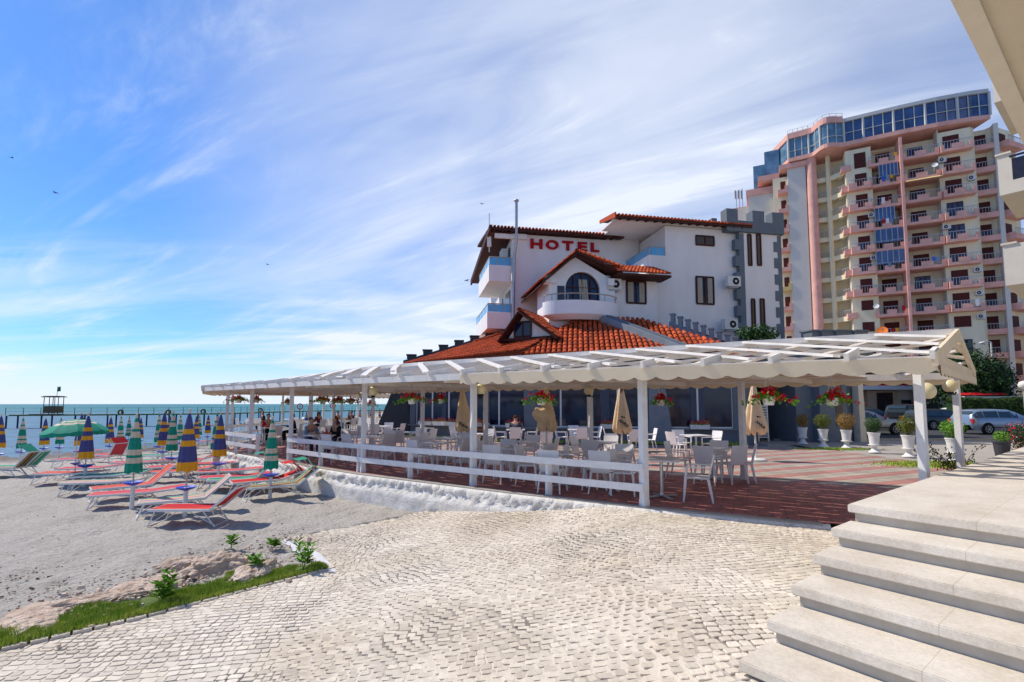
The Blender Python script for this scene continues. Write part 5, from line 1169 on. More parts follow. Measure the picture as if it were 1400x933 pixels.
# gable bay
bay = MB(); H2.box(bay, 4.9, 8.35, 0, 8.9, -5, 0); bay.build('bay_wall', 'hotel_wall', ho)
B = Plane((0,24.9), ANG, KX, KZ); ap = B.hit(783,344); pts = [(2.0,0),(5.75,0),(5.75,8.75),(3.45,10.05),(2.0,9.0)]
# bay front with an arched opening
cxs, r_, zs = 3.9, .98, 7.95; outer = []; inner = []; nn = 32
zb0 = 6.9
def bayoutline(th):
    dxx, dz = cos(th), sin(th); best = 99
    P = [(2.0,zb0),(5.75,zb0),(5.75,8.5),(3.5,9.7),(2.0,8.7)]
    for i in range(5):
        (x0,y0),(x1,y1) = P[i], P[(i+1) % 5]; ex, ey = x1-x0, y1-y0; den = dxx*ey-dz*ex
        if abs(den) < 1e-9: continue
        t = ((x0-cxs)*ey-(y0-zs)*ex)/den; s = ((x0-cxs)*dz-(y0-zs)*dxx)/den
        if t > 0 and -1e-6 <= s <= 1+1e-6: best = min(best, t)
    return (cxs+dxx*best, zs+dz*best)
ths = sorted([i*2*pi/96 for i in range(96)]+[atan2(y-zs, x-cxs) % (2*pi) for x, y in ((2.0,zb0),(5.75,zb0),(5.75,8.5),(3.5,9.7),(2.0,8.7))])
mb = MB(); ro, ri, rb = [], [], []
for th in ths+[ths[0]]:
    x, z = bayoutline(th); ix, iz = cxs+r_*cos(th), zs+r_*sin(th)
    if sin(th) < 0:
        k = min(1/max(abs(cos(th)), 1e-6), 1.05/max(abs(sin(th))*1.0, 1e-6)*1.0); ix, iz = cxs+r_*max(-1, min(1, cos(th)*k)), max(zb0+.05, zs+sin(th)*k*r_)
    ro.append(B.p(x, z, 0)); ri.append(B.p(ix, iz, 0)); rb.append(B.p(ix, iz, -.22))
mb.grid([ro, ri]); mb.grid([ri, rb])
B.box(mb, 2.0, 2.2, 0, 8.5, -2.4, -.001); B.box(mb, 5.55, 5.75, 0, 8.4, -2.4, -.001); B.box(mb, 2.2, 5.55, 0, zb0-.002, -2.4, -.003); B.box(mb, 4.9, 8.3, 8.6, 8.95, -4, -.5); mb.build('gable_bay', 'hotel_white', ho)
g = MB(); arc = [B.p(cxs+r_*cos(a), zs+r_*sin(a), -.2) for a in [pi*k/24 for k in range(25)]]; g.face([B.p(cxs-r_, zb0, -.2), B.p(cxs+r_, zb0, -.2)]+arc); aw = g.build('arched_window', 'window_glass', ho)
g = MB(); g.tube([B.p(cxs+(r_-.03)*cos(a), zs+(r_-.03)*sin(a), -.17) for a in [pi*k/24 for k in range(25)]], .045, 6)
for k in (-.5, 0, .5): g.bar(B.p(cxs+k*r_, zb0, -.17), B.p(cxs+k*r_, zs+r_*math.sqrt(1-k*k)-.03, -.17), .06)
for k in (-.97,.97): g.bar(B.p(cxs+k*r_, zb0, -.17), B.p(cxs+k*r_, zs, -.17), .06)
g.bar(B.p(cxs-r_, zs+.15, -.17), B.p(cxs+r_, zs+.15, -.17), .05); g.build('frame', 'brown_wood', aw)
g = MB(); g.grid([[B.p(cxs-.1+.5*i/10-(.1 if z > 8 else 0), z, -.15+.02*cos(i*2)) for i in range(11)] for z in (zb0+.1, 8.55)]); g.build('curtain', 'curtain', aw)
mb = MB(); B.box(mb, cxs-r_-.45, cxs-r_-.05, 6.95, 8.1, -.03, .03); mb.build('open_shutter', 'window_dark', ho)
for x0, x1 in ((1.75,2.35),(5.25,5.62)): mb = MB(); B.box(mb, x0, x1, 8.2, 8.58, -.3, .28); mb.build('corbel', 'hotel_white', ho)
# bay roof: gable, plus shallow pent roof to the right
az = 9.92; A0 = (3.45, az); n0, n1 = .45, -4.6
tiles(ho, [B.p(3.45, az, n0), B.p(5.95, 8.98, n0), B.p(6.3, 9.72, -1.2), B.p(3.9,10.2,-1.2)], name='roof', wt=.2)
tiles(ho, [B.p(3.45, az, n0), B.p(3.45, az, n1), B.p(1.5, 8.28, n1), B.p(1.5, 8.28, n0)], name='roof')
tiles(ho, [B.p(5.6, 8.85, .75), B.p(8.75, 8.85, .75), B.p(8.75, 9.72, -1.2), B.p(5.6, 9.72, -1.2)], name='roof', wt=.2)
mb = MB(); B.box(mb, 5.6, 8.75, 8.68, 8.8, -.5, .7); mb.build('soffit_board', 'brown_wood', ho)
mb = MB()
for (sx, sz) in ((5.95, 8.92),(1.45, 8.16)): mb.bar(B.p(3.45, az-.12, n0+.03), B.p(sx, sz-.1, n0+.03), .08, .24, up=B.n.to_tuple()); mb.prism([B.p(3.45, az-.2, n0-.05), B.p(sx, sz-.17, n0-.05), B.p(sx, sz-.17, n1), B.p(3.45, az-.2, n1)], (0,0,.06))
mb.build('bargeboard', 'brown_wood', ho)
ridge(ho, B.p(3.45, az, n0), B.p(3.45, az, n1))
# curved balcony
bm_ = MB(); cc, rx, ry_ = 3.75, 2.1, 1.15; prof = [(.0,6.25),(.75,6.2),(1,6.45),(1,7.15),(.93,7.15),(.93,6.6),(0,6.6)]
bm_.grid([[B.p(cc+rx*k*cos(a), z, ry_*k*sin(a)) for a in [pi*i/24 for i in range(25)]] for k, z in prof]); cb = bm_.build('curved_balcony', 'hotel_white', ho, smooth=False)
r = MB(); arc = [B.p(cc+rx*.96*cos(a), 7.5, ry_*.96*sin(a)) for a in [pi*i/24 for i in range(25)]]; r.tube(arc, .03, 6)
for i in range(0, 25, 4): r.tube([arc[i], arc[i]-Vector((0,0,.38))], .02, 5)
r.build('handrail', 'curtain', cb)
# terrace glass
g = MB(); H1.box(g, 8.3, 9.2, 10.47, 10.95, -.1, -.08); H1.box(g, 8.2, 8.22, 10.47, 10.95, -3.2, -.12); g.build('glass_panel', 'blue_glass', ho)
r = MB(); r.bar(H1.p(8.21,10.98,-.09), H1.p(9.2,10.98,-.09), .05); r.bar(H1.p(8.21,10.98,-.09), H1.p(8.21,10.98,-3.2), .05)
for a in (8.21, 8.7, 9.15): r.bar(H1.p(a,10.45,-.09), H1.p(a,10.98,-.09), .035)
r.build('handrail', 'curtain', ho)
mb = MB(); H1.box(mb, 7.2, 8.0, 9.6, 11.6, -3.22, -3.18); mb.build('terrace_door', 'brick_orange', ho)
mb = MB(); mb.tube([H1.p(8.42,9,.06), H1.p(8.42,5,.06)], .05, 8); mb.build('drainpipe', 'grey_light', ho)
# ================= low restaurant in front of the hotel
rs = thing('restaurant_wing', 'single storey blue grey restaurant with dark glass front and hipped red tile roof', 'restaurant')
def facade(p0, p1, cols_, zs_=.62, zt=3.0, top=3.85, butt=()):
    ang = atan2(p1[1]-p0[1], p1[0]-p0[0]); pl = Plane(p0, ang); Lw = hypot(p1[0]-p0[0], p1[1]-p0[1]); m = MB()
    pl.box(m, 0, Lw, -.1, zs_, -.35, 0); pl.box(m, 0, Lw, zt, top, -.35, 0)
    for c, w_ in cols_: pl.box(m, c-w_/2, c+w_/2, zs_, zt, -.35, .04)
    m.build('wall', 'grey_wall', rs); m = MB(); pl.box(m, -.05, Lw+.05, zs_, zs_+.06, -.05, .14); m.build('sill', 'grey_light', rs)
    edges = sorted([(0, 0)]+[(c-w_/2, c+w_/2) for c, w_ in cols_]+[(Lw, Lw)])
    for (a0, a1), (b0, b1) in zip(edges, edges[1:]):
        if b0-a1 > .4: window(pl, rs, a1, b0, zs_+.06, zt, max(1, round((b0-a1)/1.35)), 'pot_white', 'window_glass', -.1, False, 1, .07)
    return pl
WA = (-5.7,28.0); WBp = (1.0,23.95); WC = (10.4,22.6)
PA = facade(WA, WBp, [(.2,.4),(4.1,.55),(7.6,.5)]); PBx = facade(WBp, WC, [(.15,.5),(5.7,.75),(9.3,.35)])
# slanted grey-blue flank wall at the left
mb = MB(); a = G(530,592,0); mb.prism([Vector((-7.6,27.2,-.1)), Vector((-5.7,27.95,-.1)), Vector((-5.9,27.95,3.9)), Vector((-6.15,27.8,3.9))], (.35,.6,0)); mb.build('slanted_wall', 'grey_dark', rs)
mb = MB(); mb.prism([PBx.p(5.35,0,.05), PBx.p(6.45,0,.05), PBx.p(6.0,3.5,.05), PBx.p(5.4,3.5,.05)], PBx.n*.3); mb.build('buttress', 'grey_light', rs)
# interior glimpse: pale curtains as strips on the glass, room dimness put into colour
for pl, a, b in ((PBx,7.3,7.9),(PBx,3.2,3.6),(PA,5.1,5.3),(PA,2.2,2.5)):
    c = MB(); c.grid([[pl.p(lerp(a,b,i/10), z, -.075+.01*cos(i*2)) for i in range(11)] for z in (.75,2.9)]); mat('curtain_dim', (.09,.11,.15), .9) if 'curtain_dim' not in M else None; c.build('curtain', 'curtain_dim', rs)
# doorway and grey end blocks to the right
E1 = Plane((10.4,22.9), radians(14)); m = MB(); E1.box(m, .1, .8, -.1, 3.9, -.6, 0); E1.box(m, 3.35, 6.85, -.1, 4.0, -5, -.2); E1.box(m, .8, 3.35, 2.9, 4.0, -3, -.25); E1.box(m, 4.3, 5.9, -.1, 3.95, -.3, .25); m.build('end_block', 'grey_wall', rs)
m = MB(); E1.box(m, .8, 3.35, -.05, 2.9, -2.6, -2.5); m.build('doorway', 'door_dark', rs)
m = MB(); E1.box(m, 5.2, 5.6, .75, 2.8, .252, .27); m.build('slit_window', 'window_dark', rs)
m = MB(); m.prism([E1.p(6.62,-.1,-.1), E1.p(7.0,-.1,-.1), E1.p(6.9,2.6,-.1), E1.p(7.08,3.6,-.1), E1.p(6.62,3.6,-.1)], E1.n*.35); m.build('edge_pilaster', 'stucco_pale', rs)
m = MB(); E1.box(m, .8, 3.3, -.1, .0, -2.5, .8); m.build('threshold', 'concrete', rs)
# roof
cL = D(553,497,27.2); cM = D(716,489,22.0); cL.z = cM.z = 3.98; cR = Vector((9.6,21.35,3.98)); apx = D(790,444,26.0); apR = D(832,441,26.2); apx.z = apR.z = 6.1
bL = D(690,462,29.0)
tiles(rs, [cL, cM, apx, bL], name='roof'); tiles(rs, [cM, cR, Vector((6.6,25.0,6.1)), apx], name='roof', wt=.24, lc=.42); ridge(rs, cM, apx); ridge(rs, cL, bL, .1)
m = MB(); m.prism([cL+Vector((.1,.4,-.25)), cM+Vector((.05,.35,-.25)), Vector((0.9,24.2,3.7)), Vector((-5.4,28.2,3.7))], (0,0,.16)); m.prism([cM+Vector((.05,.35,-.26)), cR+Vector((0,.3,-.26)), Vector((10,23,3.7)), Vector((1,24.2,3.7))], (0,0,.15)); m.build('eave_soffit', 'black', rs)
# dormer on the left facet
nf = Vector((cM-cL)); nf.z = 0; nf.normalize(); DP = Plane((cL.x, cL.y), atan2(nf.y, nf.x))
DQ = Plane((D(690,466,24.6).x, D(690,466,24.6).y), radians(-27)); s2 = DQ.hit(763,459)[0]; ap = DQ.hit(715,426); za = ap[1]; zl = DQ.hit(725,463)[1]
m = MB(); m.prism([DQ.p(.15, zl, 0), DQ.p(s2-.1, zl, 0), DQ.p(ap[0], za-.25, 0)], DQ.n*-.15); m.build('dormer_gable', 'hotel_wall', rs)
window(DQ, rs, ap[0]-.45, ap[0]+.45, zl+.1, zl+.85, 2, 'brown_wood', 'window_glass', .02, False)
back_r = 3.4
for sx in (-.12, s2+.12):
    f = [DQ.p(ap[0], za, .4), DQ.p(ap[0], za, -back_r), DQ.p(sx, zl-.05, -back_r*.95), DQ.p(sx, zl-.05, .4)]; tiles(rs, f, name='dormer_roof'); m = MB(); m.bar(DQ.p(ap[0], za-.1, .43), DQ.p(sx, zl-.14, .43), .07, .26, up=DQ.n.to_tuple()); m.prism([p-Vector((0,0,.14)) for p in f], (0,0,.05)); m.build('bargeboard', 'brown_wood', rs)
ridge(rs, DQ.p(ap[0], za, .42), DQ.p(ap[0], za, -back_r))
m = MB(); m.bar(DQ.p(-.1, zl-.02, .1), DQ.p(s2+.1, zl-.02, .1), .14, .14); m.build('dormer_sill_beam', 'brown_wood', rs)
# grey sloping parapet and second tile roof on the right
pa, pb = D(826,441,25.2), D(917,477,21.9); m = MB(); dirp = (pb-pa)
m.bar(pa+Vector((0,0,.1)), pb+dirp*.25+Vector((0,0,.1)), .75, .5); m.build('sloping_parapet', 'grey_light', rs); m = MB(); m.bar(pa+Vector((.05,0,.4)), pb+dirp*.22+Vector((.05,0,.4)), .3, .1); m.build('parapet_cap', 'grey_wall', rs)
r1 = [D(853,447,25.6), D(905,449,26.), D(975,474,23.2), D(935,484,22.3)]
r1 = [Vector((6.9,25.2,5.55)), Vector((8.8,25.2,5.75)), Vector((11.7,22.6,4.0)), Vector((8.4,21.8,4.0))]
tiles(rs, r1, name='roof', wt=.24)
# stepped parapets (teeth)
def teeth(name, A_, B_, n, w_, h, d, mname, cap=None, zoff=0):
    A_, B_ = Vector(A_), Vector(B_); m = MB(); c = MB(); hor = Vector((B_.x-A_.x, B_.y-A_.y, 0)); ux = hor.normalized(); nn_ = Vector((ux.y, -ux.x, 0)); step = hor.length/n
    ang = atan2(ux.y, ux.x); m.prism([A_-Vector((0,0,2.6)), B_-Vector((0,0,2.6)), B_, A_], nn_*d)
    for k in range(n):
        p = A_.lerp(B_, (k+.5)/n); m.box(p+nn_*d/2+Vector((0,0,h*.3)), (step*w_, d*1.02, h), ang); m.box(p+nn_*d/2+Vector((0,0,h*.8+.04)), (step*w_+.08, d*1.25, .07), ang)
    o = m.build(name, mname, rs)
teeth('stepped_parapet', D(916,441,25.0), D(1012,478,23.6), 9, .55, .5, .35, 'grey_light', 'grey_wall')
teeth('stepped_parapet', D(552,494,30.5), D(700,450,31.5), 7, .55, .2, .5, 'grey_dark')
# roof-top grey boxes right of the wing (portal crown)
m = MB()
for px, w_ in ((1113,1.1),(1130,1.5),(1147,1.2),(1170,.9)):
    p = D(px, 457, 24.8); m.box((p.x, p.y, p.z-.15), (w_*.8, .7, .5), .2); m.box((p.x, p.y, p.z+.13), (w_*.8+.1, .8, .07), .2)
m.box((16.2,25.6,4.55),(4.8,1,.9),.2); m.build('crown_blocks', 'grey_wall', rs)
# satellite-like orange dish on apartments is built with the block; roof shrub
def leafball(name, mats, parent, c, rx, ry, rz, n, s, seed, pw=.5, shape=None):
    r = random.Random(seed); mb = MB()
    for _ in range(n):
        v = Vector((r.gauss(0,1), r.gauss(0,1), r.gauss(0,1))).normalized(); k = r.random()**pw; q = Vector((v.x*rx*k, v.y*ry*k, v.z*rz*k)); 
        if shape: q = shape(q)
        q = q*(1+.22*noise.noise(v*2.2+Vector((seed,0,0))))+Vector(c); n1 = (v+Vector((r.gauss(0,.6), r.gauss(0,.6), r.gauss(0,.6)+.3))).normalized(); n2 = n1.orthogonal().normalized(); n3 = n1.cross(n2); ss = s*r.uniform(.6, 1.3); a = r.uniform(0, 6.28); e1_, e2_ = n2*cos(a)+n3*sin(a), n3*cos(a)-n2*sin(a)
        mb.face([q+e1_*ss, q+e2_*ss*.55, q-e1_*ss, q-e2_*ss*.55])
    return mb.build(name, mats, parent)
p = D(1036,462,24.0); t = thing('roof_shrub', 'small green shrub growing on the roof in front of the grey tower', 'shrub', p); leafball('leaves', 'leaf_mid', t, (0,0,.2), 1.1, .5, .45, 900, .09, 5); mb = MB(); mb.tube([(0,0,-.5),(0,0,.3)], .04, 6); mb.build('stem', 'bark', t)
# window-sill planters with red flowers
def planter(pl, s, z, lab, seed, c='petal_pink', w_=.8):
    p = pl.p(s, z, .22); t = thing('flower_box', lab, 'flower box', p, pl.a, 'white flower boxes on the window sill'); mb = MB(); mb.box((0,0,.1), (w_,.2,.2), top=1.08); mb.build('trough', 'pot_white', t)
    r = random.Random(seed); f = MB(); l = MB()
    for _ in range(120):
        c0 = Vector((r.uniform(-w_/2,w_/2), r.gauss(0,.08), .24+abs(r.gauss(0,.07)))); s_ = .03; f.face([c0+Vector((s_,0,0)), c0+Vector((0,-s_*.5,s_)), c0-Vector((s_,0,0)), c0-Vector((0,0,s_))]); c0 = c0+Vector((0,0,-.05)); l.face([c0+Vector((s_,0,0)), c0+Vector((0,-.02,s_)), c0-Vector((s_,0,0)), c0-Vector((0,0,s_))])
    f.build('petals', c, t); l.build('leaves', 'leaf', t)
for i, (pl, s, lab) in enumerate([(PA,1.3,'flower box with pink red geraniums nearest the slanted wall'),(PA,2.3,'flower box with pink geraniums, second from the slanted wall'),(PA,3.3,'flower box with few blooms before the grey column'),(PA,5.0,'flower box with pink geraniums behind the leaning parasol'),(PA,6.9,'flower box with pink blooms behind the stooping person'),(PBx,3.6,'flower box with dark red blooms under the wide window'),(PBx,7.6,'flower box with dark red blooms under the curtained window')]): planter(pl, s, .66, lab, 60+i)
# grass strip at wall foot
mb = MB(); rg = random.Random(15)
for _ in range(5000):
    pl, mxs = (PA, 7.8) if rg.random() < .45 else (PBx, 9.5)
    q = pl.p(rg.uniform(0, mxs), 0, rg.uniform(.1, .8)); s = .02; a = rg.uniform(0, 3); e = Vector((cos(a), sin(a), 0))*s; mb.face([q-e, q+e, q+Vector((rg.uniform(-.04,.04), rg.uniform(-.04,.04), rg.uniform(.06,.16)))])
tag(mb.build('wall_foot_grass', 'grass'), 'narrow strip of lawn at the foot of the restaurant wall', 'grass', kind='stuff')
# lattice menu board by the doorway
p = G(1044,604,0); t = thing('lattice_board', 'narrow white barred folding board standing by the dark doorway', 'sign stand', p, .2); mb = MB()
for x in (-.27,.27): mb.bar((x,0,0),(x,.05,1.75),.06)
for k in range(13): mb.bar((-.27,0.01,.2+k*.125),(.27,0.01,.2+k*.125),.03,.05)
mb.build('frame', 'pot_white', t); mb = MB(); mb.box((0,.05,.95),(.5,.02,1.5)); mb.build('panel', 'grey_light', t)
mb = MB(); p2 = G(643,606,0); t = thing('serving_cupboard', 'orange wooden serving stand behind the centre front post', 'cupboard', (p2.x, p2.y+1.5, 0), .1); mb.box((0,0,.55),(1.,.5,.06)); mb.box((0,0,.95),(1.05,.52,.05)); mb.box((0,0,.2),(1.,.5,.06)); 
for x in (-.48,.48): mb.box((x,0,.48),(.05,.48,.92))
mb.build('body', 'brick_orange', t)
# ================= TALL APARTMENT BLOCK
ap_ = thing('apartment_block', 'tall cream apartment block with salmon pink balconies and glazed penthouse floor', 'apartment block')
AO = (56.6, 60.45)
class LPl(Plane):      # s runs to the left/back, n outward toward the viewer
    def __init__(s, o, d): s.o = Vector((o[0], o[1], 0)); s.u = Vector((d[0], d[1], 0)).normalized(); s.n = Vector((-s.u.y, s.u.x, 0)); s.n = s.n if s.n.dot(s.o) < 0 else -s.n; s.a = atan2(s.u.y, s.u.x)
A = LPl(AO, (-.887, .4618)); FH = 2.9; FL = [1.73+FH*k for k in range(13)]   # floor levels
TOP = FL[12]+.0
m = MB(); A.box(m, -1.0, 2.3, 0, 36.45, -14, 0); A.box(m, 9.3, 12.2, 0, 36.45, -14, .0); A.box(m, 2.3, 9.3, 0, 36.45, -14, -1.5)
A.box(m, -3.2, -1.0, 0, 36.45, -14, -1.6); A.box(m, -1.35, -1.0, 0, 36.45, -1.6, -.35); m.build('wall', 'apt_cream', ap_)
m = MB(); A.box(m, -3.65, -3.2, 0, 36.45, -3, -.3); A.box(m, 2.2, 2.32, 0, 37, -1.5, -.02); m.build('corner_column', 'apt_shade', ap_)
m = MB(); A.box(m, 6.1, 6.4, 0, 36.5, -1.5, 1.0); m.build('pink_column', 'apt_pink', ap_)
ra = random.Random(4)
def balc(pl, s0, s1, z, dep, n0=0., mt='apt_pink', notch=True, par=.55):
    m = MB(); pl.box(m, s0, s1, z-.22, z, n0, n0+dep)
    w_ = s1-s0; segs = [(0,.32),(.62,1.)] if notch == 'ends' else ([(0, .12),(.34,.66),(.9,1.)] if notch else [(0,1)])
    pl.box(m, s0, s1, z+.001, z+.14, n0+dep-.12, n0+dep)
    for a, b in segs: pl.box(m, s0+a*w_, s0+b*w_, z+.14, z+.14+par, n0+dep-.13, n0+dep+.01)
    pl.box(m, s0, s0+.12, z, z+.6, n0, n0+dep-.13); pl.box(m, s1-.12, s1, z, z+.6, n0, n0+dep-.13)
    o = m.build('balcony', mt, ap_); r = MB()
    k = int(w_/.3)
    for i in range(k+1): c = s0+.06+i*(w_-.12)/k; r.bar(pl.p(c, z+.14, n0+dep-.06), pl.p(c, z+1.05, n0+dep-.06), .03)
    r.bar(pl.p(s0, z+1.1, n0+dep-.06), pl.p(s1, z+1.1, n0+dep-.06), .06); r.build('railing', 'rail_grey', o); return o
def awin(pl, s0, s1, z0, z1, n, kind):
    f = MB(); pl.box(f, s0, s1, z0, z1, n-.02, n+.05); o = f.build('window', 'shutter', ap_)
    if kind != 'shut':
        g = MB(); k = 3 if s1-s0 > 1.4 else 2; zt = z1-.12 if kind == 'open' else lerp(z0, z1, .55)
        for i in range(k): a = lerp(s0, s1, i/k)+.07; b = lerp(s0, s1, (i+1)/k)-.07; pl.box(g, a, b, z0+.08, zt, n+.04, n+.07)
        g.build('pane', 'apt_window', o)
def dish(pl, s, z, n, r=.42, mt='ac_white'):
    c = pl.p(s, z, n); m = MB(); d = (pl.n+Vector((-.3,0,.5))).normalized(); e1_ = d.orthogonal().normalized(); e2_ = d.cross(e1_)
    m.grid([[c+(e1_*cos(a)+e2_*sin(a))*r*k+d*(.12*k*k) for a in [pi*i/9 for i in range(18)]] for k in (.02,.5,1.)], closed=True); m.tube([c, c+d*.5], .02, 4); m.bar(c-d*.02, pl.p(s, z-.5, n-.4), .05); m.build('satellite_dish', mt, ap_)
for k in range(1, 12):
    z = FL[k]
    kd = lambda: ra.choice(['shut','shut','half','open'])
    if k >= 4: balc(A, -.9, 2.25, z, 1.1)
    if k == 3 or k <= 2: pass
    awin(A, .2, 1.8, z+.85 if k < 4 else z+.1, z+2.2, .0, 'shut' if k in (3,) else kd())
    if k < 12:
        balc(A, 2.35, 6.1, z, 2.3, -1.5); awin(A, 3.5, 5.1, z+.1, z+2.15, -1.5, kd())
        balc(A, 6.4, 9.7 if k >= 4 else 9.3, z, 2.1, -1.5); awin(A, 7.0, 8.6, z+.1, z+2.15, -1.5, kd())
    awin(A, 9.9, 11.2, z+(.1 if k >= 5 else .9), z+2.2, .0, 'shut' if k < 4 else kd())
    if 5 <= k <= 10: balc(A, 9.6, 12.1, z, 1.0, 0., notch='ends')
    # narrow recessed column of balconies at the right edge
    balc(A, -3.2, -1.36, z, 1.25, -1.6, notch=False, par=.3); awin(A, -2.8, -1.7, z+.1, z+2.15, -1.6, kd())
    if ra.random() < .3: dish(A, ra.choice([-.2, 3., 9.8, 1.9]), z+1.1, 1.2 if k >= 4 else .4, .33)
    if ra.random() < .7: ac_unit(A, ap_, ra.choice([2.0, 9.6, -.7]), z+2.0, .02, .8, .55)
    # narrow pink side balconies where the curve begins
    m = MB(); c = A.p(12.25, z, -.4); m.box(c+Vector((0,0,.25)), (1.1,1.6,.75), A.a); m.build('side_balcony', 'apt_pink', ap_)
dish(A, 9.2, FL[4]-2.1, .6, .62, 'orange_cloth')
for k, s0, s1 in ((8,7.2,9.3),(7,6.4,9.4),(6,6.4,9.4),(10,6.6,8.6)):      # glazed-in balconies
    m = MB(); A.box(m, s0, s1, FL[k]+.9, FL[k]+2.7, .5, .56); o = m.build('balcony_glazing', 'apt_glass', ap_); m = MB()
    for i in range(6): c = lerp(s0, s1, i/5); A.box(m, c-.04, c+.04, FL[k]+.9, FL[k]+2.7, .55, .6)
    m.build('glazing_bars', 'rail_grey', o)
m = MB(); m.prism([A.p(2.5,FL[9]+2.75,.8), A.p(6,FL[9]+2.75,.8), A.p(6,FL[9]+2.2,2.0), A.p(2.5,FL[9]+2.2,2.0)], (0,0,.04)); mat('awning', (.66,.5,.2), .8, .1, 3); m.build('awning', 'awning', ap_)
# washing, blinds and clutter on the balconies
LC = ['cl_blue','petal_white','cl_red','curtain','yellow_cloth','frame_white','cl_maroon','blue_cloth','cream_cloth']
for k in range(1, 12):
    for s0, w_, n_ in ((-.6,2.4,1.13),(2.6,3.2,.83),(6.6,2.4,.63)):
        if n_ > 1 and k < 4: continue
        if ra.random() < .25:
            c = s0+ra.random()*w_*.6; m = MB()
            for q in range(ra.randint(1, 3)): a_ = c+q*.42; h_ = ra.uniform(.4, .8); m2 = MB(); A.box(m2, a_, a_+.34, FL[k]+1.1-h_, FL[k]+1.12, n_, n_+.03); m2.build('laundry', ra.choice(LC), ap_)
    if ra.random() < .45: m = MB(); s0 = ra.choice([3.3,6.9]); m.prism([A.p(s0,FL[k]+2.5,-1.0), A.p(s0+1.9,FL[k]+2.5,-1.0), A.p(s0+1.9,FL[k]+2.05,-.2), A.p(s0,FL[k]+2.05,-.2)], (0,0,.03)); m.build('awning', ra.choice(['awning','cream_cloth','cl_blue']), ap_)
# right hand return: angled bay with pink balconies
RB = LPl(A.p(-3.65,0,-.8)[:2], (.93,.36)); m = MB(); RB.box(m, 0, 4.6, 0, 36.45, -8, -.3); m.build('wall', 'apt_cream', ap_)
for k in range(1, 12): balc(RB, .3, 3.6, FL[k], 1.3, -.3, notch=False, par=.3); awin(RB, 1.0, 2.4, FL[k]+.1, FL[k]+2.1, -.3, 'shut')
# penthouse floor
PZ0, PZ1, PZ2 = 36.45, 37.5, 40.5
def band(pts, z0, z1, th, name, mt):
    m = MB()
    for a, b in zip(pts, pts[1:]): m.prism([(a.x,a.y,z0),(b.x,b.y,z0),(b.x+.3,b.y+th,z0),(a.x+.3,a.y+th,z0)], (0,0,z1-z0))
    return m.build(name, mt, ap_)
pr_ = [A.p(-2.9,0,.1), A.p(-1.2,0,.5), A.p(2.3,0,.9), A.p(6.3,0,.9), A.p(12.3,0,.6)]
COLP = Vector((42.8, 69.5, 0)); WLP = Vector((40.6, 70.9, 0))
cv_ = [A.p(12.3,0,.6)]; q0, q1 = A.p(12.3,0,.6), COLP+Vector((-.5,-1.0,0))
for i in range(1, 11): t = i/10; p = q0.lerp(q1, t); nn_ = Vector((-(q1-q0).y, (q1-q0).x, 0)).normalized(); nn_ = nn_ if nn_.y < 0 else -nn_; cv_.append(p+nn_*(1.5*sin(pi*min(1, t*1.15))*(1 if t < .87 else 0)+(-.2)))
lf_ = [cv_[-1], WLP+Vector((-.3,-.8,0)), WLP+Vector((-2.6,1.6,0)), Vector((36.3,75.,0))]
for pts, nm in ((pr_, 1), (cv_, 2), (lf_[:2], 3)):
    band(pts, PZ0+.5, PZ1, 6, 'penthouse_band', 'apt_pink'); band([p+Vector((.15,.25,0)) for p in pts], PZ1, PZ2-.1, 4, 'penthouse_glazing', 'apt_glass' if nm == 1 else 'apt_glass2')
    band(pts, PZ2-.1, PZ2+(.35 if nm == 1 else .7), 6, 'penthouse_roof', 'apt_roofmetal' if nm == 1 else 'apt_pink')
    m = MB(); Pl = [(p.x, p.y) for p in pts]; Ln = path_len(Pl); k = max(3, int(Ln/1.05))
    for i in range(k+1): p = at(Pl, i/k); big_ = i % 3 == 0; m.bar((p.x+.1, p.y+.1, PZ1), (p.x+.1, p.y+.1, PZ2), .22 if big_ else .08)
    for zz in ((PZ1+1.3,) if nm == 1 else (PZ1+1.0,)):
        for i in range(k): a, b = at(Pl, i/k), at(Pl, (i+1)/k); m.bar((a.x+.12,a.y+.12,zz), (b.x+.12,b.y+.12,zz), .07)
    m.build('glazing_bars', 'apt_roofmetal', ap_)
    m = MB(); k = max(4, int(Ln/.8))
    if nm != 1 or True:
        for i in range(k+1): p = at(Pl, i/k); m.bar((p.x+.5,p.y+.8,PZ2+.3), (p.x+.5,p.y+.8,PZ2+1.6 if nm > 1 else PZ2+.5), .04)
        for i in range(k):
            a, b = at(Pl, i/k), at(Pl, (i+1)/k)
            for zz in (.9,1.25,1.6): 
                if nm > 1: m.bar((a.x+.5,a.y+.8,PZ2+zz), (b.x+.5,b.y+.8,PZ2+zz), .035)
    m.build('roof_railing', 'rail_grey', ap_)
# recess behind the curve
m = MB(); Q = LPl((COLP.x+.3, COLP.y+1.2), (A.p(12.2,0,-4.0)-Vector((COLP.x+.3, COLP.y+1.2,0)))[:2]); Lq = (A.p(12.2,0,-4.0)-Vector((COLP.x+.3, COLP.y+1.2,0))).length
m.prism([Vector((COLP.x,COLP.y+1.4,0)), A.p(12.0,0,-2.8), A.p(11,0,-8), Vector((COLP.x+2,COLP.y+6,0))], (0,0,36.45)); m.build('recess_wall', 'apt_yellow', ap_)
m = MB(); m.tube([(COLP.x+.2,COLP.y-.35,0),(COLP.x+.2,COLP.y-.35,37.1)], .62, 14); m.build('pink_column', 'apt_pink', ap_, smooth=True)
bcv = [COLP+Vector((.5,-.2,0)), Vector((43.9,69.2,0)), Vector((44.7,68.8,0)), Vector((45.3,68.1,0)), Vector((45.6,67.2,0)), Vector((45.8,66.3,0))]
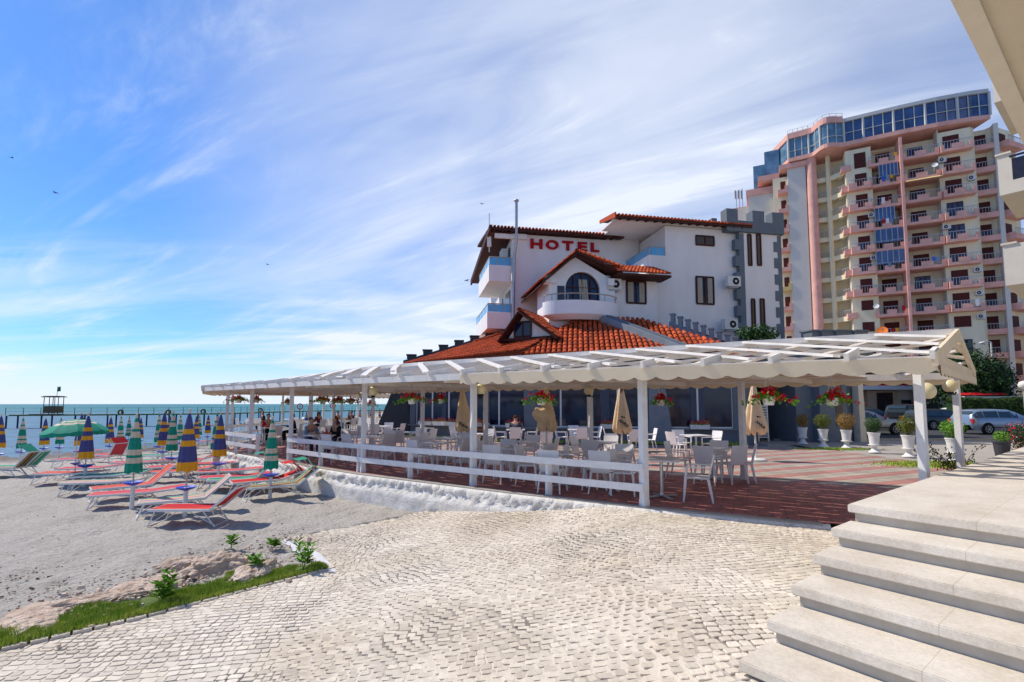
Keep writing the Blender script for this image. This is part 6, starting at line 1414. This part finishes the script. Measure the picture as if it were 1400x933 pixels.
cpl = Vector((44.9,68.4,0)); m = MB(); m.box((cpl.x,cpl.y,18.6), (.42,.42,37), .4); m.build('cream_column', 'apt_yellow', ap_)
for k in range(1, 12):
    m = MB(); z = FL[k]
    for a, b in zip(bcv, bcv[1:]):
        m.prism([(a.x,a.y,z-.25),(b.x,b.y,z-.25),(b.x+.5,b.y+1.6,z-.25),(a.x+.3,a.y+1.6,z-.25)], (0,0,.2)); m.bar((a.x,a.y,z+.05), (b.x,b.y,z+.05), .14, .65)
    o = m.build('curved_balcony', 'apt_yellow', ap_); r = MB(); P2 = [(p.x,p.y) for p in bcv]; kk = 14
    for i in range(kk+1): p = at(P2, i/kk); r.bar((p.x,p.y,z+.35), (p.x,p.y,z+1.15), .035)
    for i in range(kk): a, b = at(P2, i/kk), at(P2, (i+1)/kk); r.bar((a.x,a.y,z+1.15), (b.x,b.y,z+1.15), .06)
    r.build('railing', 'rail_grey', o); W_ = LPl((COLP.x+.0,COLP.y+1.38), (A.p(12.0,0,-2.8)-Vector((COLP.x,COLP.y+1.4,0)))[:2]); awin(W_, .9, 1.7, z+.05, z+2.2, .02, 'half')
# blank beige wall, then narrow balconies and the stepped far part
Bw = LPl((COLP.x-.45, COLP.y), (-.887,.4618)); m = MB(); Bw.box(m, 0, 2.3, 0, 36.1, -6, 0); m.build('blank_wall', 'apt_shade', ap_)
m = MB(); Bw.box(m, -.2, 3.3, 36.11, 36.8, -6, .3); m.build('pink_cornice', 'apt_pink', ap_)
m = MB(); Bw.box(m, 2.3, 4.2, 0, 35.5, -7, -1.2); m.build('wall', 'apt_cream', ap_)
for k in range(1, 12):
    m = MB(); z = FL[k]-.8; Bw.box(m, 2.31, 3.6, z-.2, z+(.35), -1.2, .1); Bw.box(m, 2.31, 2.7, z+.35, z+.85, -.2, .1); m.build('small_balcony', 'awning' if k == 6 else 'apt_pink', ap_); awin(Bw, 2.55, 3.2, z+.1, z+2., -1.2, 'shut')
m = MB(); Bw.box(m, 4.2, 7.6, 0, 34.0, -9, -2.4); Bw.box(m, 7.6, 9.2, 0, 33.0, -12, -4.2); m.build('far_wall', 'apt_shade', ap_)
def quadprism(pts, h, nm, mt): m = MB(); m.prism(pts, (0,0,h)); return m.build(nm, mt, ap_)
m = MB(); Bw.box(m, 3.3, 6.2, 35.5, 36.3, -8, -1.2); Bw.box(m, 4.2, 7.9, 33.9, 34.9, -8, -2.2); Bw.box(m, 7.4, 10.6, 31, 33.4, -9, -5); Bw.box(m, 9.5, 12.8, 28.5, 30.6, -12, -6.5); m.build('terrace_parapet', 'apt_pink', ap_)
m = MB(); Bw.box(m, 3.2, 5.2, 36.3, 40.3, -6, -2.0); Bw.box(m, 5.2, 6.8, 34.3, 39.0, -7, -3.4); m.build('penthouse_glazing', 'apt_glass2', ap_)
m = MB(); Bw.box(m, 9.2, 12.4, 0, 31, -13, -6.5); Bw.box(m, 12.4, 15.5, 0, 27.5, -16, -8.5); m.build('far_wall', 'apt_cream', ap_)
m = MB(); a = Bw.p(8.6, 32.5, -7)
for dx_ in (0,.5,1.0): m.bar(a+Vector((-dx_,0,0)), a+Vector((-dx_,0,4.8-dx_*.5)), .09); m.bar(a+Vector((-dx_-.18,0,3.)), a+Vector((-dx_-.18,0,4.4)), .18)
m.build('antenna_mast', 'rail_grey', ap_)
m = MB(); A.box(m, -.9, .0, FL[8]-1, FL[8]-1+.0001+.01, 0, .01) if False else None
# ================= NEXT BUILDING on the right: overhanging slab, balconies, wall
nb = thing('terrace_building', 'beige building with a huge overhanging canopy slab and stacked balconies at the right edge', 'building')
K = G(1315,0,6.0); K.z = 0; m = MB(); a = Vector((K.x,K.y,6.0))-e1*8
m.prism([a, a+e1*22, a+e1*22+e2*9, a+e2*9], (0,0,.35)); m.build('canopy_slab', 'stucco', nb)
m = MB(); m.prism([a+e2*(-.06)+Vector((0,0,-.05)), a+e1*22+e2*(-.06)+Vector((0,0,-.05)), a+e1*22+e2*.12+Vector((0,0,-.05)), a+e2*.12+Vector((0,0,-.05))], (0,0,.52)); m.prism([a+e2*.42+Vector((0,0,-.03)), a+e1*22+e2*.42+Vector((0,0,-.03)), a+e1*22+e2*.5+Vector((0,0,-.03)), a+e2*.5+Vector((0,0,-.03))], (0,0,.03)); m.build('canopy_edge', 'stucco_pale', nb)
for zb_, zt_, px, py in ((0,0,1375,391),(0,0,1367,268)):
    p = D(px, py, 17.0); q = p.copy(); zz = p.z; h = 1.42; m = MB(); s = Vector((p.x,p.y,zz))
    m.prism([s, s+e2*5, s+e2*5+e1*3.5, s+e1*3.5], (0,0,.16)); m.prism([s+Vector((0,0,.161)), s+e2*(.35)+Vector((0,0,.161)), s+e2*.35+e1*.15+Vector((0,0,.161)), s+e1*.15+Vector((0,0,.161))], (0,0,h-.16)); m.prism([s+e1*.15+Vector((0,0,.161)), s+e1*3.5+Vector((0,0,.161)), s+e1*3.5+e2*.15+Vector((0,0,.161)), s+e1*.15+e2*.15+Vector((0,0,.161))], (0,0,h-.16))
    m.prism([s+e2*.35+Vector((0,0,.161)), s+e2*5+Vector((0,0,.161)), s+e2*5+e1*.15+Vector((0,0,.161)), s+e2*.35+e1*.15+Vector((0,0,.161))], (0,0,(h if py > 300 else .45)-.16)); m.prism([s-e1*.05-e2*.05+Vector((0,0,h)), s+e2*.35-e1*.05+Vector((0,0,h)), s+e2*.35+e1*3.5+Vector((0,0,h)), s+e1*3.5-e2*.05+Vector((0,0,h))], (0,0,.07)); m.build('balcony', 'stucco_pale', nb)
    if py < 300: m = MB(); m.prism([s+e2*.36+Vector((0,0,.46)), s+e2*5+Vector((0,0,.46)), s+e2*5+e1*.06+Vector((0,0,.46)), s+e2*.36+e1*.06+Vector((0,0,.46))], (0,0,.75)); m.bar(s+e2*.3+Vector((0,0,1.3)), s+e2*5+Vector((0,0,1.3)), .06); m.build('balcony_railing', 'window_dark', nb)
s = D(1359,141,17.0); m = MB(); m.prism([s, s+e2*5, s+e2*5+e1*3.5, s+e1*3.5], (0,0,1.6)); m.build('balcony', 'stucco_pale', nb)
m = MB(); s = D(1375,391,17.0); s.z = 0; s2_ = s+e2*3.2+e1*1.6; m.prism([s2_, s2_+e2*6, s2_+e2*6+e1*12, s2_+e1*12], (0,0,20)); m.build('wall', 'stucco', nb)
ob = thing('distant_building', 'shaded grey building glimpsed between the apartment block and the right edge', 'building'); p = G(1392,560,0); m = MB(); m.box((65,52,5.8),(9,9,11.6),.3); m.build('wall', 'apt_shade', ob)
m = MB(); 
for z in (5,8): m.box((61.,47.75,z),(1.6,.3,1.5),.3)
m.build('window', 'window_dark', ob)
# ================= shop behind the cars
sh = thing('shop_building', 'low shop with red striped canopy and beige entrance behind the parked cars', 'shop'); p0 = D(1176,576,50); p1 = D(1285,570,50); SP = Plane((p0.x-2, 50), radians(4)); Ls = p1.x-p0.x+6
m = MB(); SP.box(m, -4, Ls, 0, 4.2, -8, 0); m.build('wall', 'shop_wall', sh); m = MB(); SP.box(m, -4, Ls-4, 3.2, 4.35, 0, 1.2); m.build('canopy', 'shop_white', sh); m = MB(); SP.box(m, -3.9, Ls-4.1, 3.62, 3.86, 1.2, 1.24); m.build('red_stripe', 'red_cloth', sh)
m = MB(); SP.box(m, 2.6, 5.8, 0, 3.15, 0, .5); m.build('beige_porch', 'shop_beige', sh)
window(SP, sh, 3.6, 5.2, .9, 2.9, 2, 'brown_wood', 'window_dark', .52, False, 2); window(SP, sh, -1.2, .3, .1, 2.6, 2, 'ac_white', 'window_glass', .03, False); window(SP, sh, .5, 1.6, .1, 2.6, 2, 'ac_white', 'window_glass', .03, False)
m = MB(); SP.box(m, -1.3, 1.7, 2.7, 2.95, .02, .1); m.build('yellow_sign', 'yellow_sign', sh); m = MB(); SP.box(m, 8.6, 10.8, 0, 2.9, .01, .05); SP.box(m, 6.6, 7.6, .8, 2.2, .01, .05); m.build('doorway', 'door_dark', sh)
m = MB(); SP.box(m, 7.9, 8.4, 0, 3.2, .0, .5); m.build('pillar', 'shop_white', sh)
m = MB(); c = SP.p(7.6,1.9,.6); m.bar((c.x,c.y,0), (c.x,c.y,2.2), .06); m.lathe((c.x,c.y,1.6), [(.001,0),(.3,.02),(.3,.5),(.001,.5)], 14); o = m.build('street_sign', 'ring_red'); tag(o, 'small red and white pole sign in front of the shop door', 'sign')
# ================= cars
def car(px, py, d, yaw, L_, H_, mt, kind, lab, W_=1.78):
    a, Y, Z = ray(px, 560); t = thing('parked_car', lab, 'car', (a/Y*d, d, -.02), yaw, 'cars parked behind the hotel')
    # local +x = front
    h = L_/2
    if kind == 'estate': st = [(-1,.55,.62,.62,.72),(-.985,.32,.86,.9,.86),(-.93,.26,.93,1.18,.93),(-.86,.24,.95,1.40,.97),(-.7,.22,.96,1.46,1),(-.3,.2,.96,1.48,1),(.05,.2,.95,1.45,1),(.2,.2,.94,1.34,1),(.48,.2,.93,.96,1),(.62,.2,.9,.93,1),(.85,.22,.82,.84,.97),(.96,.26,.7,.72,.88),(1,.36,.55,.56,.76)]
    elif kind == 'suv': st = [(-1,.6,.8,.8,.8),(-.98,.4,1.0,1.1,.9),(-.94,.34,1.08,1.5,.95),(-.88,.32,1.12,1.72,.98),(-.5,.3,1.12,1.8,1),(0,.3,1.12,1.8,1),(.18,.3,1.1,1.7,1),(.42,.3,1.08,1.15,1),(.6,.3,1.06,1.1,1),(.86,.32,1.0,1.02,.97),(.97,.38,.85,.87,.9),(1,.5,.7,.7,.8)]
    else: st = [(-1,.5,.65,.65,.75),(-.97,.3,.86,.88,.88),(-.78,.24,.93,.96,.97),(-.66,.22,.95,1.2,1),(-.45,.2,.96,1.4,1),(-.05,.2,.95,1.42,1),(.12,.2,.94,1.34,1),(.4,.2,.93,.95,1),(.7,.2,.88,.9,.98),(.93,.25,.75,.77,.9),(1,.36,.6,.6,.76)]
    sc_ = H_/max(s[3] for s in st); rows = []
    for x, zs__, zb, zr, wk in st:
        w2 = W_/2*wk; zs__, zb, zr = zs__*sc_, zb*sc_, zr*sc_; rw = w2*(.78 if zr-zb > .2 else .93)
        half = [(w2*.94, zs__), (w2, zs__+(zb-zs__)*.45), (w2*.97, zb-.04), (w2*.95, zb), (rw, zr-.05 if zr-zb > .12 else zr), (rw*.72, zr), (0, zr+.03)]
        rows.append([(x*h, y, z) for y, z in half]+[(x*h, -y, z) for y, z in half[::-1][1:]])
    m = MB(); m.grid(rows); m.face(rows[0]); m.face(rows[-1]); b = m.build('body', mt, t, smooth=False)
    for p in b.data.polygons: p.use_smooth = len(p.vertices) == 4
    g = MB()
    for i in range(len(st)-1):
        x0, x1 = st[i], st[i+1]
        for sgn in (3, 8):
            # side glass between belt and roof
            if (x0[3]-x0[2])*sc_ > .2 and (x1[3]-x1[2])*sc_ > .2:
                q = [Vector(rows[i][sgn]), Vector(rows[i+1][sgn]), Vector(rows[i+1][sgn+1]), Vector(rows[i][sgn+1])]
                if sgn == 8: q = [Vector(rows[i][9]), Vector(rows[i+1][9]), Vector(rows[i+1][8]), Vector(rows[i][8])]
                else: q = [Vector(rows[i][3]), Vector(rows[i+1][3]), Vector(rows[i+1][4]), Vector(rows[i][4])]
                c = sum(q, Vector())/4; sg = 1 if c.y > 0 else -1; q = [c+(p-c)*.9 if False else Vector((c.x+(p.x-c.x)*.93, p.y+sg*.012, c.z+(p.z-c.z)*.82)) for p in q]; g.face(q)
        # screens
        dz_ = abs(x1[3]-x0[3])*sc_; dx_ = abs(x1[0]-x0[0])*h
        if dz_ > .14 and max(x0[3], x1[3])*sc_ > 1.2 and (x0[3]+x1[3])/2 > max(x0[2], x1[2])+.05:
            q = [Vector(rows[i][4]), Vector(rows[i+1][4]), Vector(rows[i+1][8]), Vector(rows[i][8])]; c = sum(q, Vector())/4; nn_ = Vector((1 if x0[0] > 0 else -1, 0, .8)).normalized()
            g.face([c+(p-c)*.86+nn_*.05 for p in q])
    g.build('windows', 'car_glass', t)
    wr = .33 if kind != 'suv' else .39
    for x in (-.63*h, .63*h):
        ar = MB()
        for sg in (-1, 1): ar.face([(x+(wr+.06)*cos(k*pi/10), sg*(W_/2+.004), max(.2, wr+(wr+.06)*sin(k*pi/10))) for k in range(20)])
        ar.build('wheel_arch', 'black', t)
        for sg in (-1, 1):
            w_ = MB(); c = Vector((x, sg*(W_/2-.06), wr)); pr2 = [(.0,wr*.62),(.0,wr*.96),(.03,wr),(.17,wr),(.2,wr*.96),(.2,wr*.62)]
            w_.grid([[c+Vector((rr*cos(k*pi/12), sg*(-.1+o), rr*sin(k*pi/12))) for k in range(24)] for o, rr in pr2], closed=True); tw_ = w_.build('wheel', 'tyre', t, smooth=False)
            r = MB(); r.face([c+Vector((wr*.64*cos(k*pi/12), sg*.075, wr*.64*sin(k*pi/12))) for k in range(24)]); r.build('rim_back', 'black', tw_); r = MB()
            for k in range(6): an = k*pi/3; r.bar(c+Vector((0,sg*.09,0)), c+Vector((wr*.6*cos(an), sg*.09, wr*.6*sin(an))), .07, .02)
            r.grid([[c+Vector((rr*cos(k*pi/12), sg*.095, rr*sin(k*pi/12))) for k in range(24)] for rr in (wr*.55, wr*.66)], closed=True); r.build('rim', 'rim', tw_)
    for sg in (-1, 1):
        l = MB(); l.box((-h*.965, sg*W_*.40, .78*sc_), (.12,.2,.26)); l.build('tail_light', 'tail_red', t); l = MB(); l.box((h*.93, sg*W_*.36, .62*sc_), (.16,.3,.14)); l.build('headlight', 'headlight', t)
        l = MB(); l.box((h*.34, sg*(W_/2+.08), .98*sc_), (.1,.18,.12)); l.build('wing_mirror', mt, t)
        l = MB(); l.bar((-h*.8, sg*(W_/2+.01), .42), (h*.75, sg*(W_/2+.01), .42), .02, .05); l.build('trim_strip', 'black', t)
    l = MB(); l.box((-h*.995,0,.52),(.06,.5,.12)); l.build('number_plate', 'ac_white', t); return t
car(1362,594,30.6,radians(2),4.7,1.5,'car_silver','estate','silver blue estate car standing alone by the hedge at the right')
car(1285,580,36,radians(4),4.6,1.45,'car_black','estate','black estate car with red tail light in the middle of the row')
car(1240,586,39.5,radians(35),4.6,1.8,'car_black','suv','black off-roader with bright alloy wheel left of the black estate')
car(1178,592,30.5,radians(5),4.3,1.42,'car_grey','saloon','grey beige saloon half hidden by the end of the hotel wall')
car(1190,580,43,radians(5),4.6,1.45,'car_green','saloon','dark green car behind the grey saloon')
car(1300,570,43,radians(80),4.3,1.5,'car_white','saloon','white car peeping out above the black estate roof')
# ================= urns with clipped shrubs
def urn(px, py, lab, fol, w_, h_, seed, extra=0):
    p = G(px, py, 0); t = thing('urn_planter', lab, 'planter', p, 0, 'white urns with clipped shrubs along the paving'); m = MB()
    m.lathe((0,0,0), [(.001,0),(.2,0),(.2,.03),(.13,.08),(.075,.17),(.085,.22),(.2,.28),(.2,.3),(.14,.31),(.15,.33),(.175,.6),(.2,.7),(.21,.71),(.21,.74),(.17,.74),(.16,.68),(.001,.68)], 24); m.build('urn', 'pot_white', t)
    f = thing('clipped_shrub', lab.split(',')[0], 'shrub', (0,0,0)) if False else None
    leafball('foliage', fol, t, (0,0,.74+h_*.52), w_, w_, h_*.55, 2600, .02, seed, .33, shape=(lambda q: Vector((q.x*(1.05+.35*q.z/h_), q.y*(1.05+.35*q.z/h_), q.z))))
    m = MB(); m.tube([(0,0,.66),(0,0,.74+h_*.5)], .025, 6)
    for k in range(5): a = k*1.26; m.tube([(0,0,.8),(w_*.5*cos(a),w_*.5*sin(a),.74+h_*.6)], .01, 4)
    m.build('stem', 'bark', t)
for i, a in enumerate([(1098,607,'white urn with a withered brown shrub, first from the hotel doorway','leaf_brown',.26,.58),(1126,611,'white urn with an olive green shrub, second from the doorway','leaf_olive',.33,.62),(1158,613,'white urn with a brown orange shrub, third from the doorway','leaf_brown',.33,.66),(1196,619,'white urn with a small round green shrub near the grey car','leaf_mid',.27,.55),(1243,625,'white urn with a dark olive shrub beside the front gable post','leaf_olive',.30,.66),(1305,632,'white urn with a bright green broadleaf shrub behind the back gable post','leaf',.32,.56)]): urn(a[0], a[1], a[2], a[3], a[4], a[5], 80+i)
# ================= trees, hedge, shrubs
def tree(x, y, H_, Wd, lab, mt, n, s, seed, name='tree', z0=0.):
    t = thing(name, lab, 'tree', (x, y, z0)); r = random.Random(seed); m = MB(); m.tube([(0,0,-.1),(.1,0,H_*.3),(0,.1,H_*.62)], [Wd*.05,Wd*.038,Wd*.015], 9); lobes = []
    for k in range(11):
        a = r.uniform(0, 6.28); rr = Wd*.5*r.uniform(.25,.72); c = Vector((cos(a)*rr, sin(a)*rr, H_*r.uniform(.42,.88)-rr*.15)); lobes.append((c, Wd*r.uniform(.16,.27))); m.tube([(0,0,H_*.3), c*.6+Vector((0,0,H_*.12)), c], [.1,.06,.02], 6)
    lobes += [(Vector((0,0,H_*.86)), Wd*.2), (Vector((0,0,H_*.55)), Wd*.28), (Vector((-.2*Wd,-.1*Wd,H_*.3)), Wd*.25), (Vector((.22*Wd,-.15*Wd,H_*.3)), Wd*.25)]
    m.build('trunk', 'bark', t); f = MB()
    for _ in range(n):
        c, rad = r.choice(lobes); v = Vector((r.gauss(0,1), r.gauss(0,1), r.gauss(0,1))).normalized(); q = c+v*rad*(r.random()**.4)*(1+.35*noise.noise(v*3+c)); q.z = max(.25*H_*.2, q.z)
        n1 = (v+Vector((r.gauss(0,.6),r.gauss(0,.6),.5))).normalized(); n2 = n1.orthogonal().normalized(); n3 = n1.cross(n2); a = r.uniform(0,6.28); u_, w_ = n2*cos(a)+n3*sin(a), n3*cos(a)-n2*sin(a); ss = s*r.uniform(.5,1.3)
        f.face([q+u_*ss, q+w_*ss*.5, q-u_*ss, q-w_*ss*.5])
    f.build('crown', mt, t); return t
p = D(1350,560,42); tree(p.x+1, 45, 6.9, 7.2, 'large dark green tree behind the gable end of the pergola', 'leaf_dark', 15000, .13, 3)
p = D(1392,560,40); tree(p.x+1.5, 44, 5.4, 6, 'dark green tree at the right edge behind the hedge', 'leaf_dark', 9000, .13, 9)
p = D(1182,560,34); tree(p.x, 42, 4.4, 3.0, 'small green tree between the hotel end wall and the shop', 'leaf_mid', 4000, .09, 14)
hd = thing('hedge', 'long clipped green hedge behind the silver car', 'hedge'); r = random.Random(17); f = MB(); a0 = D(1300,560,39.5); a1 = D(1440,560,38)
for _ in range(16000):
    t_ = r.random(); c = a0.lerp(a1, t_); u_ = r.choice([0,1,2]); z = r.uniform(.1, 2.15); yy = r.uniform(-.6,.6)
    if u_ == 0: yy = -.6
    if u_ == 1: z = 2.15
    k = 1+.12*fbm(t_*18, z, 1., 3); q = Vector((c.x, c.y+yy*k, z*k)); n1 = Vector((r.gauss(0,.5), -1+r.gauss(0,.6), .6)).normalized(); n2 = n1.orthogonal().normalized(); n3 = n1.cross(n2); aa = r.uniform(0,6.28); e_, g_ = n2*cos(aa)+n3*sin(aa), n3*cos(aa)-n2*sin(aa); ss = r.uniform(.04,.1)
    f.face([q+e_*ss, q+g_*ss*.6, q-e_*ss, q-g_*ss*.6])
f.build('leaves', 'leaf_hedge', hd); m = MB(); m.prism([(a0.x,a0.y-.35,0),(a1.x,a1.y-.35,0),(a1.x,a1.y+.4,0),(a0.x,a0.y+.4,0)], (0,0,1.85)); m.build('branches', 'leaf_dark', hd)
p = D(1325,544,41); m = MB(); m.box((p.x+8,41,2.25),(17,.3,.35)); m.box((p.x+8,41.3,1.15),(17,.2,2.3)); o = m.build('boundary_wall', 'stucco_pale'); tag(o, 'low cream coping wall between the hedge and the dark tree', 'wall')
m = MB(); p = D(1388,537,36); m.prism([(p.x+.6,41.6,2.5),(p.x+5,41.6,2.56),(p.x+5,42.4,2.74),(p.x+1.2,42.4,2.7)], (0,0,.04)); o = m.build('red_canopy', 'red_cloth'); tag(o, 'small red canopy above the cream wall at the right edge', 'canopy')
# street lamps
p = D(1357,500,45); t = thing('street_lamp', 'tall white street lamp before the apartment block', 'street lamp', (p.x,45,0)); ztop = D(1352,468,45).z; m = MB(); m.tube([(0,0,0),(0,0,ztop)], [.09,.06], 8); m.tube([(0,0,ztop),(-.3,0,ztop+.12),(-.7,0,ztop+.05)], .05, 6); m.build('pole', 'ac_white', t); m = MB(); m.lathe((-.8,0,ztop-.1), [(.001,.16),(.22,.1),(.24,0),(.12,-.1),(.001,-.12)], 12); m.build('lamp_head', 'ac_white', t)
p = D(1398,527,24); t = thing('street_lamp', 'white globe lamp cut by the right edge', 'street lamp', (p.x+.05,24,0)); m = MB(); m.tube([(0,0,0),(0,0,p.z-.2)], .04, 8); m.build('pole', 'rail_grey', t); m = MB(); m.lathe((0,0,p.z), [(.001,-.22),(.15,-.16),(.22,0),(.15,.16),(.001,.22)], 14); m.build('globe', 'pot_white', t, smooth=True)
# flower tub and bush by the platform's far end
pz = G(1380,612,.84); p = pz; t = thing('flower_tub', 'grey pot holding a leafy plant at the far end of the platform', 'flower pot', (p.x-.02,p.y+.15,.55), 0); t.scale = (.55,.55,.62); m = MB(); m.lathe((0,0,0), [(.001,0),(.2,0),(.27,.6),(.3,.62),(.3,.66),(.24,.66),(.001,.6)], 16); m.build('pot', 'pot_grey', t); leafball('leaves', 'leaf', t, (0,0,.85), .28,.28,.22, 500, .035, 7)
p = G(1396,610,.84); t = thing('flowering_bush', 'bush with red and white flowers at the right edge above the platform', 'shrub', (p.x+.3,p.y+.2,.62)); t.scale = (.62,.62,.72); leafball('leaves', 'leaf_dark', t, (0,0,.55), .75,.6,.5, 2200, .035, 8); leafball('red_flowers', 'petal_red', t, (0,-.05,.6), .8,.66,.52, 420, .03, 9, .12); leafball('white_flowers', 'petal_white', t, (0,-.05,.58), .8,.66,.5, 160, .028, 10, .12)
m = MB(); m.tube([(0,0,-.1),(0,0,.4)], .04, 6); m.build('stem', 'bark', t)
p = G(1345,640,.3); r = random.Random(5); t = thing('trailing_shrub', 'dark thin leaved shrub creeping past the platform edge', 'shrub', (p.x-.2,p.y+.5,0)); f = MB(); s_ = MB()
for k in range(16):
    d = Vector((r.uniform(-1,1.2), r.uniform(-.4,.5), r.uniform(.35,.85))); s_.tube([(0,0,0), d*.5+Vector((0,0,.1)), d], .008, 4)
    for q in range(16): c = d*(.3+.7*q/15)+Vector((r.gauss(0,.05),r.gauss(0,.05),r.gauss(0,.04))); f.face([c, c+Vector((.05,0,.02)), c+Vector((.02,0,.06))])
s_.build('stems', 'bark', t); f.build('leaves', 'leaf_dark', t)
mb = MB(); rg = random.Random(16)
for _ in range(6000):
    c = G(1300,638,0); q = Vector((c.x+rg.gauss(0,.7), c.y+rg.gauss(.4,.35), -.02)); s = .018; a = rg.uniform(0,3); e = Vector((cos(a),sin(a),0))*s; mb.face([q-e, q+e, q+Vector((rg.uniform(-.03,.03), rg.uniform(-.03,.03), rg.uniform(.04,.1)))])
for _ in range(2500):
    c = G(1140,614,0); q = Vector((c.x+rg.gauss(0,.7), c.y+rg.gauss(0,.2), -.02)); s = .018; a = rg.uniform(0,3); e = Vector((cos(a),sin(a),0))*s; mb.face([q-e, q+e, q+Vector((rg.uniform(-.03,.03), rg.uniform(-.03,.03), rg.uniform(.03,.07)))])
tag(mb.build('lawn_patch', 'grass'), 'small green lawn patches between the white urns', 'grass', kind='stuff')
# birds
for i, (px, py, d, lab) in enumerate([(76,264,60,'dark bird highest but one at the left of the sky'),(16,216,75,'tiny bird at the upper left edge of the sky'),(366,362,70,'tiny dark bird over the middle of the sky'),(638,384,55,'small gull flying left of the hotel balconies'),(659,279,80,'tiny speck of a bird high left of the hotel flue')]):
    p = D(px, py, d); t = thing('bird', lab, 'bird', p, i*1.3); m = MB(); m.tube([(-.22,0,0),(-.05,0,.01),(.16,0,.02),(.25,0,.0)], [.01,.06,.05,.01], 8)
    for sg in (-1,1): m.grid([[(.08,sg*.04,.03),(.05,sg*.25,.12),(-.02,sg*.48,.07)],[(-.08,sg*.04,.02),(-.07,sg*.25,.10),(-.06,sg*.48,.06)]])
    m.face([(-.2,-.01,0),(-.34,-.07,0),(-.34,.07,0),(-.2,.01,0)]); m.build('body', 'black', t)
# an orange-pink marker scribble on the lowest visible tread
